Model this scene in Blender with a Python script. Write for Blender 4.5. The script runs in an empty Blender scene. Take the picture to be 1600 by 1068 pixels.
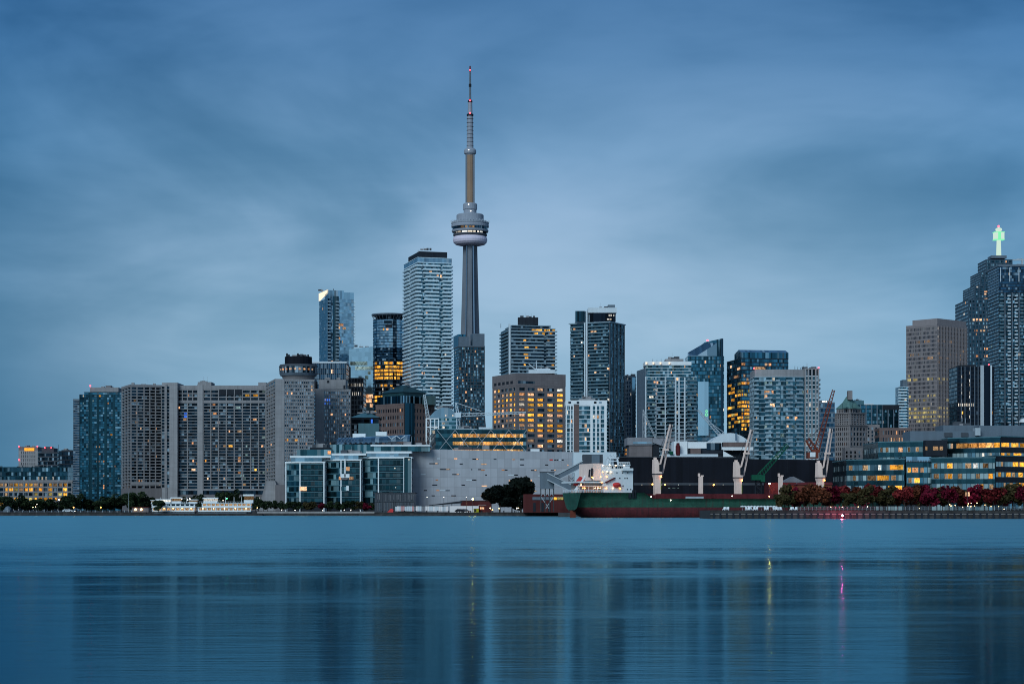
import bpy, math, random
from mathutils import Vector, Matrix
S = bpy.context.scene
COL = S.collection
R = math.radians
rnd = random.Random(7)

# ------------------------------------------------------------------ camera
F, CX, HY, CZ = 3025.0, 800.0, 794.0, 3.0      # focal length and horizon of the photograph in its own pixels, eye height in m
cam_d = bpy.data.cameras.new('camera')
cam = bpy.data.objects.new('camera', cam_d)
COL.objects.link(cam)
cam.location = (0, 0, CZ)
cam.rotation_euler = (R(90), 0, 0)
cam_d.sensor_width = 36.0
cam_d.lens = 36.0 * F / 1600.0
cam_d.shift_y = (HY - 534.0) / 1600.0
cam_d.clip_start = 0.5
cam_d.clip_end = 60000
S.camera = cam

# ------------------------------------------------------------------ sky, sun, exposure
W = bpy.data.worlds.new('World')
S.world = W
W.use_nodes = True
nt = W.node_tree
nt.nodes.clear()

def nd(t, typ, ins=None, **props):
    n = t.nodes.new(typ)
    for k, v in props.items():
        setattr(n, k, v)
    for k, v in (ins or {}).items():
        s = n.inputs[k]
        if isinstance(v, bpy.types.NodeSocket):
            t.links.new(v, s)
        else:
            s.default_value = v
    return n

def mth(t, op, a, b=0.0, c=None):
    n = nd(t, 'ShaderNodeMath', {0: a, 1: b}, operation=op)
    if c is not None:
        if isinstance(c, bpy.types.NodeSocket): t.links.new(c, n.inputs[2])
        else: n.inputs[2].default_value = c
    return n.outputs[0]

def ramp(t, fac, stops, interp='LINEAR'):
    n = nd(t, 'ShaderNodeValToRGB', {0: fac})
    cr = n.color_ramp
    cr.interpolation = interp
    while len(cr.elements) < len(stops):
        cr.elements.new(0.5)
    for e, (p, c) in zip(cr.elements, stops):
        e.position = p
        e.color = (*c, 1) if len(c) == 3 else c
    return n.outputs[0]

def mrange(t, v, a, b, c, d, smooth=False):
    n = nd(t, 'ShaderNodeMapRange', {0: v, 1: a, 2: b, 3: c, 4: d})
    if smooth: n.interpolation_type = 'SMOOTHSTEP'
    return n.outputs[0]

def mixc(t, fac, a, b, blend='MIX'):
    n = nd(t, 'ShaderNodeMix', data_type='RGBA', blend_type=blend)
    for i, v in ((0, fac), (6, a), (7, b)):
        if isinstance(v, bpy.types.NodeSocket): t.links.new(v, n.inputs[i])
        else: n.inputs[i].default_value = v if i == 0 else ((*v, 1) if len(v) == 3 else v)
    return n.outputs[2]

SUN_EL, SUN_AZ = 32.0, 208.0     # soft dawn glow behind the camera, a little to its left
g = nd(nt, 'ShaderNodeTexCoord').outputs['Generated']
sx = nd(nt, 'ShaderNodeSeparateXYZ', {0: g})
dx, dy, dz = sx.outputs
el = mth(nt, 'MAXIMUM', dz, 0.0)
base = ramp(nt, el, [(0.0, (.225, .405, .55)), (.03, (.265, .445, .605)), (.09, (.28, .445, .61)), (.135, (.235, .39, .57)), (.18, (.15, .30, .495)),
                     (.225, (.082, .205, .395)), (.27, (.048, .148, .325)), (.5, (.06, .15, .30)), (1.0, (.09, .17, .30))])
den = mth(nt, 'ADD', el, 0.13)
cu = mth(nt, 'DIVIDE', dx, den)
cv = mth(nt, 'DIVIDE', dy, den)
cvec = nd(nt, 'ShaderNodeCombineXYZ', {0: cu, 1: mth(nt, 'MULTIPLY', cv, 1.0), 2: 3.3}).outputs[0]
pvec = nd(nt, 'ShaderNodeMapping', {'Vector': g, 'Scale': (5.0, 5.0, 11.0), 'Rotation': (0, .16, 0), 'Location': (3.1, 0, 1.7)}).outputs[0]
n0 = nd(nt, 'ShaderNodeTexNoise', {'Vector': pvec, 'Scale': 1.0, 'Detail': 5.0, 'Roughness': .5, 'Distortion': .35}).outputs[0]
n1 = nd(nt, 'ShaderNodeTexNoise', {'Vector': cvec, 'Scale': .55, 'Detail': 5.0, 'Roughness': .5, 'Distortion': .3}).outputs[0]
n2 = nd(nt, 'ShaderNodeTexNoise', {'Vector': cvec, 'Scale': 1.7, 'Detail': 6.0, 'Roughness': .55, 'Distortion': .5}).outputs[0]
cl = mth(nt, 'ADD', mth(nt, 'MULTIPLY', n0, .6), mth(nt, 'ADD', mth(nt, 'MULTIPLY', n1, .25), mth(nt, 'MULTIPLY', n2, .15)))
clf = mrange(nt, cl, .36, .63, .64, 1.30, True)
damp = mrange(nt, el, 0.03, .16, .25, 1.0)           # clouds flatten out towards the horizon
clf = mth(nt, 'ADD', 1.0, mth(nt, 'MULTIPLY', mth(nt, 'SUBTRACT', clf, 1.0), damp))
sky = mixc(nt, 1.0, base, nd(nt, 'ShaderNodeCombineXYZ', {0: mth(nt, 'MULTIPLY', mth(nt, 'POWER', clf, 1.6), .95), 1: clf, 2: mth(nt, 'POWER', clf, .8)}).outputs[0], 'MULTIPLY')
lft = mrange(nt, dx, -.30, -.125, 0.0, 1.0, True)       # heavier, bluer cloud to the west of the city
sky = mixc(nt, lft, mixc(nt, 1.0, sky, mixc(nt, mrange(nt, el, .05, .22, 0, 1, True), (.15, .345, .47), (.60, .80, .90)), 'MULTIPLY'), sky)
rgt = mrange(nt, dx, .10, .32, 0.0, 1.0, True)
sky = mixc(nt, rgt, sky, mixc(nt, 1.0, sky, (.60, .80, .90), 'MULTIPLY'))
back = mrange(nt, dy, .15, -.8, 0.0, 1.0, True)        # the dawn side
glow = mth(nt, 'MULTIPLY', back, mth(nt, 'POWER', mth(nt, 'SUBTRACT', 1.0, el), 2.5))
sky = mixc(nt, 1.0, sky, mixc(nt, glow, (0, 0, 0), (.30, .37, .41)), 'ADD')
bg = nd(nt, 'ShaderNodeBackground', {0: sky, 1: 1.0})
nt.links.new(bg.outputs[0], nd(nt, 'ShaderNodeOutputWorld').inputs[0])

sun_d = bpy.data.lights.new('sun', 'SUN')
sun = bpy.data.objects.new('sun', sun_d)
COL.objects.link(sun)
sun_d.energy = 2.1
sun_d.angle = R(28)
sun_d.color = (.76, .93, 1.0)
_az, _el = R(SUN_AZ), R(SUN_EL)
_d = Vector((math.sin(_az) * math.cos(_el), math.cos(_az) * math.cos(_el), math.sin(_el)))
sun.rotation_euler = _d.to_track_quat('Z', 'Y').to_euler()

S.view_settings.view_transform = 'Standard'
S.view_settings.look = 'None'
S.view_settings.exposure = 0.0
S.view_settings.gamma = 1.0
S.cycles.filter_width = 1.05
S.cycles.max_bounces = 6
S.cycles.diffuse_bounces = 2
S.cycles.glossy_bounces = 3
S.cycles.sample_clamp_indirect = 10.0

# ------------------------------------------------------------------ helpers
def X(px, Y): return (px - CX) / F * Y
def Z(py, Y): return CZ + (HY - py) / F * Y
def P(px, py, Y): return Vector((X(px, Y), Y, Z(py, Y)))
G = 1.4                                                # height of the land above the water

def tag(o, label, cat, group=None, kind=None):
    if label: o['label'] = label
    if cat: o['category'] = cat
    if group: o['group'] = group
    if kind: o['kind'] = kind
    return o

def thing(name, label, cat, loc, group=None, rz=0.0):
    o = bpy.data.objects.new(name, None)
    o.empty_display_size = 1.0
    COL.objects.link(o)
    o.location = loc
    o.rotation_euler = (0, 0, rz)
    return tag(o, label, cat, group)

def link(name, me, parent=None, loc=(0, 0, 0), rz=0.0, scale=(1, 1, 1)):
    o = bpy.data.objects.new(name, me)
    COL.objects.link(o)
    o.parent = parent
    o.location = loc
    o.rotation_euler = (0, 0, rz)
    o.scale = scale
    return o

class MB:
    """collects faces and builds ONE mesh; every face carries uv in metres"""
    def __init__(s):
        s.v, s.f, s.uv, s.m = [], [], [], []
        s.sm = []
    def face(s, pts, uvs=None, mi=0, smooth=False):
        i = len(s.v)
        s.v += [tuple(p) for p in pts]
        s.f.append(tuple(range(i, i + len(pts))))
        if uvs is None:
            uvs = [(p[0], p[1]) for p in pts]
        s.uv += uvs
        s.m.append(mi)
        s.sm.append(smooth)
    def prism(s, poly, z0, z1, cap=True, mi=0, bottom=True, smooth=False):
        u = 0.0
        n = len(poly)
        for i in range(n):
            a, b = poly[i], poly[(i + 1) % n]
            l = math.hypot(b[0] - a[0], b[1] - a[1])
            s.face([(a[0], a[1], z0), (b[0], b[1], z0), (b[0], b[1], z1), (a[0], a[1], z1)],
                   [(u, z0), (u + l, z0), (u + l, z1), (u, z1)], mi, smooth)
            u += l
        if cap:
            s.face([(p[0], p[1], z1) for p in poly], None, mi)
            if bottom: s.face([(p[0], p[1], z0) for p in reversed(poly)], None, mi)
        return s
    def box(s, x0, x1, y0, y1, z0, z1, mi=0):
        return s.prism([(x0, y0), (x1, y0), (x1, y1), (x0, y1)], z0, z1, True, mi)
    def frust(s, pa, z0, pb, z1, mi=0, cap=True):
        n = len(pa)
        for i in range(n):
            j = (i + 1) % n
            s.face([(*pa[i], z0), (*pa[j], z0), (*pb[j], z1), (*pb[i], z1)],
                   [(0, z0), (1, z0), (1, z1), (0, z1)], mi)
        if cap:
            s.face([(*p, z1) for p in pb], None, mi)
            s.face([(*p, z0) for p in reversed(pa)], None, mi)
        return s
    def beam(s, p, q, w, h=None, mi=0):
        p, q = Vector(p), Vector(q)
        h = h or w
        d = (q - p).normalized()
        a = d.cross(Vector((0, 0, 1)))
        if a.length < 1e-3: a = Vector((1, 0, 0))
        a.normalize()
        b = a.cross(d)
        L = (q - p).length
        c = [(-1, -1), (1, -1), (1, 1), (-1, 1)]
        A = [p + a * (w / 2 * i) + b * (h / 2 * j) for i, j in c]
        B_ = [x + d * L for x in A]
        for i in range(4):
            j = (i + 1) % 4
            s.face([A[j], A[i], B_[i], B_[j]], [(0, 0), (w, 0), (w, L), (0, L)], mi)
        s.face(A, None, mi)
        s.face(list(reversed(B_)), None, mi)
        return s
    def tube(s, p, q, r0, r1=None, n=8, mi=0):
        p, q = Vector(p), Vector(q)
        r1 = r0 if r1 is None else r1
        d = (q - p).normalized()
        a = d.cross(Vector((0, 0, 1)))
        if a.length < 1e-3: a = Vector((1, 0, 0))
        a.normalize()
        b = d.cross(a)
        A = [p + (a * math.cos(t) + b * math.sin(t)) * r0 for t in [2 * math.pi * k / n for k in range(n)]]
        C = [q + (a * math.cos(t) + b * math.sin(t)) * r1 for t in [2 * math.pi * k / n for k in range(n)]]
        for i in range(n):
            j = (i + 1) % n
            s.face([A[i], A[j], C[j], C[i]], [(0, 0), (1, 0), (1, 1), (0, 1)], mi, True)
        s.face(list(reversed(A)), None, mi)
        s.face(C, None, mi)
        return s
    def lathe(s, prof, n=32, c=(0, 0), mi=0, smooth=True, sx=1.0, sy=1.0):
        for (r0, z0), (r1, z1) in zip(prof, prof[1:]):
            for k in range(n):
                a, b = 2 * math.pi * k / n, 2 * math.pi * (k + 1) / n
                def q(r, t, z): return (c[0] + r * math.cos(t) * sx, c[1] + r * math.sin(t) * sy, z)
                ua, ub = a * max(r0, r1), b * max(r0, r1)
                pts = [q(r0, a, z0), q(r0, b, z0), q(r1, b, z1), q(r1, a, z1)]
                uv = [(ua, z0), (ub, z0), (ub, z1), (ua, z1)]
                if r1 < 1e-6: pts, uv = pts[:3], uv[:3]
                elif r0 < 1e-6: pts, uv = [pts[0], pts[2], pts[3]], [uv[0], uv[2], uv[3]]
                s.face(pts, uv, mi, smooth)
        return s
    def mesh(s, name, *mats):
        me = bpy.data.meshes.new(name)
        me.from_pydata(s.v, [], s.f)
        ul = me.uv_layers.new(name='UVMap')
        flat = [c for t in s.uv for c in t]
        ul.data.foreach_set('uv', flat)
        me.polygons.foreach_set('material_index', s.m)
        me.polygons.foreach_set('use_smooth', s.sm)
        for m in mats: me.materials.append(m)
        me.update()
        return me
    def build(s, name, parent, *mats, loc=(0, 0, 0), rz=0.0):
        return link(name, s.mesh(name, *mats), parent, loc, rz)

# ------------------------------------------------------------------ materials
def new_mat(name):
    m = bpy.data.materials.new(name)
    m.use_nodes = True
    t = m.node_tree
    t.nodes.clear()
    out = nd(t, 'ShaderNodeOutputMaterial')
    return m, t, out

def principled(t, out, **ins):
    b = nd(t, 'ShaderNodeBsdfPrincipled')
    for k, v in ins.items():
        k = k.replace('_', ' ')
        if isinstance(v, bpy.types.NodeSocket): t.links.new(v, b.inputs[k])
        else: b.inputs[k].default_value = (*v, 1) if isinstance(v, tuple) and len(v) == 3 and k == 'Base Color' else v
    t.links.new(b.outputs[0], out.inputs[0])
    return b

def wall(name, col, var=.18, scale=.12, rough=.85, streak=.5, metal=0.0, joint=None):
    """plaster, concrete, stone, painted metal: blotches plus long vertical weather streaks; joint=(w,h,contrast) adds panels"""
    m, t, out = new_mat(name)
    oc = nd(t, 'ShaderNodeTexCoord').outputs['Object']
    nz = nd(t, 'ShaderNodeTexNoise', {'Vector': oc, 'Scale': scale, 'Detail': 6.0, 'Roughness': .65}).outputs[0]
    mp = nd(t, 'ShaderNodeMapping', {'Vector': oc, 'Scale': (1.1, 1.1, .06)}).outputs[0]
    st = nd(t, 'ShaderNodeTexNoise', {'Vector': mp, 'Scale': .6, 'Detail': 4.0}).outputs[0]
    f = mth(t, 'ADD', mth(t, 'MULTIPLY', nz, 1 - streak), mth(t, 'MULTIPLY', st, streak))
    f = mrange(t, f, .3, .7, 1 - var, 1 + var)
    if joint:
        uv = nd(t, 'ShaderNodeUVMap').outputs[0]
        s = nd(t, 'ShaderNodeSeparateXYZ', {0: uv})
        cu, cv = mth(t, 'DIVIDE', s.outputs[0], joint[0]), mth(t, 'DIVIDE', s.outputs[1], joint[1])
        wn = nd(t, 'ShaderNodeTexWhiteNoise', {'Vector': nd(t, 'ShaderNodeCombineXYZ', {0: mth(t, 'FLOOR', cu), 1: mth(t, 'FLOOR', cv)}).outputs[0]}, noise_dimensions='2D').outputs[0]
        f = mth(t, 'MULTIPLY', f, mrange(t, wn, 0, 1, 1 - joint[2], 1 + joint[2]))
        e = mth(t, 'MINIMUM', mth(t, 'FRACT', cu), mth(t, 'FRACT', cv))
        f = mth(t, 'MULTIPLY', f, mrange(t, e, 0, .08, .75, 1.0))
    c = mixc(t, 1.0, col, nd(t, 'ShaderNodeCombineXYZ', {0: f, 1: f, 2: f}).outputs[0], 'MULTIPLY')
    principled(t, out, Base_Color=c, Roughness=rough, Metallic=metal, Specular_IOR_Level=.12 if rough > .6 else .5)
    return m

def glass(name, tint, pw=1.6, ph=None, var=.5, blind=.15, bcol=(.30, .33, .36), rough=.10, mull=None, mw=.1, tilt=.03):
    """curtain wall panes: every pane its own reflectivity, tilt and (some) blinds; tint = mirror tint of the glass"""
    m, t, out = new_mat(name)
    uv = nd(t, 'ShaderNodeUVMap').outputs[0]
    s = nd(t, 'ShaderNodeSeparateXYZ', {0: uv})
    oi = nd(t, 'ShaderNodeObjectInfo').outputs['Random']
    cu = mth(t, 'DIVIDE', s.outputs[0], pw)
    cv = mth(t, 'DIVIDE', s.outputs[1], ph) if ph else 0.0
    fu = mth(t, 'FLOOR', cu)
    fv = mth(t, 'FLOOR', cv) if ph else 0.0
    key = nd(t, 'ShaderNodeCombineXYZ', {0: fu, 1: fv, 2: mth(t, 'MULTIPLY', oi, 317.0)}).outputs[0]
    wn = nd(t, 'ShaderNodeTexWhiteNoise', {'Vector': key}, noise_dimensions='3D')
    sc = nd(t, 'ShaderNodeSeparateColor', {0: wn.outputs['Color']})
    k = mrange(t, wn.outputs['Value'], 0, 1, 1 - var, 1 + var)
    tc = mixc(t, 1.0, tint, nd(t, 'ShaderNodeCombineXYZ', {0: k, 1: k, 2: k}).outputs[0], 'MULTIPLY')
    isb = mth(t, 'LESS_THAN', sc.outputs[1], blind)
    if mull:
        fr = mth(t, 'FRACT', cu)
        mm = mth(t, 'LESS_THAN', fr, mw / pw)
        if ph: mm = mth(t, 'MAXIMUM', mm, mth(t, 'LESS_THAN', mth(t, 'FRACT', cv), mw / ph))
    bc = mixc(t, 1.0, bcol, nd(t, 'ShaderNodeCombineXYZ', {0: k, 1: k, 2: k}).outputs[0], 'MULTIPLY')
    c = mixc(t, isb, tc, bc)
    met = mrange(t, isb, 0, 1, .9, .25)
    rg = rough
    if mull:
        c = mixc(t, mm, c, mull)
        met = mth(t, 'MULTIPLY', met, mth(t, 'SUBTRACT', 1.0, mm))
    gn = nd(t, 'ShaderNodeNewGeometry').outputs['Normal']
    off = nd(t, 'ShaderNodeVectorMath', {0: wn.outputs['Color'], 1: (.5, .5, .5)}, operation='SUBTRACT').outputs[0]
    off = nd(t, 'ShaderNodeVectorMath', {0: off, 'Scale': tilt * 2}, operation='SCALE').outputs[0]
    nn = nd(t, 'ShaderNodeVectorMath', {0: nd(t, 'ShaderNodeVectorMath', {0: gn, 1: off}, operation='ADD').outputs[0]}, operation='NORMALIZE').outputs[0]
    principled(t, out, Base_Color=c, Roughness=rg, Metallic=met, Normal=nn)
    return m

def lit(name, ca, cb, strength, clutter=.8):
    """a lit room behind its window: uneven warm light with darker furniture and frames in it"""
    m, t, out = new_mat(name)
    oc = nd(t, 'ShaderNodeTexCoord').outputs['Object']
    oi = nd(t, 'ShaderNodeObjectInfo').outputs['Random']
    mp = nd(t, 'ShaderNodeMapping', {'Vector': oc, 'Scale': (5.0, 5.0, 2.2)}).outputs[0]
    nz = nd(t, 'ShaderNodeTexNoise', {'Vector': mp, 'W': mth(t, 'MULTIPLY', oi, 91.0), 'Scale': 1.0, 'Detail': 2.0}, noise_dimensions='4D').outputs[0]
    k = mrange(t, nz, .34, .62, 1 - clutter, 1.15)
    r2 = mth(t, 'FRACT', mth(t, 'MULTIPLY', oi, 37.7))
    k = mth(t, 'MULTIPLY', k, mrange(t, mth(t, 'POWER', r2, 1.6), 0, 1, .30, 1.30))
    c = mixc(t, mth(t, 'ADD', mth(t, 'MULTIPLY', nz, .5), mth(t, 'MULTIPLY', oi, .5)), ca, cb)
    e = nd(t, 'ShaderNodeEmission', {0: c, 1: mth(t, 'MULTIPLY', k, strength)})
    t.links.new(e.outputs[0], out.inputs[0])
    return m

def lamp_mat(name, col, strength):
    m, t, out = new_mat(name)
    e = nd(t, 'ShaderNodeEmission', {0: (*col, 1), 1: strength})
    t.links.new(e.outputs[0], out.inputs[0])
    return m

def leaf(name, ca, cb, cc):
    m, t, out = new_mat(name)
    oc = nd(t, 'ShaderNodeTexCoord').outputs['Object']
    oi = nd(t, 'ShaderNodeObjectInfo').outputs['Random']
    nz = nd(t, 'ShaderNodeTexNoise', {'Vector': oc, 'W': mth(t, 'MULTIPLY', oi, 50.0), 'Scale': .7, 'Detail': 3.0}, noise_dimensions='4D').outputs[0]
    ge = nd(t, 'ShaderNodeNewGeometry').outputs['Random Per Island']
    f = mth(t, 'ADD', mth(t, 'MULTIPLY', nz, .75), mth(t, 'MULTIPLY', ge, .25))
    c = ramp(t, f, [(.3, ca), (.52, cb), (.72, cc)])
    principled(t, out, Base_Color=c, Roughness=.8, Specular_IOR_Level=.1)
    return m

M = {}
M['conc'] = wall('concrete_warm', (.250, .238, .245), joint=(6.0, 3.0, .05))
M['conc_dk'] = wall('concrete_dark', (.165, .150, .155))
M['conc_lt'] = wall('concrete_pale', (.29, .278, .285), joint=(4.0, 3.0, .05))
M['grey'] = wall('grey_cladding', (.24, .235, .255), joint=(3.0, 1.5, .06))
M['greydk'] = wall('dark_grey_cladding', (.065, .072, .085))
M['slate'] = wall('blue_grey_metal', (.105, .135, .17), rough=.5)
M['stone'] = wall('limestone', (.225, .200, .200), var=.25, joint=(2.0, 1.2, .10))
M['white'] = wall('white_paint', (.76, .77, .78), var=.08)
M['white2'] = wall('white_frame', (.58, .63, .67), var=.08)
M['balc'] = wall('pale_balcony_front', (.64, .76, .82), var=.10, rough=.4)
M['balc2'] = wall('grey_balcony_front', (.24, .32, .37), var=.15, rough=.35)
M['balcdk'] = wall('dark_balcony_front', (.11, .175, .21), var=.15, rough=.35)
M['brick'] = wall('brown_granite', (.155, .108, .100), var=.2, joint=(2.0, 1.3, .08))
M['brown'] = wall('brown_concrete', (.175, .148, .150), var=.15, joint=(3.0, 2.0, .05))
M['redbrick'] = wall('red_brick', (.085, .022, .022), var=.3)
M['rust'] = wall('rusty_red_paint', (.115, .022, .026), var=.45, scale=.5)
M['dark'] = wall('dark_panel', (.018, .022, .030), var=.3, rough=.65)
M['black'] = wall('black_shed_cladding', (.007, .0085, .014), var=.35, rough=.75, joint=(2.5, 40.0, .2))
M['dkgreen'] = wall('dark_green_copper', (.012, .045, .05), var=.35, rough=.45)
M['copper'] = wall('weathered_copper', (.10, .19, .18), var=.35)
M['teal'] = wall('teal_metal', (.055, .14, .17), var=.25, rough=.45)
M['pink'] = wall('pinkish_bank_stone', (.25, .215, .218), var=.12)
M['granite'] = wall('blue_grey_granite', (.045, .075, .105), var=.15)
M['steel'] = wall('pale_steel', (.40, .43, .46), var=.15, rough=.4)
M['cream'] = wall('cream_paint_lamplit', (.86, .62, .53), var=.15, scale=.6)  # cream paint lightened, the lamps' warm light put into its colour
M['shipwhite'] = wall('white_ship_paint', (.66, .68, .70), var=.10, scale=.5)
M['orange'] = wall('orange_crane_paint', (.17, .045, .03), var=.25, scale=.6)
M['green'] = wall('green_crane_paint', (.008, .08, .048), var=.3, scale=.6)
M['radome'] = wall('white_radome', (.66, .58, .68), var=.08)
M['tower'] = wall('tower_concrete', (.155, .168, .195), var=.2, scale=.05)
M['towerdk'] = wall('tower_dark_grey', (.08, .085, .105), var=.2)  # plain dark grey for the pod floor and antenna rings
M['towor'] = wall('tower_ochre', (.29, .185, .125), var=.2, scale=.05)
M['antgrey'] = wall('antenna_grey', (.28, .30, .35), var=.12)
M['trunk'] = wall('bark', (.05, .04, .035), var=.4, scale=2.0)
M['asphalt'] = wall('quay_asphalt', (.06, .06, .065), var=.3)
M['quay'] = wall('quay_stone', (.05, .046, .046), var=.45, scale=.4, streak=.6, joint=(1.6, .6, .25))
M['quaylt'] = wall('pale_quay_edge', (.30, .275, .27), var=.25, scale=.4)
M['pole'] = wall('dark_pole', (.05, .055, .06), var=.2)
M['cloth'] = wall('white_canvas', (.78, .74, .74), var=.05)
M['redcloth'] = wall('red_tarpaulin', (.55, .05, .05), var=.15)

M['g_teal'] = glass('teal_glass', (.022, .085, .125), 1.6, blind=.16, bcol=(.10, .20, .26), var=.75)
M['g_blue'] = glass('blue_glass', (.022, .058, .095), 1.6, blind=.12, bcol=(.12, .18, .23), var=.6)
M['g_dark'] = glass('dark_glass', (.008, .019, .030), 1.8, blind=.16, bcol=(.15, .20, .24), var=.7)
M['g_dark2'] = glass('dark_condo_glass', (.014, .044, .062), 1.5, blind=.20, bcol=(.16, .27, .33), var=.75)
M['g_hotel'] = glass('hotel_glass', (.028, .050, .070), 1.3, blind=.42, bcol=(.24, .28, .32), var=.6)
M['g_sky'] = glass('mirror_glass', (.26, .38, .45), 3.0, blind=0.0, var=.12, rough=.07, tilt=.008)
M['g_pale'] = glass('pale_glass', (.20, .30, .365), 2.0, blind=.12, bcol=(.26, .34, .40), var=.3)
M['g_condo'] = glass('condo_glass', (.028, .080, .105), 1.5, blind=.22, bcol=(.20, .30, .35), var=.6)
M['g_office'] = glass('office_glass', (.028, .090, .112), 1.5, blind=.30, bcol=(.15, .25, .28), var=.5)
M['g_black'] = glass('black_glass', (.006, .010, .017), 1.6, blind=.04, bcol=(.05, .07, .09), var=.6)
M['g_bank'] = glass('bank_glass', (.10, .09, .10), 1.5, blind=.3, bcol=(.22, .19, .18), var=.35)
M['g_spoff'] = glass('office_spandrel', (.026, .080, .098), 1.5, blind=0, var=.2, rough=.2)
M['g_span'] = glass('spandrel_glass', (.014, .050, .066), 1.5, blind=0, var=.25, rough=.2)
M['g_pod'] = glass('pod_glass', (.03, .06, .09), 1.5, blind=.05, var=.5)
M['g_shaft'] = glass('lift_shaft_glass', (.22, .28, .34), 3.0, blind=.2, bcol=(.18, .19, .22), var=.3)

M['l_yel'] = lit('lit_yellow', (1, .30, .012), (1, .60, .10), 1.65)
M['l_warm'] = lit('lit_warm', (1, .32, .07), (1, .78, .52), 1.35)
M['l_white'] = lit('lit_white', (1, .78, .50), (.85, .95, 1), 1.25)
M['l_dim'] = lit('lit_dim', (.75, .42, .20), (.9, .62, .36), .55)
M['l_lime'] = lit('lit_lime', (.85, .62, .12), (.95, .85, .35), .85)
M['l_blue'] = lit('lit_blue', (.03, .13, .85), (.08, .28, 1), 1.0, .4)
M['l_teal'] = lit('lit_teal', (.35, .65, .7), (.6, .85, .85), .45)
M['e_or'] = lamp_mat('lamp_orange', (1, .38, .06), 12)
M['e_warm'] = lamp_mat('lamp_warm', (1, .66, .28), 10)
M['e_flood'] = lamp_mat('lamp_floodlight', (1, .38, .06), 330)
M['e_white'] = lamp_mat('lamp_white', (1, .93, .80), 8)
M['e_red'] = lamp_mat('lamp_red', (1, .05, .07), 8)
M['e_beacon'] = lamp_mat('lamp_added_beacon', (1, .05, .16), 1100)
M['e_green'] = lamp_mat('lamp_green', (.1, 1, .35), 10)
M['e_crown'] = lamp_mat('lit_crown', (1, .82, .62), 1.25)
M['e_gbox'] = lamp_mat('green_lit_sign', (.25, 1, .50), .95)
M['e_spire'] = lamp_mat('lit_spire', (.72, .95, .80), .85)
M['e_boat'] = lamp_mat('boat_light', (1, .60, .22), 2.6)
M['e_deck'] = lamp_mat('deck_light', (1, .55, .16), 1.6)
# ------------------------------------------------------------------ plans
def quad(xl, xc, xr, Y, b):
    """plan of a rectangular building from the columns of its left end, near corner and right end; b = yaw of the right face"""
    b = R(b)
    C = (X(xc, Y), Y)
    dR, dL = (math.cos(b), math.sin(b)), (-math.sin(b), math.cos(b))
    def ln(px, d):
        t = (px - CX) / F
        return abs((t * C[1] - C[0]) / (d[0] - t * d[1]))
    r, l = ln(xr, dR), ln(xl, dL)
    return [C, (C[0] + r * dR[0], C[1] + r * dR[1]),
            (C[0] + r * dR[0] + l * dL[0], C[1] + r * dR[1] + l * dL[1]), (C[0] + l * dL[0], C[1] + l * dL[1])]
def rect(x0, x1, Y, depth):
    return [(X(x0, Y), Y), (X(x1, Y), Y), (X(x1, Y), Y + depth), (X(x0, Y), Y + depth)]
def bow(x0, x1, Y, depth, sag, n=10):
    """a plan with a bowed front"""
    a, b = X(x0, Y), X(x1, Y)
    pts = [(a + (b - a) * i / n, Y - sag * math.sin(math.pi * i / n)) for i in range(n + 1)]
    return pts + [(b, Y + depth), (a, Y + depth)]
def round_plan(x0, x1, Y, ry=1.0, n=20):
    cx, r = X((x0 + x1) / 2, Y), (X(x1, Y) - X(x0, Y)) / 2
    return [(cx + r * math.cos(2 * math.pi * k / n), Y + ry * r * math.sin(2 * math.pi * k / n)) for k in range(n)]
def offset(poly, d):
    """moves every side of a convex ccw plan outwards by d"""
    n = len(poly)
    out = []
    for i in range(n):
        p0, p1, p2 = poly[i - 1], poly[i], poly[(i + 1) % n]
        def nor(a, b):
            l = math.hypot(b[0] - a[0], b[1] - a[1]) or 1
            return ((b[1] - a[1]) / l, -(b[0] - a[0]) / l)
        n1, n2 = nor(p0, p1), nor(p1, p2)
        k = 1 + n1[0] * n2[0] + n1[1] * n2[1]
        out.append((p1[0] + d * (n1[0] + n2[0]) / k, p1[1] + d * (n1[1] + n2[1]) / k))
    return out
def shrink(poly, k, c=None):
    cx = sum(p[0] for p in poly) / len(poly); cy = sum(p[1] for p in poly) / len(poly)
    return [(cx + (p[0] - cx) * k, cy + (p[1] - cy) * k) for p in poly]

UNIT = MB().box(-.5, .5, -.5, .5, -.5, .5)
_unit = {}
def unit(mat):
    if mat not in _unit: _unit[mat] = UNIT.mesh('unit_' + mat, M[mat])
    return _unit[mat]

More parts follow.
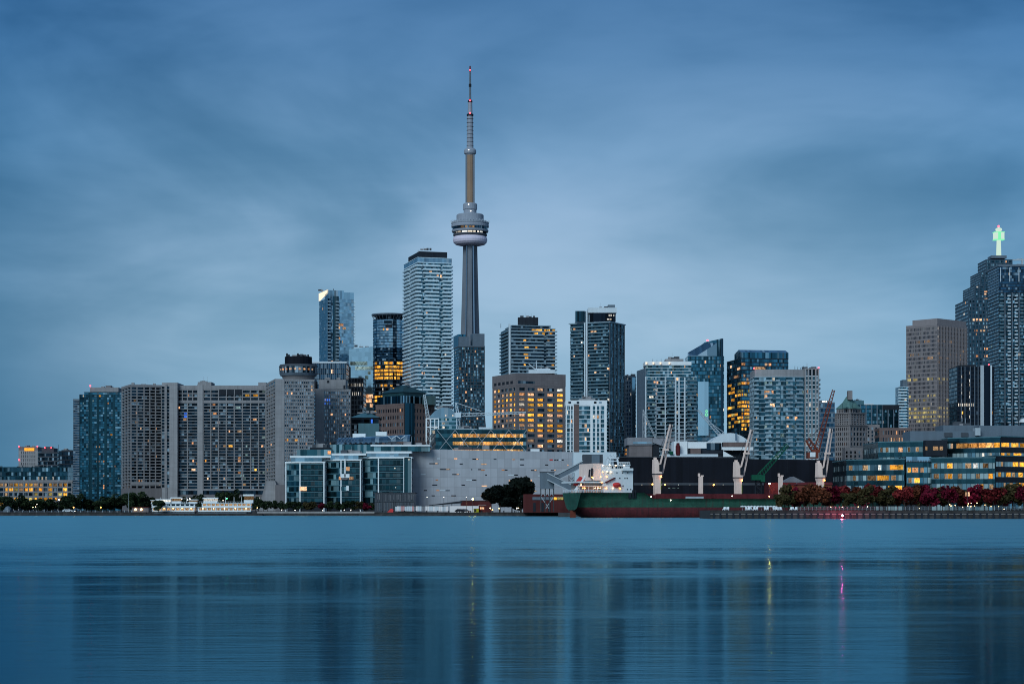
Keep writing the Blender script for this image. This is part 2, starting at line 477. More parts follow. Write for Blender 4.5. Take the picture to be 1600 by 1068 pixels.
ALLB = []
class B:
    """one building: an Empty at its base, its parts below it"""
    def __init__(s, name, label, cat, poly, z0=G, group=None):
        s.w = poly
        s.c = (sum(p[0] for p in poly) / len(poly), sum(p[1] for p in poly) / len(poly))
        s.z0 = z0
        s.Y = min(p[1] for p in poly)
        s.root = thing(name, label, cat, (s.c[0], s.c[1], z0), group)
        s.rows = []
        s.fp = poly
        ALLB.append(s)
    def l(s, poly): return [(p[0] - s.c[0], p[1] - s.c[1]) for p in poly]
    def zz(s, py): return Z(py, s.Y)
    def prism(s, name, poly, z0, z1, mat, parent=None, cap=True):
        return MB().prism(s.l(poly), z0 - s.z0, z1 - s.z0, cap).build(name, parent or s.root, M[mat])
    def pbox(s, name, x0, x1, y0, y1, mat, dY=0.0, depth=6.0, parent=None):
        """box from pixel extents, its front dY metres behind the nearest corner"""
        Y = s.Y + dY
        return MB().box(X(x0, Y) - s.c[0], X(x1, Y) - s.c[0], Y - s.c[1], Y + depth - s.c[1], Z(y1, Y) - s.z0, Z(y0, Y) - s.z0).build(name, parent or s.root, M[mat])
    def mb(s, m, name, *mats, parent=None):
        """a mesh collected in world coordinates"""
        m.v = [(v[0] - s.c[0], v[1] - s.c[1], v[2] - s.z0) for v in m.v]
        return m.build(name, parent or s.root, *[M[k] for k in mats])
    def floors(s, z0, z1, n, gm, sm, frac=.28, inset=.35, poly=None, slab='floor_slab', band='window_band', out=0.0):
        """n storeys: a recessed glass band and a slab for each, every one an object"""
        poly = poly or s.w
        s.fp = poly
        h = (z1 - z0) / n
        hg = h * (1 - frac)
        s.inset, s.h = inset, h
        gp, sp = s.l(offset(poly, -inset)), s.l(offset(poly, out) if out else poly)
        gme = MB().prism(gp, 0, hg + .05, cap=False).mesh(band, M[gm])
        sme = MB().prism(sp, hg, h).mesh(slab, M[sm])
        for i in range(n):
            z = z0 + i * h
            o = link(band, gme, s.root, (0, 0, z - s.z0))
            link(slab, sme, s.root, (0, 0, z - s.z0))
            s.rows.append((z, z + hg, o, poly, inset))
        return s
    def edge(s, i, poly=None):
        p = poly or s.fp
        return Vector((*p[i], 0)), Vector((*p[(i + 1) % len(p)], 0))
    def piers(s, e, fr, z0, z1, w, mat, proud=.08, name='pier', deep=.6, poly=None):
        """upright strips along side e at the fractions fr"""
        a, b = s.edge(e, poly)
        d = (b - a).normalized()
        nrm = Vector((d.y, -d.x, 0))
        me = MB().box(-w / 2, w / 2, -proud, deep, 0, z1 - z0).mesh(name, M[mat])
        if isinstance(fr, int): fr = [i / fr for i in range(fr + 1)]
        L = (b - a).length
        for f in fr:
            t = min(max(f * L, w / 2 - .02), L - w / 2 + .02)
            p = a + d * t
            link(name, me, s.root, (p.x - s.c[0], p.y - s.c[1], z0 - s.z0), math.atan2(d.y, d.x))
        return s
    def panel(s, e, f0, f1, z0, z1, mat, proud=.12, name='wall_panel', deep=.6, poly=None):
        a, b = s.edge(e, poly)
        d = (b - a)
        L = d.length
        d.normalize()
        p = a + d * ((f0 + f1) / 2 * L)
        w = (f1 - f0) * L
        return MB().box(-w / 2, w / 2, -proud, deep, 0, z1 - z0).build(name, s.root, M[mat], loc=(p.x - s.c[0], p.y - s.c[1], z0 - s.z0), rz=math.atan2(d.y, d.x))
    def balconies(s, e, runs, mat, d=1.4, hb=1.15, name='balcony', jit=0.0, every=1, rows=None):
        """on side e, one balcony per storey and run (f0,f1); jit shifts its ends from floor to floor"""
        a, b = s.edge(e)
        dr = (b - a).normalized()
        L = (b - a).length
        rz = math.atan2(dr.y, dr.x)
        rows = rows or s.rows
        for f0, f1 in runs:
            var = []
            for k in range(3 if jit else 1):
                g0, g1 = f0 + rnd.uniform(-jit, jit), f1 + rnd.uniform(-jit, jit)
                w = (g1 - g0) * L
                c = a + dr * ((g0 + g1) / 2 * L)
                var.append((MB().box(-w / 2, w / 2, -d, -.03, -.25, hb).mesh(name, M[mat]), c))
            for i, (z, zt, o, p, ins) in enumerate(rows):
                if i % every: continue
                me, c = var[rnd.randrange(len(var))] if jit else var[0]
                link(name, me, s.root, (c.x - s.c[0], c.y - s.c[1], z - s.z0), rz)
        return s
    def _lit(s, row, a, b, t, w, mat, hf=.86, name='lit_window'):
        z, zt, o, poly, ins = row
        d = (b - a).normalized()
        nrm = Vector((d.y, -d.x, 0))
        p = a + d * t - nrm * (ins - .05)
        rot = math.atan2(d.y, d.x)
        link(name, unit(mat), o, (p.x - s.c[0], p.y - s.c[1], (zt - z) / 2), rot, (w, .07, (zt - z) * hf))
    def lit(s, px, py, wpx, mat='l_yel', name='lit_window'):
        """lights the window seen at a pixel of the photograph"""
        best = None
        tx = (px - CX) / F
        for row in s.rows:
            poly = row[3]
            for i in range(len(poly)):
                a, b = s.edge(i, poly)
                d = b - a
                if d.y * (-(a.x)) - d.x * (-(a.y)) <= 0: continue        # faces away from the camera
                den = d.x - tx * d.y
                if abs(den) < 1e-6: continue
                u = (tx * a.y - a.x) / den
                if not 0 <= u <= 1: continue
                Yh = a.y + u * d.y
                zc = Z(py, Yh)
                e = abs(zc - (row[0] + row[1]) / 2) + (Yh - s.Y) * 1e-3
                if best is None or e < best[0]: best = (e, row, a, b, u * d.length, Yh, d.length)
        if best is None or best[0] > 6: return
        e, row, a, b, t, Yh, L = best
        d = (b - a).normalized()
        foreshort = max(abs(d.x), .25)
        w = min(wpx * Yh / F / foreshort, L * .96)
        t = min(max(t, w / 2 + .1), L - w / 2 - .1)
        s._lit(row, a, b, t, w, mat, name=name)
    def rlit(s, n, mats, w=(1.4, 2.6), zr=None, seed=0, step=1.5):
        """n more lit windows anywhere on the sides towards the water"""
        r = random.Random(seed or hash(s.root.name) % 9999 + len(s.rows))
        rows = [q for q in s.rows if zr is None or zr[0] <= q[0] <= zr[1]]
        for _ in range(int(n * .62)):
            row = r.choice(rows)
            poly = row[3]
            es = []
            for i in range(len(poly)):
                a, b = s.edge(i, poly)
                d = b - a
                if d.y * (-(a.x)) - d.x * (-(a.y)) > 0 and d.length > 2.5: es.append((a, b, d.length * max(abs(d.normalized().x), .2)))
            if not es: return
            a, b, _k = r.choices(es, [e[2] for e in es])[0]
            L = (b - a).length
            ww = min(r.uniform(*w) * r.choice([.55, .75, 1.0]), L * .9)
            t = min(max(round(r.uniform(0, L) / step) * step, ww / 2 + .1), L - ww / 2 - .1)
            s._lit(row, a, b, t, ww, r.choice(mats))
    def red_light(s, px, py, dY=2.0, r=.5, mat='e_red'):
        p = P(px, py, s.Y + dY)
        m = MB().lathe([(0, -r), (r * .7, -r * .7), (r, 0), (r * .7, r * .7), (0, r)], 8)
        m.build('warning_light', s.root, M[mat], loc=(p.x - s.c[0], p.y - s.c[1], p.z - s.z0))
    def mast(s, px, y0, y1, r=.25, dY=5.0, mat='pole', name='roof_mast'):
        a, b = P(px, y1, s.Y + dY), P(px, y0, s.Y + dY)
        s.mb(MB().tube(a, b, r, r * .6, 6), name, mat)

# ------------------------------------------------------------------ setting: water, land, quays
def water():
    m, t, out = new_mat('lake_water')
    oc = nd(t, 'ShaderNodeTexCoord').outputs['Object']
    sp = nd(t, 'ShaderNodeSeparateXYZ', {0: oc})
    y = sp.outputs[1]
    def nz(sx, sy, det, w):
        mp = nd(t, 'ShaderNodeMapping', {'Vector': oc, 'Scale': (sx, sy, 1), 'Location': (w, w * 3, 0)}).outputs[0]
        return nd(t, 'ShaderNodeTexNoise', {'Vector': mp, 'Scale': 1.0, 'Detail': det, 'Roughness': .6}).outputs[0]
    h = mth(t, 'ADD', mth(t, 'MULTIPLY', nz(.8, 3.2, 5, 3), .035), mth(t, 'MULTIPLY', nz(.14, .6, 4, 11), .13))
    # short ripples are resolved near the eye; further out their slopes are averaged into the roughness
    h = mth(t, 'MULTIPLY', h, mrange(t, y, 45, 150, 1.0, 0.0, True))
    bp = nd(t, 'ShaderNodeBump', {'Height': h, 'Strength': 1.0, 'Distance': WAVE})
    # a calm sheet near the eye, wind-ruffled further out, with slicks in between
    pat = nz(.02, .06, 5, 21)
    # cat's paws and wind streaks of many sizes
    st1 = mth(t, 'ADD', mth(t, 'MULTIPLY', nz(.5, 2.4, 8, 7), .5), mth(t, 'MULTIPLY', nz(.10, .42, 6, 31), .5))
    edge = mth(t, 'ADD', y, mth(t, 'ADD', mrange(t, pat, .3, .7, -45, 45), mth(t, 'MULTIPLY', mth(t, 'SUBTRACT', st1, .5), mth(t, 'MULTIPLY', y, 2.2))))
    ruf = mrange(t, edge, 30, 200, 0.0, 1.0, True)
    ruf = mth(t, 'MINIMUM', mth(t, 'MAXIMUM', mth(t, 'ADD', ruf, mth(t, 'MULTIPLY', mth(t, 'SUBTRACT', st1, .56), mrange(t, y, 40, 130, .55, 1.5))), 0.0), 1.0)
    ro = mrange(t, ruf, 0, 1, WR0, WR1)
    gl = nd(t, 'ShaderNodeBsdfGlossy', {'Color': mixc(t, ruf, (.19, .48, .64), (.44, .81, .83)), 'Roughness': ro, 'Normal': bp.outputs[0]})  # reflections dimmed by their tint near the eye, brightened further out
    df = nd(t, 'ShaderNodeBsdfDiffuse', {'Color': (.001, .010, .016, 1)})
    fr = nd(t, 'ShaderNodeFresnel', {'IOR': 1.333, 'Normal': bp.outputs[0]}).outputs[0]
    mx = nd(t, 'ShaderNodeMixShader', {0: fr, 1: df.outputs[0], 2: gl.outputs[0]})
    t.links.new(mx.outputs[0], out.inputs[0])
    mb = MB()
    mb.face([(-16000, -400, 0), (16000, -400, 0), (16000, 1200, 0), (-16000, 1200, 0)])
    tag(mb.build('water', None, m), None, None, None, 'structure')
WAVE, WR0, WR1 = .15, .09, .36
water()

def ground():
    Xp = lambda px, Y: (X(px, Y), Y)
    pts = [(-16000, 825), Xp(228, 825), Xp(228, 865), Xp(402, 865), Xp(402, 825), Xp(585, 825), Xp(585, 790), Xp(872, 790), Xp(872, 692),
           Xp(1243, 692), Xp(1243, 620), (16000, 620), (16000, 30000), (-16000, 30000)]
    mb = MB()
    mb.prism(pts, -2.0, G, cap=False)
    mb.face([(p[0], p[1], G) for p in pts])
    tag(mb.build('ground', None, M['asphalt']), None, None, None, 'structure')
ground()

def quay_edge(name, label, px0, px1, Y, depth, z, top, skin='quay', top_mat='quaylt', cope=.35):
    a, b = X(px0, Y), X(px1, Y)
    r = thing(name, label, 'quay wall', ((a + b) / 2, Y, 0))
    w = b - a
    MB().box(-w / 2, w / 2, 0, depth, -2, z - cope).build('wall_face', r, M[skin])
    MB().box(-w / 2, w / 2, -.12, depth, z - cope, z).build('coping', r, M[top_mat])
    return r
quay_edge('quay_wall', 'low dark quay wall below the dark trees at the ferry end', -60, 228, 823.6, 1.6, 1.5, None, top_mat='quay')
quay_edge('quay_wall', 'pale concrete quay edge along the glass college blocks', 402, 585, 823.6, 1.6, 1.75, None, cope=.75)
quay_edge('quay_wall', 'dark stone quay wall below the blank grey wall and the round dark trees', 585, 870, 788.6, 1.6, 1.5, None, top_mat='quay')
quay_edge('dock_pier', 'low dark pier along which the lit ferries lie', 205, 410, 820, 3.0, .95, None, top_mat='quay')
pw = quay_edge('promenade_wall', 'long dark stone promenade wall below the red maples', 1110, 1760, 566, 1.2, 2.5, None, top_mat='quay', cope=.3)
for k in range(64):
    x = -(X(1760, 566) - X(1110, 566)) / 2 + 1.0 + k * 1.9
    if k == 0: fm = MB().box(-.28, .28, -.16, 0, -.8, 1.6).mesh('fender', M['dark'])
    link('fender', fm, pw, (x, -.03, .1))
lm = MB()
lm.box(-(X(1760, 566) - X(1110, 566)) / 2, (X(1760, 566) - X(1110, 566)) / 2, -.10, 0, 1.22, 1.42)
lm.build('ledge', pw, M['stone'], loc=(0, -.06, 0))
def promenade():
    pts = [(X(1110, 567.2), 567.2), (X(1760, 567.2), 567.2), (X(1760, 567.2), 640), (X(1235, 640), 640), (X(1225, 600), 600), (X(1110, 567.2), 600)]
    tag(MB().prism(pts, -2, 2.45).build('promenade', None, M['asphalt']), None, None, None, 'structure')
promenade()
# ------------------------------------------------------------------ buildings, west (ferry) end
rw = lambda i, n: [(k + .5) / n for k in range(n)]

# low lit block at the edge
b = B('apartment_block', 'low beige block with many yellow lit windows and a dark glass top', 'building', rect(-40, 113, 1500, 30))
b.floors(b.zz(797), b.zz(752), 6, 'g_dark', 'conc', .30, .5)
b.piers(0, 20, b.zz(797), b.zz(752), .8, 'conc', .06)
b.prism('parapet', offset(b.w, .3), b.zz(752), b.zz(749.5), 'conc')
up = rect(-40, 106, 1503, 24)
b.floors(b.zz(749.5), b.zz(729), 3, 'g_dark2', 'g_span', .18, .2, poly=up, slab='upper_floor_slab', band='upper_window_band')
r = random.Random(3)
for yy, w_ in ((754.5, .9), (762, .75), (769.5, .35), (777, .6), (784, .7)):
    for i in range(14):
        if r.random() < w_: b.lit(2 + i * 7.7 + r.uniform(-1, 1), yy, r.choice([3.5, 5, 6.2]), r.choice(['l_yel', 'l_yel', 'l_lime', 'l_dim']))
for px, py in ((60, 746), (66, 746.5), (72, 747), (83, 747)): b.lit(px, py, 2.5, 'l_white')

b = B('hotel', 'small pale far hotel with a lit yellow crown and red corner lights', 'building', rect(29, 59, 2300, 40))
b.floors(G, b.zz(703), 16, 'g_dark', 'conc_lt', .3, .5)
b.piers(0, 10, G, b.zz(703), 1.6, 'conc_lt', .06)
b.pbox('lit_crown', 38, 53, 699.5, 704, 'l_yel', -.6, 2)
b.pbox('parapet', 29, 59, 697.5, 703.1, 'conc_dk', 1, 30)
for px, py in ((29.5, 697), (58.5, 697), (29.5, 718)): b.red_light(px, py, -.5, .8)
b = B('office_building', 'dark far office block beside the lit crown hotel, with a stepped roof', 'building', rect(59.5, 90, 2250, 40))
b.floors(G, b.zz(706), 14, 'g_dark', 'greydk', .3, .3)
b.pbox('roof_house', 65, 84, 699.5, 706, 'greydk', 4, 20)
b.pbox('roof_plant', 70, 80, 697.5, 699.5, 'greydk', 6, 12)
b.red_light(70, 699, 2, .7); b.red_light(80, 699, 2, .7)
b.rlit(6, ['l_white', 'l_teal'])
b = B('office_building', 'dark far office block between the stepped roof and the teal tower', 'building', rect(91, 120, 2200, 40))
b.floors(G, b.zz(704), 14, 'g_dark', 'dark', .25, .3)
b.pbox('roof_house', 96, 112, 702.5, 704, 'greydk', 4, 20)
b.mast(91.5, 694, 705)

# teal condo tower
b = B('condo_tower', 'dark teal glass apartment tower with a beige roof house, beside the low lit block', 'building', rect(124, 189, 1480, 32))
zt = b.zz(616)
b.floors(G, zt, 48, 'g_teal', 'g_span', .22, .25)
st = rect(131, 187.5, 1481, 28)
b.floors(zt, b.zz(612), 1, 'g_teal', 'g_span', .22, .25, poly=st, slab='setback_slab', band='setback_band')
b.fp = b.w
for e0, e1 in ((0.0, .02), (.22, .30), (.42, .47), (.60, .66), (.80, .85)):
    b.panel(0, e0, e1, G, zt - .2, 'g_span', .12, 'wall_strip')
lw = rect(114, 124.5, 1484, 26)
b.prism('side_wing_roof', lw, b.zz(624) - .02, b.zz(622.5), 'slate')
b.floors(G, b.zz(624), 46, 'g_blue', 'slate', .45, .2, poly=lw, slab='side_wing_slab', band='side_wing_band')
b.pbox('roof_house', 140.5, 185, 605, 612, 'conc', 3, 20)
b.pbox('roof_plant', 165, 173, 602, 605, 'conc_dk', 6, 6)
b.red_light(141, 602.5, 2, .6)
for p in ((156, 618, 3), (169, 631, 2), (132, 650, 5), (178, 655, 1.5), (174, 678, 3), (153, 696, 6), (155, 709, 4), (153, 719, 4), (163, 720, 4), (129, 737.5, 5), (163, 743, 3), (162.5, 758, 3), (162.5, 761, 3), (179, 729, 2)):
    b.lit(*p, 'l_warm' if p[0] % 2 else 'l_yel')
b.rlit(16, ['l_teal', 'l_teal', 'l_white'], (1, 2))

# twin harbour apartment slabs of concrete and dark bands
def slab_block(b, zb, zt, n, bays, e=0, frac=.26, gm='g_dark', sm='conc', w=.9):
    b.floors(zb, zt, n, gm, sm, frac, .9)
    b.piers(e, bays, zb, zt, w, sm, .10)
b = B('concrete_tower', 'broad concrete apartment tower with thin pale floor bands, beside the teal tower', 'building', quad(190, 204, 254, 1360, 22))
zb, zt = b.zz(762), b.zz(603)
b.floors(zb, zt, 33, 'g_dark', 'conc', .27, .9)
b.piers(0, [0, .20, .42, .60, .78, .97], zb, zt, .7, 'conc', .10)
b.piers(3, [.02, .35, .68], zb, zt, .7, 'conc', .10)
b.prism('parapet', offset(b.w, .25), zt, b.zz(600), 'conc')
b.prism('podium', offset(b.w, .3), G, zb, 'conc_dk')
b.panel(0, 0, 1, b.zz(756.5), b.zz(752.5), 'conc', .16, 'mid_band')
for p in ((213.5, 646.5, 1.2), (220.5, 667.5, 1.5), (244.5, 667.5, 1.8), (232, 687, 1), (244.5, 712, 1.4), (218, 749.5, 2), (222, 749.5, 1.2)): b.lit(*p, 'l_warm')
b.rlit(5, ['l_dim'])

b = B('concrete_tower', 'very wide concrete apartment slab with solid shafts and a grid of dark bays', 'building', rect(277, 416, 1345, 26))
zb, zt = b.zz(763), b.zz(629)
b.floors(zb, zt, 29, 'g_dark', 'conc', .20, 1.0)
def fx(px): return (px - 277) / (416 - 277.0)
b.piers(0, [fx(v) for v in (278, 293, 317.5, 329.3, 341.4, 353.6, 366, 378.6, 391.5, 404, 415.5)], zb, zt, .75, 'conc', .10)
b.panel(0, fx(308.5), fx(317), G, b.zz(600), 'conc_lt', .7, 'lift_shaft')
b.prism('transfer_band', offset(b.w, .2), zt, b.zz(625), 'conc')
b.floors(b.zz(625), b.zz(608), 3, 'g_dark', 'conc', .28, 1.0, slab='top_floor_slab', band='top_window_band')
b.fp = b.w
b.piers(0, [fx(v) for v in (278, 285, 293, 301, 317.5, 329.3, 341.4, 353.6, 366, 378.6, 391.5, 404, 415.5)], b.zz(625), b.zz(608), .75, 'conc', .10)
b.pbox('deep_opening', 342.5, 378, 608.3, 617, 'dark', -.2, .3)
for px in (354, 366.3): b.pbox('opening_pier', px - .6, px + .6, 608.2, 617.2, 'conc', -.5, .3)
b.prism('parapet', offset(b.w, .25), b.zz(608), b.zz(602), 'conc')
b.pbox('roof_house', 309, 330, 596.5, 601.9, 'conc', 2, 16)
b.pbox('roof_house', 403.5, 415.5, 597, 601.9, 'conc', 2, 16)
b.prism('podium', offset(b.w, .3), G, b.zz(772), 'conc_dk')
b.prism('podium_glass', offset(b.w, -.4), b.zz(772), b.zz(766), 'g_dark')
b.prism('podium_band', offset(b.w, .45), b.zz(766), zb, 'conc')
sh = rect(253, 277.2, 1341, 27)
b.prism('solid_end_wall', sh, G, b.zz(598), 'conc_lt')
for k in range(31):
    z = b.zz(606 + k * 5.1)
    if k == 0: em = MB().box(-.9, .9, -.06, .3, -.9, .9).mesh('slot_window', M['g_dark'])
    for px in (255.0, 262.5):
        link('slot_window', em, b.root, (X(px, 1341) - b.c[0], 1341 - b.c[1], z - G))
b.pbox('stair_fin', 258, 260.5, 600, 780, 'conc', -4.8, .8)
for p in ((279.5, 635.5, 2.5), (335.5, 647.5, 5.5), (334, 632, 4), (334, 667.5, 3.5), (397, 656, 4), (358, 672, 2), (374, 672, 6), (374, 700, 0), (360, 698, 6), (409.5, 698, 3), (373.5, 715, 4), (373.5, 719.5, 4), (373.5, 739.5, 4), (302, 734.5, 6), (301.5, 721, 2.5), (399, 734, 3), (350, 749.5, 1.5), (288.5, 657, 5), (321, 718, 2), (398, 745, 1.5)):
    if p[2]: b.lit(*p, 'l_warm' if p[0] % 3 else 'l_yel')
b.lit(386, 615, 6.5, 'l_yel'); b.lit(399, 615, 7, 'l_yel')
b.lit(290, 644.5, 5.5, 'l_blue'); b.lit(290, 649, 5.5, 'l_blue')
b.rlit(22, ['l_dim', 'l_dim', 'l_warm'], (1, 2.2))
b.rlit(26, ['l_teal'], (1.2, 3.0), seed=77)

# hotel twin towers, the first with a revolving round rooftop
def hotel_face(b, zb, zt, n, nc):
    b.floors(zb, zt, n, 'g_hotel', 'conc_lt', .36, .3)
b = B('hotel_tower', 'pinkish hotel tower carrying a round revolving restaurant and black drum', 'hotel', quad(415.5, 430, 491, 1260, 14))
zt = b.zz(593)
hotel_face(b, G + 8, zt, 33, 18)
b.panel(0, 0, .235, G, b.zz(591.5), 'conc_lt', .35, 'blank_shaft')
b.piers(0, [.235 + .765 * k / 14 for k in range(1, 15)], G + 8, zt, .45, 'conc', .05)
b.piers(3, 4, G + 8, zt, .5, 'conc', .05)
b.prism('parapet', offset(b.w, .1), zt, b.zz(591.5), 'conc_lt')
cx0 = (X(465.5, 1275), 1278)
def drum(b, name, r0, z0, r1, z1, mat, c, n=28):
    b.mb(MB().lathe([(0, z0), (r0, z0), (r1, z1), (0, z1)], n, c, smooth=False), name, mat)
px1 = 1275 / F
drum(b, 'neck', 10.0, b.zz(592), 11.0, Z(586.5, 1275), 'conc_dk', cx0)
drum(b, 'disc_floor', 11.8, Z(587, 1275), 12.6, Z(583, 1275), 'slate', cx0)
ring = MB().lathe([(12.3, Z(583, 1275)), (12.6, Z(573, 1275))], 40, cx0, smooth=False)
rg = b.mb(ring, 'restaurant_glass', 'g_hotel')
mme = MB().box(-.14, .14, -.12, .12, 0, Z(573, 1275) - Z(583, 1275)).mesh('mullion', M['slate'])
for k in range(14):
    t = math.pi * (1.06 + .88 * k / 13)
    link('mullion', mme, rg, (cx0[0] + 12.6 * math.cos(t) - b.c[0], cx0[1] + 12.6 * math.sin(t) - b.c[1], Z(583, 1275) - G), t + math.pi / 2)
for k in range(9):
    t = math.pi * (1.16 + .066 * k * 1.2)
    link('table_lamp', unit('l_warm'), rg, (cx0[0] + 12.55 * math.cos(t) - b.c[0], cx0[1] + 12.55 * math.sin(t) - b.c[1], Z(577.5, 1275) - G), t + math.pi / 2, (1.3, .3, 1.1))
drum(b, 'disc_roof', 12.9, Z(573, 1275), 12.2, Z(569.5, 1275), 'greydk', cx0)
drum(b, 'black_drum', 9.0, Z(569.5, 1275), 9.0, Z(557, 1275), 'black', cx0)
for k, (px, h) in enumerate(((449, 2), (452, 1.2), (466, 2), (474, .9), (482, 1.2))):
    b.mb(MB().box(X(px, 1275) - .5, X(px, 1275) + .5, 1272, 1274, Z(557, 1275), Z(557, 1275) + h), 'roof_vent', 'dark')
b.mb(MB().frust([(X(404, 1258), 1254), (X(446, 1258), 1254), (X(446, 1258), 1280), (X(404, 1258), 1280)], G,
                [(X(417, 1258), 1254), (X(431, 1258), 1254), (X(431, 1258), 1280), (X(417, 1258), 1280)], Z(751, 1258)), 'flared_base', 'conc_lt')
b.prism('podium', rect(430, 500, 1250, 8), G, Z(757, 1250), 'conc_dk')
for p in ((456, 615, 2), (448.5, 614.5, 3), (487.5, 610, 3), (478, 643, 1.6), (456, 654, 1.6), (456, 670, 2), (449, 686, 5), (463, 686, 5), (478, 692.5, 2), (423, 696, 2), (420, 708, 2)): b.lit(*p, 'l_yel' if p[2] > 4 else 'l_warm')
b.rlit(16, ['l_dim', 'l_warm'], (1, 1.6))

b = B('hotel_tower', 'lower pinkish hotel tower with a star of blue lights and no round rooftop', 'hotel', quad(489, 492.5, 548, 1310, 12))
zt = b.zz(609)
hotel_face(b, G + 8, zt, 30, 14)
b.panel(0, 0, .25, G, b.zz(607), 'conc_lt', .35, 'blank_shaft')
b.piers(0, [.25 + .75 * k / 12 for k in range(1, 13)], G + 8, zt, .45, 'conc', .05)
b.prism('parapet', offset(b.w, .1), zt, b.zz(607), 'conc_lt')
b.pbox('roof_house', 498, 540, 593, 607.1, 'conc_lt', 4, 14)
b.pbox('roof_opening', 511, 514.5, 594, 598, 'dark', 3.9, .3)
b.pbox('roof_opening', 536.5, 539.5, 601.5, 607, 'dark', 3.9, .3)
b.pbox('roof_block', 489, 494, 595, 607.1, 'dark', 4, 10)
for px, py, w in ((514, 619.5, 1.6), (513, 623.5, 5), (511.5, 627, 8), (508.5, 630.5, 3), (515.5, 630.5, 3)): b.lit(px, py, w, 'l_blue')
for p in ((518, 645.5, 4), (523, 660, 2), (540, 650, 2), (523.5, 676, 2), (536, 663, 1.6), (534, 625, 3), (516.5, 690, 2)): b.lit(*p, 'l_warm')
b.rlit(14, ['l_dim', 'l_warm'], (1, 1.6))

# ------------------------------------------------------------------ towers behind the hotel
b = B('office_building', 'dark blue mullioned office slab with a pale roof edge, behind the hotel towers', 'building', rect(486, 541, 1650, 30))
b.floors(G, b.zz(567), 28, 'g_blue', 'dark', .15, .12)
b.piers(0, 18, G, b.zz(567), .4, 'slate', .25, 'mullion_fin')
b.prism('roof_edge', offset(b.w, .3), b.zz(567), b.zz(564.5), 'white2')
b.lit(519, 563 + 20, 3, 'l_warm')
b.rlit(3, ['l_white', 'l_dim'])
b = B('office_tower', 'narrow black office tower with rows of small white lights, beside the pale mirror block', 'building', rect(540, 568, 1750, 34))
b.floors(G, b.zz(590), 30, 'g_black', 'dark', .2, .1)
b.piers(0, 12, G, b.zz(590), .35, 'dark', .25, 'mullion_fin')
b.pbox('roof_house', 540, 546, 572, 590.1, 'dark', 3, 14)
for k in range(8): b.lit(549 + k * 2.4 + (k % 3) * .3, 604, 1.2, 'l_white')
for k in range(5): b.lit(551 + k * 3.1, 617.5, 1.2, 'l_white')
b.lit(543, 596, 2, 'l_warm')
b.rlit(9, ['l_white', 'l_dim'], (.8, 1.5))

b = B('condo_tower', 'slim pale glass tower with a white glowing slanted crown', 'building', quad(498.5, 512, 553, 1880, 22))
zt = b.zz(466)
b.floors(G, zt, 62, 'g_pale', 'g_pale', .16, .15)
b.panel(0, .0, .12, G, zt, 'g_blue', .15, 'dark_strip')
b.panel(0, .20, .42, G, b.zz(462), 'g_dark2', .15, 'balcony_recess')
b.fp = b.w
b.balconies(0, [(.0, .10), (.3, .42)], 'balc2', 1.3, 1.0)
b.balconies(1, [(.0, .35)], 'balc', 1.6, 1.0)
b.panel(0, .02, .62, zt, b.zz(453), 'g_pale', .1, 'crown_screen', 12)
b.panel(0, .62, 1.0, zt, b.zz(455.5), 'g_sky', .1, 'crown_screen', 12)
C = [Vector((*p, 0)) for p in b.w]
a, c = C[3], C[0]
z0_, z1_ = b.zz(466), b.zz(452.5)
cm = MB()
n_ = Vector(((c - a).y, -(c - a).x, 0)).normalized()
for s0, s1, q in (((0, 1), None, None),):
    A0, A1 = a + n_ * .3, c + n_ * .3
    cm.face([(A0.x, A0.y, z0_), (A1.x, A1.y, z0_ + 6), (A1.x, A1.y, z1_), (A0.x, A0.y, z1_ - .8)])
    A0, A1 = a - n_ * .6, c - n_ * .6
    cm.face([(A1.x, A1.y, z0_ + 6), (A0.x, A0.y, z0_), (A0.x, A0.y, z1_ - .8), (A1.x, A1.y, z1_)])
b.mb(cm, 'lit_crown', 'e_crown')
b.mast(521, 451, 455, .4, 12)
for p in ((532, 505.5, 6), (535, 506, 3), (538, 510.5, 5), (530, 515, 3), (530.5, 531, 2), (516, 488, 2), (519, 563, 3), (528, 563, 3), (504, 483, 1)): b.lit(*p, 'l_warm')
b.rlit(14, ['l_white', 'l_dim', 'l_teal'], (1, 2))

b = B('office_building', 'pale mirror glass block reflecting the sky, between the slim crowned tower and the rounded tower', 'building', rect(545, 587, 1830, 30))
b.floors(G, b.zz(549), 34, 'g_sky', 'g_sky', .1, .05, slab='spandrel')
pp = b.l(b.w)
m = MB(); z0_ = b.zz(549) - G; za, zb_ = b.zz(545.5) - G, b.zz(540.5) - G
for i, j in ((0, 1), (1, 2), (2, 3), (3, 0)):
    h_ = [za, zb_, zb_, za]
    m.face([(*pp[i], z0_), (*pp[j], z0_), (*pp[j], h_[j]), (*pp[i], h_[i])])
m.face([(*pp[k], [za, zb_, zb_, za][k]) for k in range(4)])
m.build('sloped_top', b.root, M['g_sky'])
for p in ((551, 568.5, 8), (561, 567, 12), (570, 566, 8), (560, 576, 10), (572, 574, 14), (580, 573, 6), (577, 584, 5), (573, 593, 5), (574, 619, 12), (580, 617, 8), (576, 625, 10), (582, 630, 8)): b.lit(*p, 'l_warm' if p[1] > 600 else 'l_teal')  # glowing panes drawn for lights reflected in the mirror glass

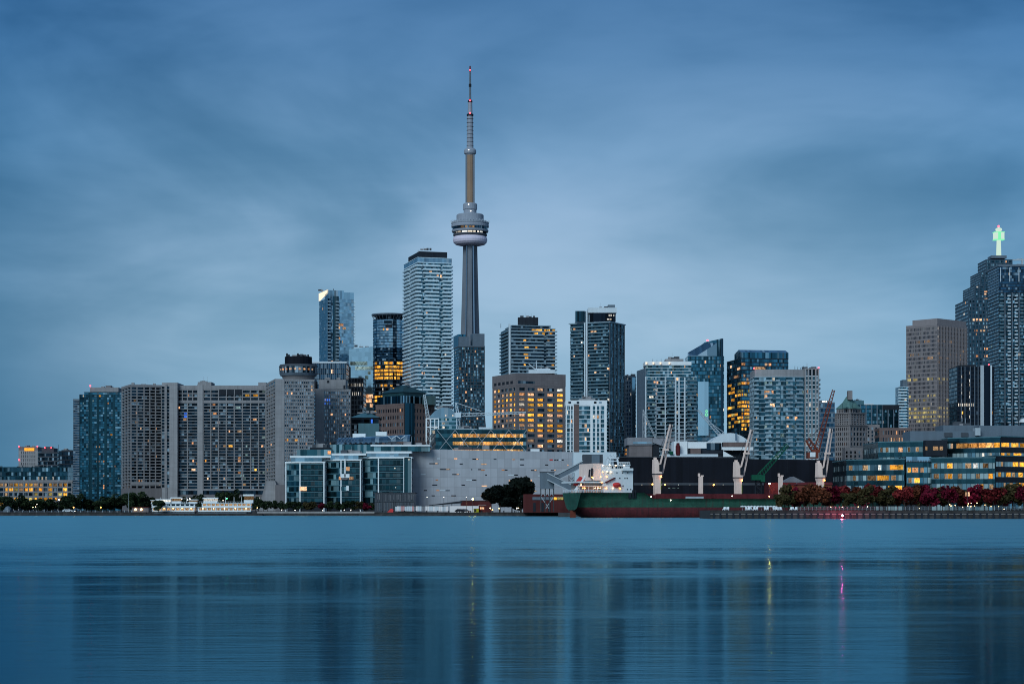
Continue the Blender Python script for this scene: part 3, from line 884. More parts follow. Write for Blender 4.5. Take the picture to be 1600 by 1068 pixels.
b = B('office_tower', 'rounded glass tower with a flared flat roof and yellow lit floors at mid height', 'building', [(p[0], p[1]) for p in round_plan(582.5, 634, 1790, .8, 24)])
cpx = X(608, 1790)
zt = b.zz(498)
b.floors(G, b.zz(563), 40, 'g_dark', 'dark', .28, .25)
b.floors(b.zz(563), b.zz(542), 5, 'g_dark', 'g_blue', .3, .25, slab='middle_slab', band='middle_band')
b.floors(b.zz(542), zt, 10, 'g_pale', 'g_blue', .25, .25, slab='upper_slab', band='upper_band')
rad = (X(634, 1790) - X(582.5, 1790)) / 2
cc = (b.c[0], b.c[1])
b.mb(MB().lathe([(rad - 3, zt), (rad - 2.5, zt + 3)], 24, cc, smooth=False), 'crown_neck', 'g_dark')
b.mb(MB().lathe([(0, zt + 3), (rad - 1, zt + 3), (rad + 1.2, zt + 4.2), (rad + 1.2, zt + 5.2), (0, zt + 5.4)], 32, cc, smooth=False), 'flared_roof', 'slate')
for k in range(14):
    t = math.pi * (1.02 + .96 * k / 13)
    p0 = (cc[0] + (rad - 1.5) * math.cos(t), cc[1] + (rad - 1.5) * math.sin(t) * .98, zt)
    p1 = (cc[0] + (rad + 1) * math.cos(t), cc[1] + (rad + 1) * math.sin(t), zt + 4)
    b.mb(MB().beam(p0, p1, .35), 'roof_strut', 'slate')
b.pbox('roof_screen', 600, 614, 500.5, 505, 'g_dark', -1.2, 1.5)
b.pbox('roof_screen', 602, 613, 506.5, 511, 'dark', -1.2, 1.5)
for p in ((606, 513, 3, 'l_warm'),): b.lit(*p)
r = random.Random(11)
for yy, pr in ((568, .55), (572.5, .9), (576.5, .95), (581, .85), (585.5, .95), (590, .8), (603, .5), (617, .75), (621, .85), (625.5, .6), (630, .55), (641, .35), (646, .35)):
    for k in range(9):
        px = 585.5 + k * 5.3
        lim = 632 if yy < 600 else 604
        if px < lim and r.random() < pr: b.lit(px, yy, r.choice([3, 4.5, 5]), 'l_yel')
for p in ((612, 600, 4), (615, 605, 5), (600, 512, 2)): b.lit(*p, 'l_yel')
for k in range(7): b.lit(598, 600 + k * 7, 1.5, 'l_white')

# brown granite office with dark green pyramid roof
b = B('office_building', 'brown granite office block with punched windows and a dark green pyramid roof', 'building', quad(587, 631, 679, 1500, 43))
zt = b.zz(632)
b.floors(G, zt, 15, 'g_dark', 'brick', .50, .25)
b.piers(0, 10, G, zt, 1.7, 'brick', .06)
b.piers(3, 12, G, zt, 1.35, 'brick', .06)
b.prism('parapet', offset(b.w, .15), zt, b.zz(629.5), 'brick')
b.panel(0, .02, .33, G, b.zz(629), 'g_dark2', .5, 'corner_glass', 1.5)
p2 = shrink(b.w, .92)
p2 = [(x - 1.0, y + 3) for x, y in p2]
b.prism('glass_tier', p2, b.zz(629.6), b.zz(617), 'g_dark2')
p3 = shrink(p2, .80)
b.prism('upper_tier', p3, b.zz(617), b.zz(611), 'dkgreen')
ap = (sum(p[0] for p in p3) / 4, sum(p[1] for p in p3) / 4)
b.mb(MB().frust(offset(p3, 1.2), b.zz(611), [(ap[0] + (p[0] - ap[0]) * .12, ap[1] + (p[1] - ap[1]) * .12) for p in p3], b.zz(598.5)), 'pyramid_roof', 'dkgreen')
b.pbox('penthouse', 660, 680, 618, 632, 'dkgreen', 6, 14)
for k in range(26):
    b.lit(random.Random(k).choice([634, 637, 640, 643, 646]), 634 + random.Random(k + 50).random() * 40, 1.2, 'l_white')
b.rlit(12, ['l_white', 'l_warm', 'l_dim'], (.9, 1.3))

b = B('office_building', 'low dark block with a blue green hipped roof, below the black tower', 'building', rect(549, 592, 1400, 26))
b.floors(G, b.zz(652), 16, 'g_dark', 'dark', .25, .2)
b.mb(MB().frust(offset(b.w, .8), b.zz(652), shrink(b.w, .25), b.zz(644)), 'hipped_roof', 'teal')
b.lit(581, 655, 3, 'l_blue')
b.pbox('terrace_block', 560, 592, 661, 682, 'teal', -6, 5.5)
b.rlit(4, ['l_white'], (1, 1.5))

# ------------------------------------------------------------------ tall white-banded condo
b = B('condo_tower', 'tall slab of white balcony bands with a black roof house and a roof crane', 'building', quad(630.5, 652, 706.5, 1690, 16))
zt = b.zz(409)
b.floors(G, zt, 66, 'g_condo', 'balc', .20, .5)
rows = list(b.rows)
b.fp = b.w
b.balconies(0, [(.01, .14), (.20, .66)], 'balc', 1.5, 1.0, jit=.05)
b.balconies(0, [(.74, .99)], 'balc', 1.7, 1.0, jit=.04)
b.balconies(3, [(.06, .46), (.54, .98)], 'balc', 1.5, 1.0, jit=.04)
b.balconies(1, [(.05, .5)], 'balc', 1.5, 1.0)
b.floors(zt, b.zz(401.5), 1, 'g_pale', 'balc', .1, .3, slab='top_slab', band='top_glass')
b.prism('roof_house', shrink(b.w, .80), b.zz(401.5) - .02, b.zz(391), 'dark')
za = b.zz(390) ; yy = b.c[1]
m = MB().beam((X(653, yy), yy - 6, za + 1.5), (X(687, yy), yy - 4, za), 1.2)
m.beam((X(655, yy), yy - 6, za - .5), (X(655, yy), yy - 6, za + 3), .7).beam((X(672, yy), yy - 5, za - 2), (X(672, yy), yy - 5, za + 1), 1.2).box(X(683, yy), X(687.5, yy), yy - 6, yy - 3, za - 1.5, za + 1.2)
b.mb(m, 'roof_crane', 'steel')
for p in ((673, 424.5, 4), (684, 431.5, 3), (689, 432, 2), (667, 491.5, 2.5), (677, 588.5, 2.5), (674, 609, 3), (660, 583, 2), (655, 574, 2), (650, 511, 2), (663, 586, 1.5)): b.lit(*p, 'l_warm')
b.rlit(10, ['l_dim', 'l_white'], (1, 2))

# ------------------------------------------------------------------ the communications tower
TY = 2400.0
TX = X(734.5, TY)
PXM = TY / F
tw = thing('communications_tower', 'very tall slender concrete communications tower with a round pod and antenna', 'tower', (TX, TY, G))
def tz(py): return Z(py, TY) - G
def ysec(r, k=.50, wd=.24):
    pts = []
    for a in (-90, 30, 150):
        t = R(a)
        c, s_ = math.cos(t), math.sin(t)
        w = r * wd
        for q in (-1, 1):
            pts.append((r * c - q * w * s_, r * s_ + q * w * c))
        t2 = R(a + 60)
        pts.append((r * k * math.cos(t2), r * k * math.sin(t2)))
    return pts
m = MB()
prof = [(800, 84), (760, 70), (700, 54), (660, 46), (600, 36.5), (560, 31.5), (521, 28), (480, 25.6), (430, 23.2), (378, 21)]
secs = [(tz(y), ysec(w * PXM / 2 / .94)) for y, w in prof]
for (z0, a), (z1, c) in zip(secs, secs[1:]):
    n = len(a)
    for i in range(n):
        j = (i + 1) % n
        m.face([(*a[i], z0), (*a[j], z0), (*c[j], z1), (*c[i], z1)], [(0, z0), (8, z0), (8, z1), (0, z1)])
m.build('shaft', tw, M['tower'])
for sgn in (-1, 1):
    m = MB()
    for (y0, w0), (y1, w1) in zip(prof[2:], prof[3:]):
        xa, xb = sgn * w0 * PXM * .235, sgn * w1 * PXM * .235
        ya, yb = -w0 * PXM * .36, -w1 * PXM * .36
        h = .75
        m.face([(xa - h, ya, tz(y0)), (xa + h, ya, tz(y0)), (xb + h, yb, tz(y1)), (xb - h, yb, tz(y1))], [(0, tz(y0)), (2, tz(y0)), (2, tz(y1)), (0, tz(y1))])
        m.face([(xa - h, ya, tz(y0)), (xb - h, yb, tz(y1)), (xb - h, yb + 6, tz(y1)), (xa - h, ya + 6, tz(y0))], None)
        m.face([(xa + h, ya, tz(y0)), (xa + h, ya + 6, tz(y0)), (xb + h, yb + 6, tz(y1)), (xb + h, yb, tz(y1))], None)
    m.build('lift_track', tw, M['g_shaft'])
r = lambda px: px * PXM / 2
def lat(name, prof, mat, n=40, smooth=True, par=None):
    return MB().lathe([(r(w), tz(y)) for w, y in prof], n, smooth=smooth).build(name, par or tw, M[mat])
lat('radome', [(20, 384), (34, 383.5), (46, 382), (52, 379), (54, 375.5), (53, 372), (50, 370), (30, 369.5)], 'radome')
lat('lower_floor', [(30, 369.6), (51, 369.5), (53, 368.2), (53, 366.3), (50, 366)], 'towerdk')
pod = lat('pod_window', [(51, 366.2), (54, 363)], 'g_pod', smooth=False)
lat('mid_floor', [(50, 363.1), (56.5, 363), (57.5, 361.2), (57.5, 359.8), (52, 359.6)], 'antgrey')
pod2 = lat('upper_pod_window', [(54.5, 359.7), (55.5, 355.6)], 'g_pod', smooth=False)
lat('roof_ring', [(50, 355.7), (58.5, 355.4), (58.8, 352.8), (57.5, 350.6), (58.6, 350.3), (58.8, 347.5), (50, 345.5), (42, 345.3), (42.5, 344.8), (42.5, 336.5), (40, 335.2), (18, 335)], 'antgrey')
for k in range(36):
    t = 2 * math.pi * k / 36
    if k == 0: fm = MB().beam((0, 0, tz(350)), (1.6, 0, tz(345.6)), .5).mesh('rim_fin', M['white2'])
    link('rim_fin', fm, tw, (r(57.5) * math.cos(t), r(57.5) * math.sin(t), 0), t)
def arc(name, rr, y0, y1, d0, d1, mat, par):
    m = MB(); n = 6
    for i in range(n):
        a, c = R(d0 + (d1 - d0) * i / n), R(d0 + (d1 - d0) * (i + 1) / n)
        for q in (0, .35):
            pts = [((rr - q) * math.cos(a), (rr - q) * math.sin(a), tz(y1)), ((rr - q) * math.cos(c), (rr - q) * math.sin(c), tz(y1)), ((rr - q) * math.cos(c), (rr - q) * math.sin(c), tz(y0)), ((rr - q) * math.cos(a), (rr - q) * math.sin(a), tz(y0))]
            m.face(pts if q == 0 else pts[::-1])
    m.build(name, par, M[mat])
for d0, d1, mt in ((215, 224, 'l_white'), (226, 238, 'l_white'), (243, 262, 'l_white'), (264, 279, 'l_white'), (282, 290, 'l_white'), (296, 302, 'l_white'), (306, 318, 'l_white')):
    arc('lit_window', r(53.4), 363.6, 365.8, d0, d1, mt, pod)
for d0, d1 in ((240, 252), (255, 262), (268, 276), (278, 285)):
    arc('lit_window', r(55.6), 356.2, 359.2, d0, d1, 'l_dim', pod2)
lat('upper_collar', [(15, 334.9), (19, 334.8), (20, 333), (20, 328), (22, 327.5), (22, 319.5), (20, 318), (14, 317.6)], 'antgrey', 20)
lat('upper_shaft', [(15.6, 335), (14.2, 316), (13.6, 242)], 'towor', 12, False)
for sgn in (-1, 1):
    MB().box(sgn * r(11.4) - 1.1, sgn * r(11.4) + 1.1, -r(10.5), r(8), tz(318), tz(242)).build('side_duct', tw, M['tower'])
lat('sky_pod', [(13, 243), (15, 241.6), (18.4, 240.2), (19, 238), (19, 235.5), (17, 233.5), (13, 232)], 'antgrey', 24)
lat('antenna_base', [(10.4, 233), (9.4, 200), (9.2, 181)], 'antgrey', 12, False)
for py in (228, 222, 216, 210, 204, 198, 192, 186): lat('antenna_ring', [(9.2, py + .3), (10.8, py + .25), (10.8, py - .25), (9.2, py - .3)], 'towerdk', 12, False)
lat('antenna_collar', [(8, 182), (10.4, 181.5), (10.6, 178.6), (8, 178)], 'dark', 16, False)
lat('antenna_middle', [(7.4, 179), (6.6, 160)], 'antgrey', 12, False)
lat('antenna_collar', [(5, 160.6), (7.4, 160.2), (7.4, 158), (3, 155.5)], 'dark', 16, False)
lat('antenna_upper', [(3.6, 158), (2.9, 112.5)], 'slate', 10, False)
lat('antenna_collar', [(2.5, 136.5), (4.2, 136), (4.2, 131.5), (2.5, 131)], 'dark', 12, False)
lat('antenna_tip', [(2.6, 112.7), (2.2, 104), (0, 102.6)], 'rust', 10, False)
for py, rr in ((110, 1.5), (158, 3.6), (178, 5)):
    MB().lathe([(0, -.8), (.9, -.5), (.9, .5), (0, .8)], 8).build('warning_light', tw, M['e_red'], loc=(0, -rr * PXM - .4, tz(py)))
for px, py in ((-2, 321), (1.5, 331.5), (-2, 236)):
    MB().lathe([(0, -.5), (.5, 0), (0, .5)], 6).build('lamp', tw, M['e_white'], loc=(px * PXM, -r(22) - .4 if py > 300 else -r(19) - .4, tz(py)))
# ------------------------------------------------------------------ around and behind the tower
b = B('condo_tower', 'dark blue grid apartment tower with two pale crown boxes, standing before the communications tower', 'building', quad(708.5, 717, 757.5, 2080, 12))
zt = b.zz(541)
b.floors(G, zt, 56, 'g_dark2', 'greydk', .22, .25)
b.piers(0, 9, G, zt, .5, 'greydk', .10)
b.prism('roof_slab', offset(b.w, .2), zt, b.zz(539.5), 'slate')
b.panel(0, 0, .40, b.zz(540), b.zz(525.5), 'slate', .1, 'crown_box', 12)
b.panel(0, .54, .99, b.zz(540), b.zz(520.5), 'slate', .1, 'crown_box', 14)
b.panel(3, .0, .9, b.zz(540), b.zz(521.5), 'g_teal', .1, 'crown_glass', 8)
for p in ((743, 550, 2), (714.5, 592, 2), (723.5, 592.5, 3), (714, 605, 2), (728, 611.5, 2), (728, 628, 2), (736, 640, 2), (746, 655, 2)): b.lit(*p, 'l_warm')
b.rlit(40, ['l_teal', 'l_white', 'l_dim', 'l_teal'], (1.2, 2.6))

b = B('condo_tower', 'balconied dark tower with a warm lit top storey, behind the orange lit office block', 'building', quad(782, 795, 868, 1580, 10))
zt = b.zz(512)
b.floors(G, zt, 52, 'g_dark', 'balc2', .16, .3)
b.panel(0, 0, .035, G, b.zz(506), 'white2', .4, 'white_fin', 1.2)
b.fp = b.w
b.balconies(0, [(.05, .74)], 'balc2', 1.3, .75)
b.balconies(0, [(.80, 1.03)], 'balc2', 1.5, .75)
b.balconies(3, [(.05, .95)], 'balcdk', 1.4, .7)
p2 = shrink(b.w, .84)
b.floors(zt, b.zz(506.8), 1, 'g_dark', 'balc2', .2, .3, poly=p2, slab='top_slab', band='top_band')
b.pbox('roof_house', 809, 841, 495.6, 507, 'dark', 8, 16)
b.mast(782.5, 505, 512, .2, 0)
for px in range(833, 866, 4): b.lit(px, 515.5 if px % 3 else 519.5, 4, 'l_yel')
for p in ((820, 531, 4), (823, 543, 7), (822, 553, 7), (823, 559, 5), (838, 522, 5), (845, 514, 4), (855, 515, 6), (838, 517, 5), (820, 571, 3), (864, 573, 4), (838, 543, 3)): b.lit(*p, 'l_yel')
b.rlit(16, ['l_dim', 'l_white'], (1, 2.5))

b = B('office_building', 'squat brownish office block with rows of orange lit windows and a blank top band', 'building', quad(769.5, 807, 883.5, 1240, 26))
zt = b.zz(601.5)
b.floors(b.zz(706), zt, 13, 'g_dark', 'brown', .42, .4)
b.piers(0, 5, b.zz(706), zt, 2.0, 'brown', .05)
b.piers(3, 6, b.zz(706), zt, 1.9, 'brown', .05)
b.prism('base', b.w, G, b.zz(706), 'brown')
b.prism('top_band', offset(b.w, .12), zt, b.zz(582.5), 'brown')
for i in range(5): b.panel(3, .08 + .17 * i, .08 + .17 * i + .10, b.zz(598.5), b.zz(594), 'dark', .18, 'top_window', .5)
b.panel(0, .03, .37, b.zz(598.5), b.zz(594.5), 'g_dark', .16, 'top_window', .5)
m = MB()
Yr = b.Y + 12
m.box(X(826, Yr), X(867, Yr), Yr, Yr + 12, Z(583, Yr), Z(577.5, Yr)).box(X(836, Yr), X(860, Yr), Yr + 2, Yr + 8, Z(577.5, Yr), Z(575, Yr))
b.mb(m, 'roof_plant', 'white2')
b.mast(838.5, 563, 578, .3, 14, 'white2')
b.mb(MB().beam(P(826, 568, Yr), P(838, 578, Yr), .5).lathe([(0, Z(567, Yr)), (1.6, Z(566, Yr)), (0, Z(565.5, Yr))], 10, (X(826, Yr), Yr)), 'roof_dish', 'white2')
rows_y = [605.5, 613, 620.5, 629, 636, 644.5, 652, 660, 668, 675.5, 683.5, 691.5, 699]
cols = [814.5, 829, 843.5, 859, 874]
pat = {0: '..d..', 1: 'dd.dw', 2: 'd1111w', 3: 'w1111', 4: 'd1111', 5: 'd1111', 6: '111dd', 7: 'dd.d.', 8: 'd1111', 9: 'd1111', 10: '..d.d', 11: 'dd.1w', 12: '1.d.d'}
for i, yy in enumerate(rows_y):
    s_ = (pat[i] + '.....')[:5]
    for j, c in enumerate(s_):
        if c != '.': b.lit(cols[j], yy, 10.5, {'1': 'l_yel', 'd': 'l_warm', 'w': 'l_white'}[c])
r = random.Random(5)
for yy, q in ((620, .9), (628, .95), (636, .95), (644, .9), (652, .8), (613, .5), (660, .6), (668, .5), (676, .4), (684, .3)):
    for k in range(6):
        if r.random() < q: b.lit(773 + k * 6.1, yy, r.choice([2.4, 3.6]), r.choice(['l_yel', 'l_warm', 'l_warm']))

b = B('condo_tower', 'very tall dark glass apartment tower with a white crown and a pair of white fins', 'building', quad(890.5, 953, 976, 1560, 62))
# the broad side faces the water
zt = b.zz(503.5)
b.floors(G, zt, 55, 'g_dark2', 'balcdk', .16, .3)
b.fp = b.w
b.balconies(3, [(.02, .34)], 'balcdk', 1.2, .7)
b.balconies(3, [(.47, .97)], 'balcdk', 1.2, .7)
b.panel(3, .375, .405, G + 20, b.zz(484), 'white2', 1.3, 'white_fin', 1.5)
b.panel(3, .425, .455, G + 20, b.zz(484), 'white2', 1.3, 'white_fin', 1.5)
b.piers(0, 4, G, zt, .7, 'greydk', .15)
b.prism('roof_slab', offset(b.w, .8), zt, b.zz(502), 'balc2')
b.pbox('roof_house', 899, 913.8, 485.6, 502.1, 'g_dark2', 8, 14)
b.pbox('roof_house', 921, 962, 488.5, 502.1, 'g_black', 8, 16)
b.pbox('crown', 919, 963.5, 480.5, 488.4, 'white2', 7.4, 17)
b.pbox('crown_top', 950, 961, 476, 480.5, 'slate', 10, 8)
for px in (952, 955, 959): b.pbox('crown_window', px - 1, px + .8, 491, 494, 'l_white', 7.8, .3)
for px in (950, 954): b.pbox('crown_window', px - 1.5, px + 1.5, 497.5, 499.5, 'l_white', 7.8, .3)
for p in ((930, 539.5, 3), (930, 545.5, 3.5), (919.5, 556.5, 2), (897, 558, 2), (950.5, 574, 4.5), (930, 584, 3), (955, 686, 4), (935, 640, 2), (897, 517, 3), (925, 517, 4), (930, 520, 3)): b.lit(*p, 'l_warm')
b.rlit(46, ['l_teal', 'l_teal', 'l_white', 'l_dim'], (1.2, 2.6))

b = B('condo_tower', 'short white framed apartment block behind the brown chimney', 'building', rect(884, 948, 1150, 22))
zt = b.zz(633)
b.floors(G, zt, 24, 'g_condo', 'white2', .18, .5)
b.prism('white_crown', offset(b.w, .15), zt, b.zz(625), 'white')
for f0, f1 in ((0, .03), (.10, .13), (.17, .20), (.60, .66), (.72, .76), (.82, .85), (.94, 1.0)):
    b.panel(0, f0, f1, G, zt, 'white', .25, 'white_fin')
b.pbox('roof_house', 905, 930, 622.8, 625.1, 'conc_lt', 4, 10)
for px in (890, 903, 930, 938): b.pbox('crown_window', px - 2, px + 2, 627, 630, 'g_dark', -.3, .3)
for p in ((915, 665, 3), (933.5, 653.5, 3.5), (919, 673, 2), (915, 686, 2), (893, 659, 2)): b.lit(*p, 'l_warm')
b.rlit(24, ['l_teal', 'l_white'], (1.2, 2.5))

ch = thing('chimney', 'tall dark brown square brick chimney in front of the short white block', 'chimney', (X(900.7, 1000), 1000, G))
m = MB()
hw0, hw1, zc = 1.55, 1.3, Z(633, 1000) - G
m.frust([(-hw0, -hw0), (hw0, -hw0), (hw0, hw0), (-hw0, hw0)], 0, [(-hw1, -hw1), (hw1, -hw1), (hw1, hw1), (-hw1, hw1)], zc)
m.build('stack', ch, M['brick'])
MB().box(-hw1 - .12, hw1 + .12, -hw1 - .12, hw1 + .12, zc + .003, zc + .6).build('cap', ch, M['conc_dk'])

b = B('condo_tower', 'narrow grey blue tower in the gap beside the very tall dark tower', 'building', quad(972, 987, 994, 1650, 40))
b.floors(G, b.zz(587), 34, 'g_blue', 'slate', .3, .2)
b.piers(3, 6, G, b.zz(587), .6, 'slate', .1)
b.panel(0, .1, .8, G, b.zz(589), 'g_sky', .15, 'bright_corner')
b.mast(986, 584, 588, .3, 3)
b.rlit(12, ['l_teal', 'l_white'], (1, 2))
for yy in (693, 700, 707): b.lit(977.5, yy, 5, 'l_yel')

b = B('condo_tower', 'white gridded teal apartment tower with spotlights along its crown', 'building', quad(995, 1008, 1089, 1350, 8))
zt = b.zz(588)
b.floors(G, zt, 36, 'g_condo', 'white2', .16, .4)
b.fp = b.w
for f0, f1 in ((0, .022), (.20, .215), (.38, .395), (.57, .60), (.64, .665), (.75, .775)):
    b.panel(0, f0, f1, G, zt, 'white2', .3, 'white_fin')
b.balconies(0, [(.03, .2), (.42, .56)], 'balcdk', 1.1, .7)
b.balconies(0, [(.80, .99)], 'balcdk', 1.1, .7)
b.panel(3, .0, 1, G, b.zz(575), 'slate', .1, 'grey_side')
up = quad(1008, 1010, 1078, 1352, 8)
up = rect(1008, 1080, 1353, 20)
b.floors(zt, b.zz(569.5), 4, 'g_condo', 'white2', .16, .3, poly=up, slab='setback_slab', band='setback_band')
b.fp = b.w
b.prism('crown', offset(up, .15), b.zz(569.5), b.zz(564), 'white')
b.pbox('roof_house', 1040, 1068, 560.5, 564.1, 'conc_lt', 4, 12)
for k, px in enumerate((1010, 1021, 1032, 1046)):
    b.pbox('crown_spotlight', px - 1.2, px + 1.2, 565.5, 568.5, 'e_crown', 1.6, .4)
for k in range(9): b.mast(1020 + k * 6.5, 561.8 if k % 2 else 560.3, 564.5, .15, 8)
for p in ((1058.5, 592, 3), (1025.5, 614, 3), (1027, 596, 3), (1023, 598, 3), (1049, 580, 1.5), (1070, 572.5, 1.5), (1014, 640, 2), (1010, 661, 1.5)): b.lit(*p, 'l_warm')
b.rlit(60, ['l_teal', 'l_teal', 'l_teal', 'l_white'], (1.4, 3))

b = B('office_tower', 'blue glass office tower with a steep slanted top rising to a point', 'building', rect(1074.5, 1131.5, 1790, 30))
zt = b.zz(556)
b.floors(G, zt, 42, 'g_teal', 'g_span', .2, .1)
YY = b.Y
m = MB()
def wedge(m, x0, x1, y0, y1, zb, za0, za1, mi=0):
    a, c = X(x0, YY), X(x1, YY)
    m.face([(a, y0, zb), (c, y0, zb), (c, y0, za1), (a, y0, za0)], [(a, zb), (c, zb), (c, za1), (a, za0)], mi)
    m.face([(c, y1, zb), (a, y1, zb), (a, y1, za0), (c, y1, za1)], None, mi)
    m.face([(a, y1, zb), (a, y0, zb), (a, y0, za0), (a, y1, za0)], None, mi)
    m.face([(c, y0, zb), (c, y1, zb), (c, y1, za1), (c, y0, za1)], None, mi)
    m.face([(a, y0, za0), (c, y0, za1), (c, y1, za1), (a, y1, za0)], None, mi)
    return m
b.mb(wedge(MB(), 1102, 1131.5, YY + 12, YY + 30, zt, b.zz(533), b.zz(526.5)), 'tall_wedge', 'g_teal')
m = MB()
a0, a1, a2 = X(1074.5, YY), X(1100, YY), X(1120, YY)
zr = b.zz(535.5)
m.face([(a0, YY, zt), (a2, YY, zt), (a2, YY, zr), (a1 - 6, YY, zt + .5)], [(0, 0), (8, 0), (8, 8), (4, 0)])
m.face([(a0, YY, zt + .05), (a1 - 6, YY, zt + .55), (a2, YY, zr + .05), (a2 - 10, YY + 11.9, zr + 1), (a0 + 1, YY + 11.9, zt + 4)])
m.face([(a2, YY, zt), (a2, YY + 11.9, zt), (a2, YY + 11.9, zr), (a2, YY, zr)])
b.mb(m, 'sloped_roof', 'g_pale')
b.panel(0, .905, .975, G, b.zz(529), 'g_blue', .3, 'edge_fin')
b.pbox('mirror_annex', 1090.5, 1107, 596, 680, 'g_sky', -9, 8.8)
b.red_light(1105.5, 531.5, 14, .8)
for p in ((1102, 565, 2), (1126, 570, 2), (1097, 657, 2), (1110, 650, 2), (1103, 640, 2)): b.lit(*p, 'l_warm')
b.rlit(26, ['l_teal', 'l_white', 'l_dim'], (1.2, 2.4))
# green neon figure
YS = YY - 9.6
m = MB()
for cy_, rr in ((642, 1.5), (647.5, 2.0)):
    ce = P(1104, cy_, YS)
    pts = [ce + Vector((math.cos(2 * math.pi * k / 12), 0, math.sin(2 * math.pi * k / 12))) * rr * YS / F for k in range(12)]
    for k in range(12): m.tube(pts[k], pts[(k + 1) % 12], .38, n=6)
b.mb(m, 'neon_sign', 'e_gbox')

b = B('office_tower', 'dark teal office tower with many yellow lit floors low down, behind the bowed apartment block', 'building', quad(1135.5, 1158.5, 1232, 1740, 10))
zt = b.zz(559)
b.floors(G, zt, 40, 'g_teal', 'dark', .24, .1)
main = [b.w[0], b.w[1], b.w[2], tuple(Vector(b.w[3]) )]
b.panel(0, 0, 1, zt + .02, b.zz(550), 'g_teal', .05, 'top_screen', 22)
pa = b.edge(0, b.w)
d_ = (pa[1] - pa[0]).normalized(); n_ = Vector((-d_.y, d_.x, 0))
m = MB()
A_, B2 = pa[0], pa[1]
zs, ze = b.zz(550), b.zz(545)
m.face([(A_.x, A_.y, zs), (B2.x, B2.y, zs), *[tuple(v) for v in ((B2.x + n_.x * 9, B2.y + n_.y * 9, ze), (A_.x + n_.x * 9, A_.y + n_.y * 9, ze))]])
m.face([(B2.x + n_.x * 20, B2.y + n_.y * 20, zs), (A_.x + n_.x * 20, A_.y + n_.y * 20, zs), (A_.x + n_.x * 9, A_.y + n_.y * 9, ze), (B2.x + n_.x * 9, B2.y + n_.y * 9, ze)])
for Q in (A_, B2):
    m.face([(Q.x, Q.y, zs), (Q.x + n_.x * 9, Q.y + n_.y * 9, ze), (Q.x + n_.x * 20, Q.y + n_.y * 20, zs)])
b.mb(m, 'slanted_glass_top', 'g_pale')
b.mast(1152, 549, 560, .3, 10); b.mast(1150.5, 550, 551, .8, 10)
for p in ((1181, 574, 6), (1197, 568, 4), (1203, 567.5, 4), (1159, 571, 6), (1154, 573, 4), (1190, 574.5, 12), (1150, 590, 6), (1163, 589, 3), (1162, 600, 8), (1168, 592, 3), (1142, 572, 2)): b.lit(*p, 'l_warm')
r = random.Random(21)
for yy, q in ((600, .3), (610, .8), (615, .9), (626, .7), (637, .8), (642, .85), (647, .9), (653, .8), (659, .75), (664, .7), (670, .6)):
    for k in range(8):
        px = 1140 + k * 5
        if r.random() < q * (1.0 if px > 1158 else .75): b.lit(px, yy, r.choice([2.5, 4.2, 5]), r.choice(['l_yel', 'l_yel', 'l_lime']))
b.rlit(14, ['l_white', 'l_teal'], (1, 1.6))

b = B('condo_tower', 'bowed teal grey apartment block with a concrete parapet, behind the orange crane', 'building', bow(1177.5, 1257, 1190, 24, 4.0))
zt = b.zz(588)
b.floors(G, zt, 31, 'g_condo', 'balc2', .14, .35)
b.prism('parapet', offset(bow(1179, 1257, 1191, 22, 4.0), 0), zt, b.zz(576.5), 'conc_lt')
bay = rect(1257.2, 1280, 1190, 22)
b.floors(G, b.zz(586), 31, 'g_condo', 'white2', .20, .4, poly=bay, slab='bay_slab', band='bay_band')
for f in (0, .26, .5, .76, 1.0): b.piers(0, [f], G, b.zz(575), .9, 'conc_lt', .12, poly=bay)
b.prism('bay_crown', offset(rect(1257.4, 1279.8, 1191.5, 20), 0), b.zz(586), b.zz(576), 'g_dark')
b.prism('bay_cap', offset(bay, .2), b.zz(576), b.zz(574.2), 'conc_lt')
b.fp = bay
b.balconies(1, [(.1, .6)], 'balc2', 1.2, .8, rows=b.rows[31:])
b.fp = b.w
for k in (0, 2, 3, 4, 6, 7, 8, 9):
    b.fp = b.w
    b.balconies(k, [(.0, .55) if k % 2 else (.2, 1.0)], 'balc2', .7, .75, rows=b.rows[:31])
for k in range(6): b.mast(1242 + k * 4.5, 571.5 + (k % 3) * 1.2, 577, .16, 8)
b.red_light(1279, 574, 2, .45); b.red_light(1178, 575, 4, .45)
for p in ((1194.5, 616.5, 4), (1194.5, 620, 3), (1207, 613, 3), (1200, 613, 8), (1208, 635.5, 7), (1217, 645, 3), (1231, 656, 4), (1231, 669, 3), (1244, 656, 4), (1182, 650, 1.6), (1182, 690, 1.6), (1262, 613, 2)): b.lit(*p, 'l_warm')
b.rlit(70, ['l_teal', 'l_teal', 'l_teal', 'l_white'], (1.4, 3))

b = B('office_building', 'plain dark blue block seen behind the orange crane boom', 'building', rect(1279, 1304.5, 1500, 26))
b.floors(G, b.zz(628), 22, 'g_blue', 'slate', .3, .1)
for k in range(4): b.red_light(1285 + k * 2, 627, 2, .3, 'e_white')

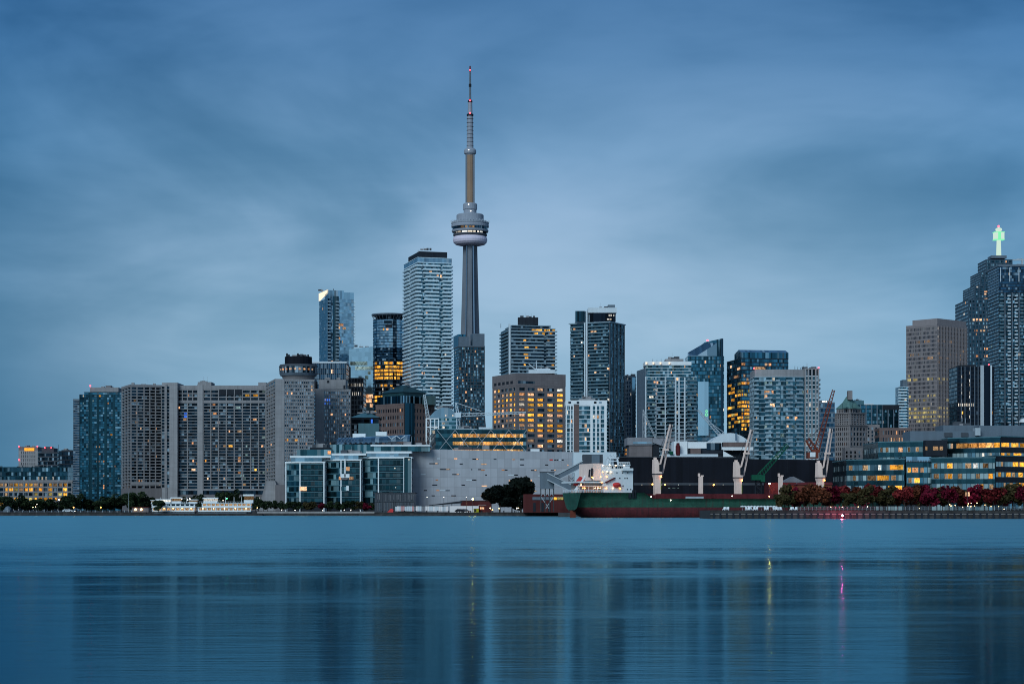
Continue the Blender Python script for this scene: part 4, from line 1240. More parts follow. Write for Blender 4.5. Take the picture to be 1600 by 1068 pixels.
# ------------------------------------------------------------------ chateau hotel
b = B('chateau_hotel', 'grey stone chateau hotel with a steep green copper roof and a chimney', 'hotel', quad(1292, 1328, 1372, 1590, 40))
zm = b.zz(664)
b.floors(G, zm, 17, 'g_dark', 'stone', .42, .3)
b.piers(0, 9, G, zm, 1.6, 'stone', .05)
b.piers(3, 11, G, zm, 1.3, 'stone', .05)
b.prism('cornice', offset(b.w, .9), zm, b.zz(662.5), 'stone')
p2 = quad(1301, 1329, 1352, 1594, 40)
b.floors(b.zz(662.5), b.zz(645), 5, 'g_dark', 'stone', .42, .3, poly=p2, slab='upper_slab', band='upper_band')
b.piers(0, 5, b.zz(662.5), b.zz(645), 1.5, 'stone', .05, poly=p2); b.piers(3, 8, b.zz(662.5), b.zz(645), 1.3, 'stone', .05, poly=p2)
b.prism('cornice', offset(p2, .7), b.zz(645), b.zz(643.5), 'stone')
p3 = quad(1307, 1328, 1345, 1598, 40)
b.floors(b.zz(643.5), b.zz(637), 1, 'g_dark', 'stone', .25, .4, poly=p3, slab='attic_slab', band='attic_band')
b.piers(0, 4, b.zz(643.5), b.zz(637), 1.3, 'stone', .05, poly=p3); b.piers(3, 6, b.zz(643.5), b.zz(637), 1.3, 'stone', .05, poly=p3)
c3 = (sum(p[0] for p in p3) / 4, sum(p[1] for p in p3) / 4)
mid = [(c3[0] + (p[0] - c3[0]) * .52, c3[1] + (p[1] - c3[1]) * .52) for p in p3]
top = [(c3[0] + (p[0] - c3[0]) * .20, c3[1] + (p[1] - c3[1]) * .20) for p in p3]
rf = b.mb(MB().frust(offset(p3, .7), b.zz(637), mid, b.zz(627)).frust(mid, b.zz(627), top, b.zz(617.5)), 'copper_roof', 'copper')
b.pbox('chimney', 1325, 1332, 610, 624, 'stone', 12, 5, rf)
b.pbox('dormer', 1317, 1322, 630, 637, 'copper', 4, 4, rf)
b.pbox('dormer', 1333, 1338, 630, 637, 'copper', 4, 4, rf)
b.pbox('stone_wing', 1352, 1374.5, 663, 720, 'stone', 14, 20)
for i in range(9):
    for j in range(3):
        z = b.zz(668 + i * 5.6)
        if i == j == 0: wm = MB().box(-.7, .7, -.08, .3, -1.0, 1.0).mesh('window', M['g_dark'])
        Yw = b.Y + 14
        link('window', wm, b.root, (X(1357 + j * 6, Yw) - b.c[0], Yw - b.c[1], Z(669 + i * 5.6, Yw) - G))
b.pbox('lower_wing', 1320, 1348, 699, 730, 'stone', -14, 12)
b.pbox('lower_wing', 1350, 1378, 703, 730, 'stone', -13, 12)
for i in range(3):
    for j in range(8): link('window', wm, b.root, (X(1323 + j * 6.6 + (2 if j > 3 else 0), b.Y - 13.95 + (1 if j > 3 else 0)) - b.c[0], b.Y - 13.95 + (1 if j > 3 else 0) - b.c[1], Z(707 + i * 6, b.Y) - G))
for p in ((1321, 689.5, 2), (1358, 691, 2)): b.lit(*p, 'l_warm')
b.rlit(5, ['l_warm', 'l_dim'], (1, 1.6))
b = B('brick_building', 'low dark brick block with warm lit loft windows, beside the stone chateau hotel', 'building', rect(1374, 1424, 1450, 20))
b.floors(G, b.zz(668), 12, 'g_dark', 'brick', .4, .4)
b.piers(0, 12, G, b.zz(668), 1.2, 'brick', .05)
for px in range(1393, 1422, 4): b.lit(px, 680 + px % 3, 2.2, 'l_warm'); b.lit(px + 1, 687, 1.6, 'l_warm')
b = B('office_building', 'wide flat roofed teal glass block behind the stone chateau hotel', 'building', rect(1336, 1405, 1780, 30))
b.floors(G, b.zz(632), 28, 'g_teal', 'g_span', .25, .2)
b.piers(0, 8, G, b.zz(632), .9, 'slate', .15)
b.panel(0, .62, 1.0, b.zz(640), b.zz(632.2), 'dark', .2, 'dark_top')
b.pbox('roof_house', 1336, 1350, 625.5, 632, 'teal', 2, 20)
b.pbox('roof_house', 1350, 1365, 630, 632, 'white2', 2, 20)
b.rlit(36, ['l_teal', 'l_teal', 'l_white'], (1.5, 3))
b = B('condo_tower', 'slim balconied tower squeezed beside the pinkish bank tower', 'building', rect(1405, 1420, 1840, 20))
b.floors(G, b.zz(604), 42, 'g_teal', 'balc', .12, .3)
b.fp = b.w
b.balconies(0, [(-.12, .8)], 'balc', 1.8, .9)
b.pbox('roof_house', 1410.5, 1418, 593, 604, 'slate', 2, 12)
b.rlit(6, ['l_white', 'l_teal'])

# ------------------------------------------------------------------ financial district
b = B('bank_tower', 'broad pinkish ribbed bank tower with lit bands near its foot', 'building', quad(1416, 1464, 1511, 1900, 42))
zt = b.zz(508)
b.floors(G, zt, 44, 'g_bank', 'pink', .32, .12)
b.piers(0, 20, G, zt, .8, 'pink', .5, 'rib')
b.piers(3, 24, G, zt, .5, 'pink', .14, 'rib')
b.prism('parapet', offset(b.w, .2), zt, b.zz(505), 'pink')
p2 = shrink(b.w, .9)
b.panel(0, .02, .98, zt, b.zz(497), 'pink', -.3, 'crown_screen', 30)
for yy, q, mt in ((534, .2, 'l_white'), (551, .25, 'l_lime'), (556, .3, 'l_white'), (562, .25, 'l_lime'), (590, .5, 'l_lime'), (594, .3, 'l_lime'), (600, .2, 'l_lime'), (620, .25, 'l_lime'), (627, .2, 'l_lime'), (638, .65, 'l_lime'), (643, .5, 'l_lime'), (648, .95, 'l_lime'), (652, .75, 'l_lime'), (656, .5, 'l_lime'), (661, .2, 'l_lime')):
    r = random.Random(int(yy))
    for k in range(18):
        px = 1420 + k * 5
        if r.random() < q: b.lit(px, yy, r.choice([2, 4.4, 4.9]), mt if yy > 580 else 'l_dim')
b.rlit(26, ['l_dim', 'l_white'], (1, 2))

sx0 = lambda a, c, Y, d: rect(a, c, Y, d)
b = B('bank_tower', 'stepped grey granite office tower topped by a lit white spire with a green box', 'building', rect(1513, 1600, 2010, 60))
b.floors(G, b.zz(467), 58, 'g_dark2', 'granite', .34, .2)
b.piers(0, 16, G, b.zz(467), 1.2, 'granite', .12)
t1 = rect(1522.5, 1596, 2014, 52); t2 = rect(1531.5, 1590, 2018, 44); t3 = rect(1540.5, 1582, 2022, 36)
for k, (pl, y0, y1, n) in enumerate(((t1, 467, 445, 6), (t2, 445, 423, 6), (t3, 423, 403, 4))):
    b.floors(b.zz(y0), b.zz(y1), n, 'g_dark2', 'granite', .36, .2, poly=pl, slab='step_slab', band='step_band')
    b.piers(0, 10 - 2 * k, b.zz(y0), b.zz(y1), 1.1, 'granite', .12, poly=pl)
YS = 2036
cxs = X(1560.5, YS)
def spz(py): return Z(py, YS)
m = MB()
for k in range(4):
    t = R(45 + 90 * k)
    m.beam((cxs + 2.6 * math.cos(t), YS + 2.6 * math.sin(t), spz(404)), (cxs + 1.9 * math.cos(t), YS + 1.9 * math.sin(t), spz(374)), .7)
for q in range(8):
    z0_, z1_ = spz(402 - q * 3.5), spz(402 - (q + 1) * 3.5)
    for k in range(4):
        t, t2 = R(45 + 90 * k), R(135 + 90 * k)
        rr = 2.6 - .7 * q / 8
        m.beam((cxs + rr * math.cos(t), YS + rr * math.sin(t), z0_), (cxs + rr * math.cos(t2), YS + rr * math.sin(t2), z1_), .45)
m.tube((cxs, YS, spz(404)), (cxs, YS, spz(372)), .8, .7, 8)
b.mb(m, 'lit_spire', 'e_spire')
b.mb(MB().box(cxs - 5, cxs - 1.6, YS - 4, YS + 4, spz(374), spz(363.5)).box(cxs + 1.6, cxs + 5, YS - 4, YS + 4, spz(374), spz(363.5)), 'lit_box', 'e_spire')
b.mb(MB().box(cxs - 1.5, cxs + 1.5, YS - 3.6, YS + 3.6, spz(374), spz(363.5)), 'green_panel', 'e_gbox')
m = MB().box(cxs - 5.5, cxs + 5.5, YS - 4.4, YS + 4.4, spz(363.4), spz(362.6)).box(cxs - 5.5, cxs + 5.5, YS - 4.4, YS + 4.4, spz(375), spz(374.1))
b.mb(m, 'box_frame', 'e_gbox')
b.mb(MB().lathe([(1.6, spz(362.5)), (3.6, spz(359.5)), (3.2, spz(357)), (1.0, spz(355.5)), (0, spz(355))], 12, (cxs, YS)), 'lantern', 'e_spire')
b.red_light(1560.5, 353.5, YS - 2010, 1.1)
b.pbox('spire_base', 1549, 1573, 399, 403.2, 'slate', 14, 16)
for p in ((1539.5, 454.5, 6), (1539, 459, 4), (1540, 468, 6), (1556, 455, 4), (1555, 466, 5), (1527, 496.5, 14), (1543, 496.5, 10), (1556, 489, 6), (1530, 501, 4), (1525, 515, 5), (1536, 516, 9), (1546, 514, 5), (1556, 489, 5), (1525, 523, 3), (1553, 523, 7), (1541, 555, 5), (1527, 558, 6), (1541, 542, 6), (1556, 545, 5), (1555, 560, 4), (1557, 576, 3), (1557, 610, 6), (1557, 618, 6), (1557, 630, 6), (1557, 640, 6), (1557, 650, 6)): b.lit(*p, 'l_yel' if p[1] > 570 else 'l_warm')
b.rlit(45, ['l_dim', 'l_warm', 'l_white'], (1.5, 4))

b = B('condo_tower', 'huge dark condo tower at the picture edge with columns of white balcony dashes', 'building', rect(1560.5, 1680, 1690, 40))
zt = b.zz(457)
b.floors(G, zt, 62, 'g_dark2', 'dark', .2, .4)
b.floors(zt, b.zz(416), 9, 'g_blue', 'dark', .16, .2, slab='top_slab', band='top_band')
b.prism('parapet', offset(b.w, .3), b.zz(416), b.zz(413.2), 'slate')
b.fp = b.w
rows = b.rows[:62]
b.balconies(0, [(.115, .155), (.205, .245), (.345, .385), (.445, .485)], 'white2', 1.2, .75, rows=rows, jit=.008)
b.balconies(0, [(.01, .06), (.28, .32)], 'balcdk', 1.2, .75, rows=rows)
for f in (.075, .17, .26, .40): b.panel(0, f, f + .012, G, zt, 'slate', .3, 'grey_fin')
for k in range(5): b.panel(0, .02 + k * .12, .028 + k * .12, b.zz(440), b.zz(418), 'white2', .2, 'top_fin')
b.rlit(24, ['l_teal', 'l_white', 'l_dim'], (1.2, 2.4))
b.mb(MB().lathe([(0, b.zz(664)), (5, b.zz(662)), (3.5, b.zz(657)), (0, b.zz(655))], 12, (X(1601, b.Y - 30), b.Y - 30)), 'roof_dish', 'white')

b = B('office_tower', 'short glossy black tower with two white fins, in front of the stepped granite tower', 'building', rect(1495.5, 1554, 1610, 30))
zt = b.zz(572)
b.floors(G, zt, 36, 'g_black', 'dark', .2, .12)
b.panel(0, .62, .71, G, b.zz(570.5), 'steel', .8, 'white_fin')
b.panel(0, .885, .925, G, b.zz(570.5), 'white2', .8, 'white_fin')
b.panel(0, .71, .885, G, b.zz(570.8), 'g_black', .4, 'black_core')
for f in (.10, .20, .34, .46, .55): b.panel(0, f, f + .018, G, zt, 'slate', .25, 'dark_fin')
b.pbox('roof_plant', 1500, 1525, 570, 572.1, 'dark', 6, 14)
b.red_light(1545, 569.5, 2, .6)
for k in range(16): b.lit(1502.5 if k % 2 else 1515, 584 + k * 4.6, 1.1, 'l_white')
for k in range(9): b.lit(1498 + k * 2.9, 629 + (k * 7 % 3) * 1.2, 1.2, 'l_white')
for p in ((1504, 646, 1.4), (1550, 643, 1.4), (1539, 590, 1.4)): b.lit(*p, 'l_yel')
cr = thing('tower_crane', 'small grey crane showing above the huge dark condo tower', 'crane', (X(1597, 1760), 1760, G))
m = MB().beam((0, 0, 0), (0, 0, Z(404, 1760) - G), 1.4)
m.build('mast', cr, M['steel'])
MB().beam((X(1582, 1760) - X(1597, 1760), 0, Z(406, 1760) - G), (12, 0, Z(406, 1760) - G), 1.1).build('jib', cr, M['steel'])
MB().beam((X(1586, 1760) - X(1597, 1760), 0, Z(405.5, 1760) - G), (0, 0, Z(403, 1760) - G), .4).build('tie', cr, M['steel'])
# ------------------------------------------------------------------ waterfront buildings
def glass_block(label, x0, xk, x1, y0, Y, roof, roofx):
    """white framed glass block: a teal facet, a white corner post, a darker front"""
    b = B('college_building', label, 'building', [(X(x0, Y + 5), Y + 5), (X(xk, Y), Y), (X(x1, Y), Y), (X(x1, Y), Y + 26), (X(x0, Y), Y + 26)])
    zt = Z(y0, Y)
    b.floors(G + 4.2, zt - 1.0, 7, 'g_office', 'teal', .14, .25)
    b.panel(1, .0, 1.0, G + 4.2, zt - 1.0, 'g_black', .06, 'dark_front', .5)
    n = 7
    h = (zt - 1 - G - 4.2) / n
    a, c = b.edge(1)
    L = (c - a).length
    for i in range(n):
        MB().box(-L / 2, L / 2, -.16, -.05, 0, .32).build('front_sill', b.root, M['teal'], loc=((a.x + c.x) / 2 - b.c[0], Y - b.c[1], G + 4.2 + i * h - b.z0 + h * .85))
        m = MB().box(-L / 2 + .2, L / 2 - .2, -.12, -.02, 0, h * .62)
        m.build('front_band', b.root, M['g_black2'], loc=((a.x + c.x) / 2 - b.c[0], Y - .03 - b.c[1], G + 4.2 + i * h - b.z0 + .3))
    b.prism('roof_beam', offset(b.w, .3), zt - .65, zt, 'white')
    for e, f in ((0, 0.0), (1, 0.0), (1, 1.0)): b.piers(e, [f], G, zt - .65, .5, 'white', .25, 'corner_post')
    b.prism('base', offset(b.w, -.6), G, G + 4.2, 'dark')
    b.pbox('penthouse', x0 + 8, x1 - 4, roof + 3.2, y0, 'g_pale', 2, 16)
    b.pbox('white_roof_strip', roofx[0], roofx[1], roof, roof + 3.2, 'white', .8, 18)
    return b
M['g_black2'] = glass('dark_front_glass', (.016, .05, .062), 1.6, blind=.08, bcol=(.03, .06, .07), var=.6, mull=(.02, .05, .06), mw=.12)
b = glass_block('white framed glass college block next to the flared hotel base', 446.5, 468, 507, 720.5, 850, 711.5, (453, 517))
MB().box(-1.5, 1.5, -.2, -.05, -.9, .9).build('orange_lit_window', b.root, M['l_warm'], loc=(X(474, 850) - b.c[0], 849.7 - b.c[1], Z(763, 850) - G))
b.pbox('setback_storey', 464, 518, 702, 711.6, 'g_office', 12, 14)
b.pbox('setback_roof', 484, 515, 698.5, 702, 'dark', 13, 10)
b.pbox('lit_setback_window', 512, 517, 704, 709, 'l_warm', 11.8, .3)
b = glass_block('white framed glass college block in the middle with white balcony boxes', 508, 532, 564, 717, 850, 707.8, (518, 572))
for x0, x1, y0, y1, mt in ((538, 540, 716, 745, 'white'), (532, 546, 740, 746, 'white'), (541, 546, 729, 735, 'l_warm'), (529.5, 533, 744, 749, 'l_warm'), (545.5, 552, 744, 749, 'l_warm'), (533, 543, 744.5, 749, 'brown'), (541, 545, 758.5, 766, 'white'), (533, 541, 760, 765.5, 'g_office')):
    b.pbox({'white': 'balcony_box', 'l_warm': 'lit_window', 'brown': 'meeting_pod', 'g_office': 'glass_bay'}[mt], x0, x1, y0, y1, mt, -.9 if mt == 'white' else -.5, .6)
b = glass_block('white framed glass college block touching the blank grey wall', 565, 590.5, 643, 713.3, 850, 704.6, (572, 643))
b.panel(1, .76, .78, G + 4.2, Z(714.5, 850), 'white', .5, 'white_post')
b.panel(1, .79, .99, G + 4.2, Z(714.5, 850), 'g_office', .3, 'teal_bay')
for px, py in ((617, 731), (618, 761), (639, 717.5)): b.pbox('lit_window', px - .8, px + .8, py - .8, py + .8, 'l_white', -.3, .2)
b.pbox('setback_storey', 579, 672, 696.5, 704.7, 'g_office', 8, 14)
b.pbox('white_eave', 579, 672, 694.5, 696.6, 'white', 7, 17)

b = B('arena_building', 'low curved ribbed glass hall with white roof boxes, above the college blocks', 'building', rect(516, 640, 960, 40))
b.prism('lower_glass', b.w, G, b.zz(694), 'g_office')
m = MB()
xa, xb, xc = X(526, 960), X(606, 960), X(640, 960)
N = 8
def pr(t): return (960 + 14 * (1 - math.cos(t * math.pi / 2)), b.zz(694) + (b.zz(682) - b.zz(694)) * math.sin(t * math.pi / 2))
for i in range(N):
    (y0, z0_), (y1, z1_) = pr(i / N), pr((i + 1) / N)
    lift = lambda x, z: z + (x - xa) / (xc - xa) * 1.6
    m.face([(xa, y0, lift(xa, z0_)), (xc, y0, lift(xc, z0_)), (xc, y1, lift(xc, z1_)), (xa, y1, lift(xa, z1_))], [(xa, i * 1.2), (xc, i * 1.2), (xc, i * 1.2 + 1.2), (xa, i * 1.2 + 1.2)], 0, True)
m.face([(xa, 974, b.zz(682)), (xc, 974, b.zz(682) + 1.6), (xc, 1000, b.zz(682) + 1.6), (xa, 1000, b.zz(682))])
m.face([(xa, 960, b.zz(694))] + [(xa, *pr(i / N)) for i in range(1, N + 1)] + [(xa, 1000, b.zz(682)), (xa, 1000, b.zz(694))])
b.mb(m, 'curved_roof', 'g_pale')
rm = []
for k in range(17):
    x = xa + (xb - xa) * k / 16
    m = MB()
    for i in range(3): m.beam((x + i * 1.0, pr(i / 3)[0] - .15, pr(i / 3)[1] + .15 + (x - xa) * .018), (x + i + 1, pr((i + 1) / 3)[0] - .15, pr((i + 1) / 3)[1] + .15 + (x - xa) * .018), .35)
    b.mb(m, 'roof_rib', 'slate')
for x0, x1, y0, y1 in ((551, 571, 677, 682.5), (587, 604, 674, 680)): b.pbox('white_roof_box', x0, x1, y0, y1, 'white', 16, 6)
for px in (612, 626):
    m = MB()
    for s_ in (-1, 1): m.beam(P(px - 7 * s_, 691, 961), P(px + 7 * s_, 680, 961), .3)
    b.mb(m, 'cross_brace', 'white2')
for k in range(9): b.pbox('roof_duct', 538 + k * 8, 541 + k * 8, 690.5, 693.5, 'dark', -.4, .8)

# long blank wall with scattered slot windows
b = B('blank_walled_building', 'long blank pale grey panelled building with scattered slot windows behind the round dark trees', 'building', quad(642.5, 643, 895.5, 862, 6))
a, c = b.edge(0)
zl, zr_ = Z(701, a.y), Z(705.8, c.y)
m = MB()
pl = b.w
hts = [zl, zr_, zr_, zl]
u = 0
for i in range(4):
    j = (i + 1) % 4
    L = math.hypot(pl[j][0] - pl[i][0], pl[j][1] - pl[i][1])
    m.face([(*pl[i], G), (*pl[j], G), (*pl[j], hts[j]), (*pl[i], hts[i])], [(u, G), (u + L, G), (u + L, hts[j]), (u, hts[i])])
    u += L
m.face([(*pl[k], hts[k]) for k in range(4)])
M['panelled'] = wall('grey_panel_wall', (.38, .38, .41), var=.10, joint=(3.2, 4.2, .085))
b.mb(m, 'panelled_wall', 'panelled')
slots = [(454, 86, 26, 'w'), (597, 86, 26, 'o'), (762, 90, 52, 'd'), (925, 90, 24, 'd'), (1080, 93, 24, 'o'), (1150, 93, 36, 'd'), (415, 127, 76, 'd'), (643, 130, 26, 'd'), (832, 132, 46, 'o'), (1150, 137, 34, 'd'),
         (508, 175, 88, 'd'), (730, 176, 10, 'd'), (795, 176, 26, 'd'), (824, 180, 30, 'o'), (992, 180, 24, 'o'), (1018, 180, 22, 'd'), (1248, 183, 50, 'd'), (1412, 183, 46, 'd'), (326, 217, 40, 'w'), (598, 217, 60, 'd'), (850, 222, 14, 'd'), (1060, 222, 50, 'w'), (1098, 222, 36, 'd'),
         (440, 263, 20, 'o'), (715, 263, 60, 'w'), (752, 263, 36, 'd'), (422, 305, 44, 'd'), (660, 306, 30, 'd'), (836, 313, 44, 'o'), (345, 350, 26, 'd'), (448, 350, 24, 'o'), (490, 351, 50, 'w'), (530, 351, 36, 'd'), (410, 394, 26, 'd'), (580, 394, 40, 'd'), (815, 394, 20, 'o'), (1225, 268, 14, 'o'), (1250, 355, 40, 'o'), (1055, 268, 30, 'o'), (1355, 138, 26, 'd'), (1532, 140, 8, 'o'), (1290, 228, 16, 'w')]
def on_wall(px, py, w, h, mat, name, proud=.05):
    tx = (px - CX) / F
    d = c - a
    t = (tx * a.y - a.x) / (d.x - tx * d.y)
    p = a + d * t
    dn = d.normalized()
    p -= Vector((-dn.y, dn.x, 0)) * proud
    link(name, unit(mat), b.root, (p.x - b.c[0], p.y - b.c[1], Z(py, p.y) - G), math.atan2(dn.y, dn.x), (w, .08, h))
for x, y, w, k in slots:
    px, py, wp = 600 + x / 5.333, 700 + y / 5.333, w / 5.333
    wm_ = wp * 862 / F
    on_wall(px, py, wm_, .42, {'d': 'g_black', 'o': 'l_warm', 'w': 'white2'}[k], 'slot_window')
    if k == 'd' and w > 45: on_wall(px + wp * .28, py - .1, wm_ * .3, .38, 'l_warm', 'slot_window', .09)
on_wall(600 + 1393 / 5.333, 700 + 96 / 5.333, 1.5, .6, 'redcloth', 'small_red_sign')
for x in (1425, 1445, 1466, 1490): on_wall(600 + x / 5.333, 700 + 97 / 5.333, .85, .55, 'dark' if x != 1466 else 'white2', 'sign_mark')
b.pbox('white_roof_box', 829, 843, 701, 705.5, 'white', 14, 6)

b = B('entrance_pavilion', 'grey ribbed metal pavilion at the quay, in front of the college glass and blank wall', 'building', rect(585.5, 647, 815, 18))
b.prism('wall', b.w, G, b.zz(770), 'slate')
for k in range(25):
    if k == 0: fm = MB().box(-.22, .22, -.35, .1, 0, b.zz(769.2) - G).mesh('rib', M['greydk'])
    link('rib', fm, b.root, (X(586.5 + k * 2.5, 815) - b.c[0], 815 - b.c[1], 0))
r = random.Random(8)
for k in range(24):
    x0 = 587.2 + k * 2.5
    b.pbox('metal_panel', x0, x0 + 1.6, 770.5 + r.random() * 2, 780 if k % 3 else 784, r.choice(['grey', 'conc_lt', 'grey', 'greydk']), -.2, .15)
    b.pbox('metal_panel', x0, x0 + 1.6, 784.5, 798, r.choice(['grey', 'greydk', 'slate', 'slate']), -.2, .15)
b.pbox('mid_rail', 585.5, 647, 782.5, 783.6, 'greydk', -.5, .3)
b.prism('roof', offset(b.w, .5), b.zz(770), b.zz(769), 'greydk')

# lit glass office with diagonal bracing
b = B('office_building', 'low dark teal glass office with three amber lit floors and white diagonal braces', 'building', quad(672, 680, 823, 1000, 4))
zt = b.zz(671)
b.floors(b.zz(707), zt, 3, 'g_office', 'g_span', .5, .3)
b.prism('base', b.w, G, b.zz(707), 'g_span')
b.prism('roof_edge', offset(b.w, .2), zt, b.zz(670), 'teal')
M['l_amber'] = lit('lit_amber', (1, .33, .04), (1, .66, .25), 1.2, .75)
for yy in (678.5, 690, 701):
    for k in range(21):
        px = 710 + k * 5.25
        b.lit(px, yy, 4.9, 'l_amber')
for k in range(5):
    x0 = 683 + k * 28
    if x0 + 28 > 824: break
    m = MB()
    for s_ in (0, 1):
        m.beam(P(x0 + 28 * s_, 706.5, 999 + k * 1.2 - 1.5), P(x0 + 28 * (1 - s_), 671.5, 999 + k * 1.2 - 1.5), .22)
    b.mb(m, 'cross_brace', 'steel')
b.pbox('stair_light', 676, 679.5, 672, 677, 'l_white', 0, .4)
b.pbox('roof_screen', 712, 745, 669.5, 670.5, 'white2', 3, 10)
b.pbox('roof_screen', 748, 768, 667, 670, 'white2', 3, 10)
for px in (803, 812, 820): b.mast(px, 663.5, 671, .12, 4, 'steel')
for px in (690, 720): b.mast(px, 668, 671, .12, 4, 'steel')

b = B('office_building', 'glass block with a rounded roof and white framed corner, beside the construction crane', 'building', rect(672, 713, 1090, 24))
b.floors(b.zz(700), b.zz(651), 8, 'g_office', 'g_pale', .3, .2)
b.prism('base', b.w, G, b.zz(700), 'g_span')
m = MB()
xa, xb = X(671, 1090), X(713, 1090)
pts = [(xa, b.zz(651)), (xb, b.zz(651)), (xb - 1.2, b.zz(643)), (xb - 4, b.zz(637)), (xa + 7, b.zz(636.5)), (xa + 3, b.zz(642))]
m.face([(x, 1089.5, z) for x, z in pts], pts)
m.face([(x, 1112, z) for x, z in reversed(pts)])
for i in range(6):
    p, q = pts[i], pts[(i + 1) % 6]
    m.face([(p[0], 1089.5, p[1]), (p[0], 1112, p[1]), (q[0], 1112, q[1]), (q[0], 1089.5, q[1])])
b.mb(m, 'rounded_roof', 'g_pale')
for x0, x1 in ((665, 667), (672, 673.6), (678.5, 680), (684.5, 686)): b.pbox('white_post', x0, x1, 653, 690, 'white', -1.2, .8)
for y0 in (653, 666): b.pbox('white_beam', 665, 686, y0, y0 + 1.6, 'white', -1.3, 1)
b.lit(697, 649, 2, 'l_white')
for px in (696.5, 707.5): b.pbox('roof_light', px - .8, px + .8, 648, 649.6, 'e_crown', -.9, .3)
b.rlit(10, ['l_white', 'l_teal'])

# ------------------------------------------------------------------ tower cranes
def lattice(m, p, q, w0, w1, n, t=.18):
    p, q = Vector(p), Vector(q)
    d = (q - p).normalized()
    a = d.cross(Vector((0, 1, 0)))
    if a.length < .1: a = Vector((1, 0, 0))
    a.normalize()
    b_ = a.cross(d)
    def cor(k, f):
        w = (w0 + (w1 - w0) * f) / 2
        s1, s2 = ((-1, -1), (1, -1), (1, 1), (-1, 1))[k]
        return p + (q - p) * f + a * s1 * w + b_ * s2 * w
    for k in range(4): m.beam(cor(k, 0), cor(k, 1), t)
    for i in range(n):
        for k in range(4):
            j = (k + 1) % 4
            m.beam(cor(k, i / n), cor(j, (i + 1) / n), t * .7)
    return m
def crane(name, label, px, Y, y_base, y_cab, mat, jib, counter=None, tie=None, w=1.8, cab=True):
    c0 = P(px, y_base, Y)
    root = thing(name, label, 'crane', (c0.x, c0.y, G))
    def L(v): return Vector(v) - Vector((c0.x, c0.y, G))
    top = P(px, y_cab, Y)
    lattice(MB(), L((c0.x, c0.y, G)), L(top), w, w, 12, .22).build('mast', root, M[mat])
    lattice(MB(), L(top), L(P(*jib, Y)), w * .9, w * .45, 16, .2).build('jib', root, M[mat])
    if counter: lattice(MB(), L(top), L(P(*counter, Y)), w * .9, w * .9, 5, .22).build('counter_jib', root, M[mat])
    if tie:
        a, q = tie
        lattice(MB(), L(top), L(P(*a, Y)), w * .8, w * .3, 4, .22).build('apex', root, M[mat])
        MB().beam(L(P(*a, Y)), L(P(*q, Y)), .22).build('tie_rod', root, M[mat])
    if cab:
        t = L(top)
        MB().box(t.x - 1.5, t.x + 1.5, t.y - 1.7, t.y + 1.5, t.z - 1.4, t.z + 1.3).build('cab', root, M[mat])
    return root
crane('tower_crane', 'white tower crane with a level jib above the amber lit glass office', 716, 1040, 700, 648, 'white2', (822, 644.5), (709, 648), ((712, 628.5), (752, 642)))
crane('tower_crane', 'white slanting crane boom beside the brown granite office', 669, 1120, 700, 654, 'white2', (663, 616), None, None, 2.2, False)
crane('tower_crane', 'pale lattice crane boom with an orange base, rising over the white dome roof', 1127, 900, 700, 682, 'steel', (1090.5, 640), (1138, 682), ((1131, 675), (1110, 660)), 1.6)
crane('tower_crane', 'thin grey crane mast in front of the white gridded apartment tower', 1006, 1150, 720, 645, 'steel', (1027, 690), None, ((1005, 640), (1018, 668)), 1.2, False)
orc = thing('harbour_crane', 'rusty orange crane with a tall boom behind the long black shed', 'crane', (X(1270, 860), 860, G))
def Lo(px, py): return P(px, py, 860) - Vector((X(1270, 860), 860, G))
lattice(MB(), Lo(1276, 703), Lo(1302.5, 609), 2.2, 1.0, 18, .24).build('boom', orc, M['orange'])
lattice(MB(), Lo(1274, 705), Lo(1261.5, 686), 2.4, 1.6, 4, .45).build('back_mast', orc, M['orange'])
MB().beam(Lo(1261.5, 686), Lo(1286, 664), .16).build('cable', orc, M['dark'])
m = MB(); p = Lo(1270, 712)
m.box(p.x - 2.6, p.x + 2.2, -2, 2, p.z - 1.0, p.z + 1.6).box(p.x - .4, p.x + 3.0, -1.8, 1.8, p.z + 1.603, p.z + 2.8)
m.build('cab', orc, M['orange'])
MB().box(p.x - 1.6, p.x + .8, -2.5, -2.05, p.z - .5, p.z + 1.6).build('cab_window', orc, M['white'])
lattice(MB(), (p.x, 0, 0), (p.x, 0, p.z - 1.5), 3, 3, 6, .3).build('mast', orc, M['orange'])

gcr = thing('harbour_crane', 'green crane with a slanting boom in front of the long black shed', 'crane', (X(1185, 735), 735, G))
def Lg(px, py): return P(px, py, 735) - Vector((X(1185, 735), 735, G))
lattice(MB(), Lg(1187, 743), Lg(1231, 694), 1.9, 1.0, 14, .26).build('boom', gcr, M['green'])
m = MB(); p = Lg(1184, 746)
m.prism([(p.x - 2.4, -2), (p.x + 1.2, -2), (p.x + 2.2, -1), (p.x + 2.2, 1), (p.x + 1.2, 2), (p.x - 2.4, 2)], p.z - .9, p.z + 1.1)
m.build('engine_house', gcr, M['green'])
p = Lg(1191, 747)
MB().box(p.x - .8, p.x + .8, -2.2, .5, p.z - 1.3, p.z + 1.2).build('cab', gcr, M['green'])
lattice(MB(), (0, 0, 0), (0, 0, Lg(1184, 750).z), 2.4, 2.0, 6, .3).build('tower_base', gcr, M['dark'])
MB().beam(Lg(1231, 694), Lg(1231, 738), .12).build('cable', gcr, M['dark'])

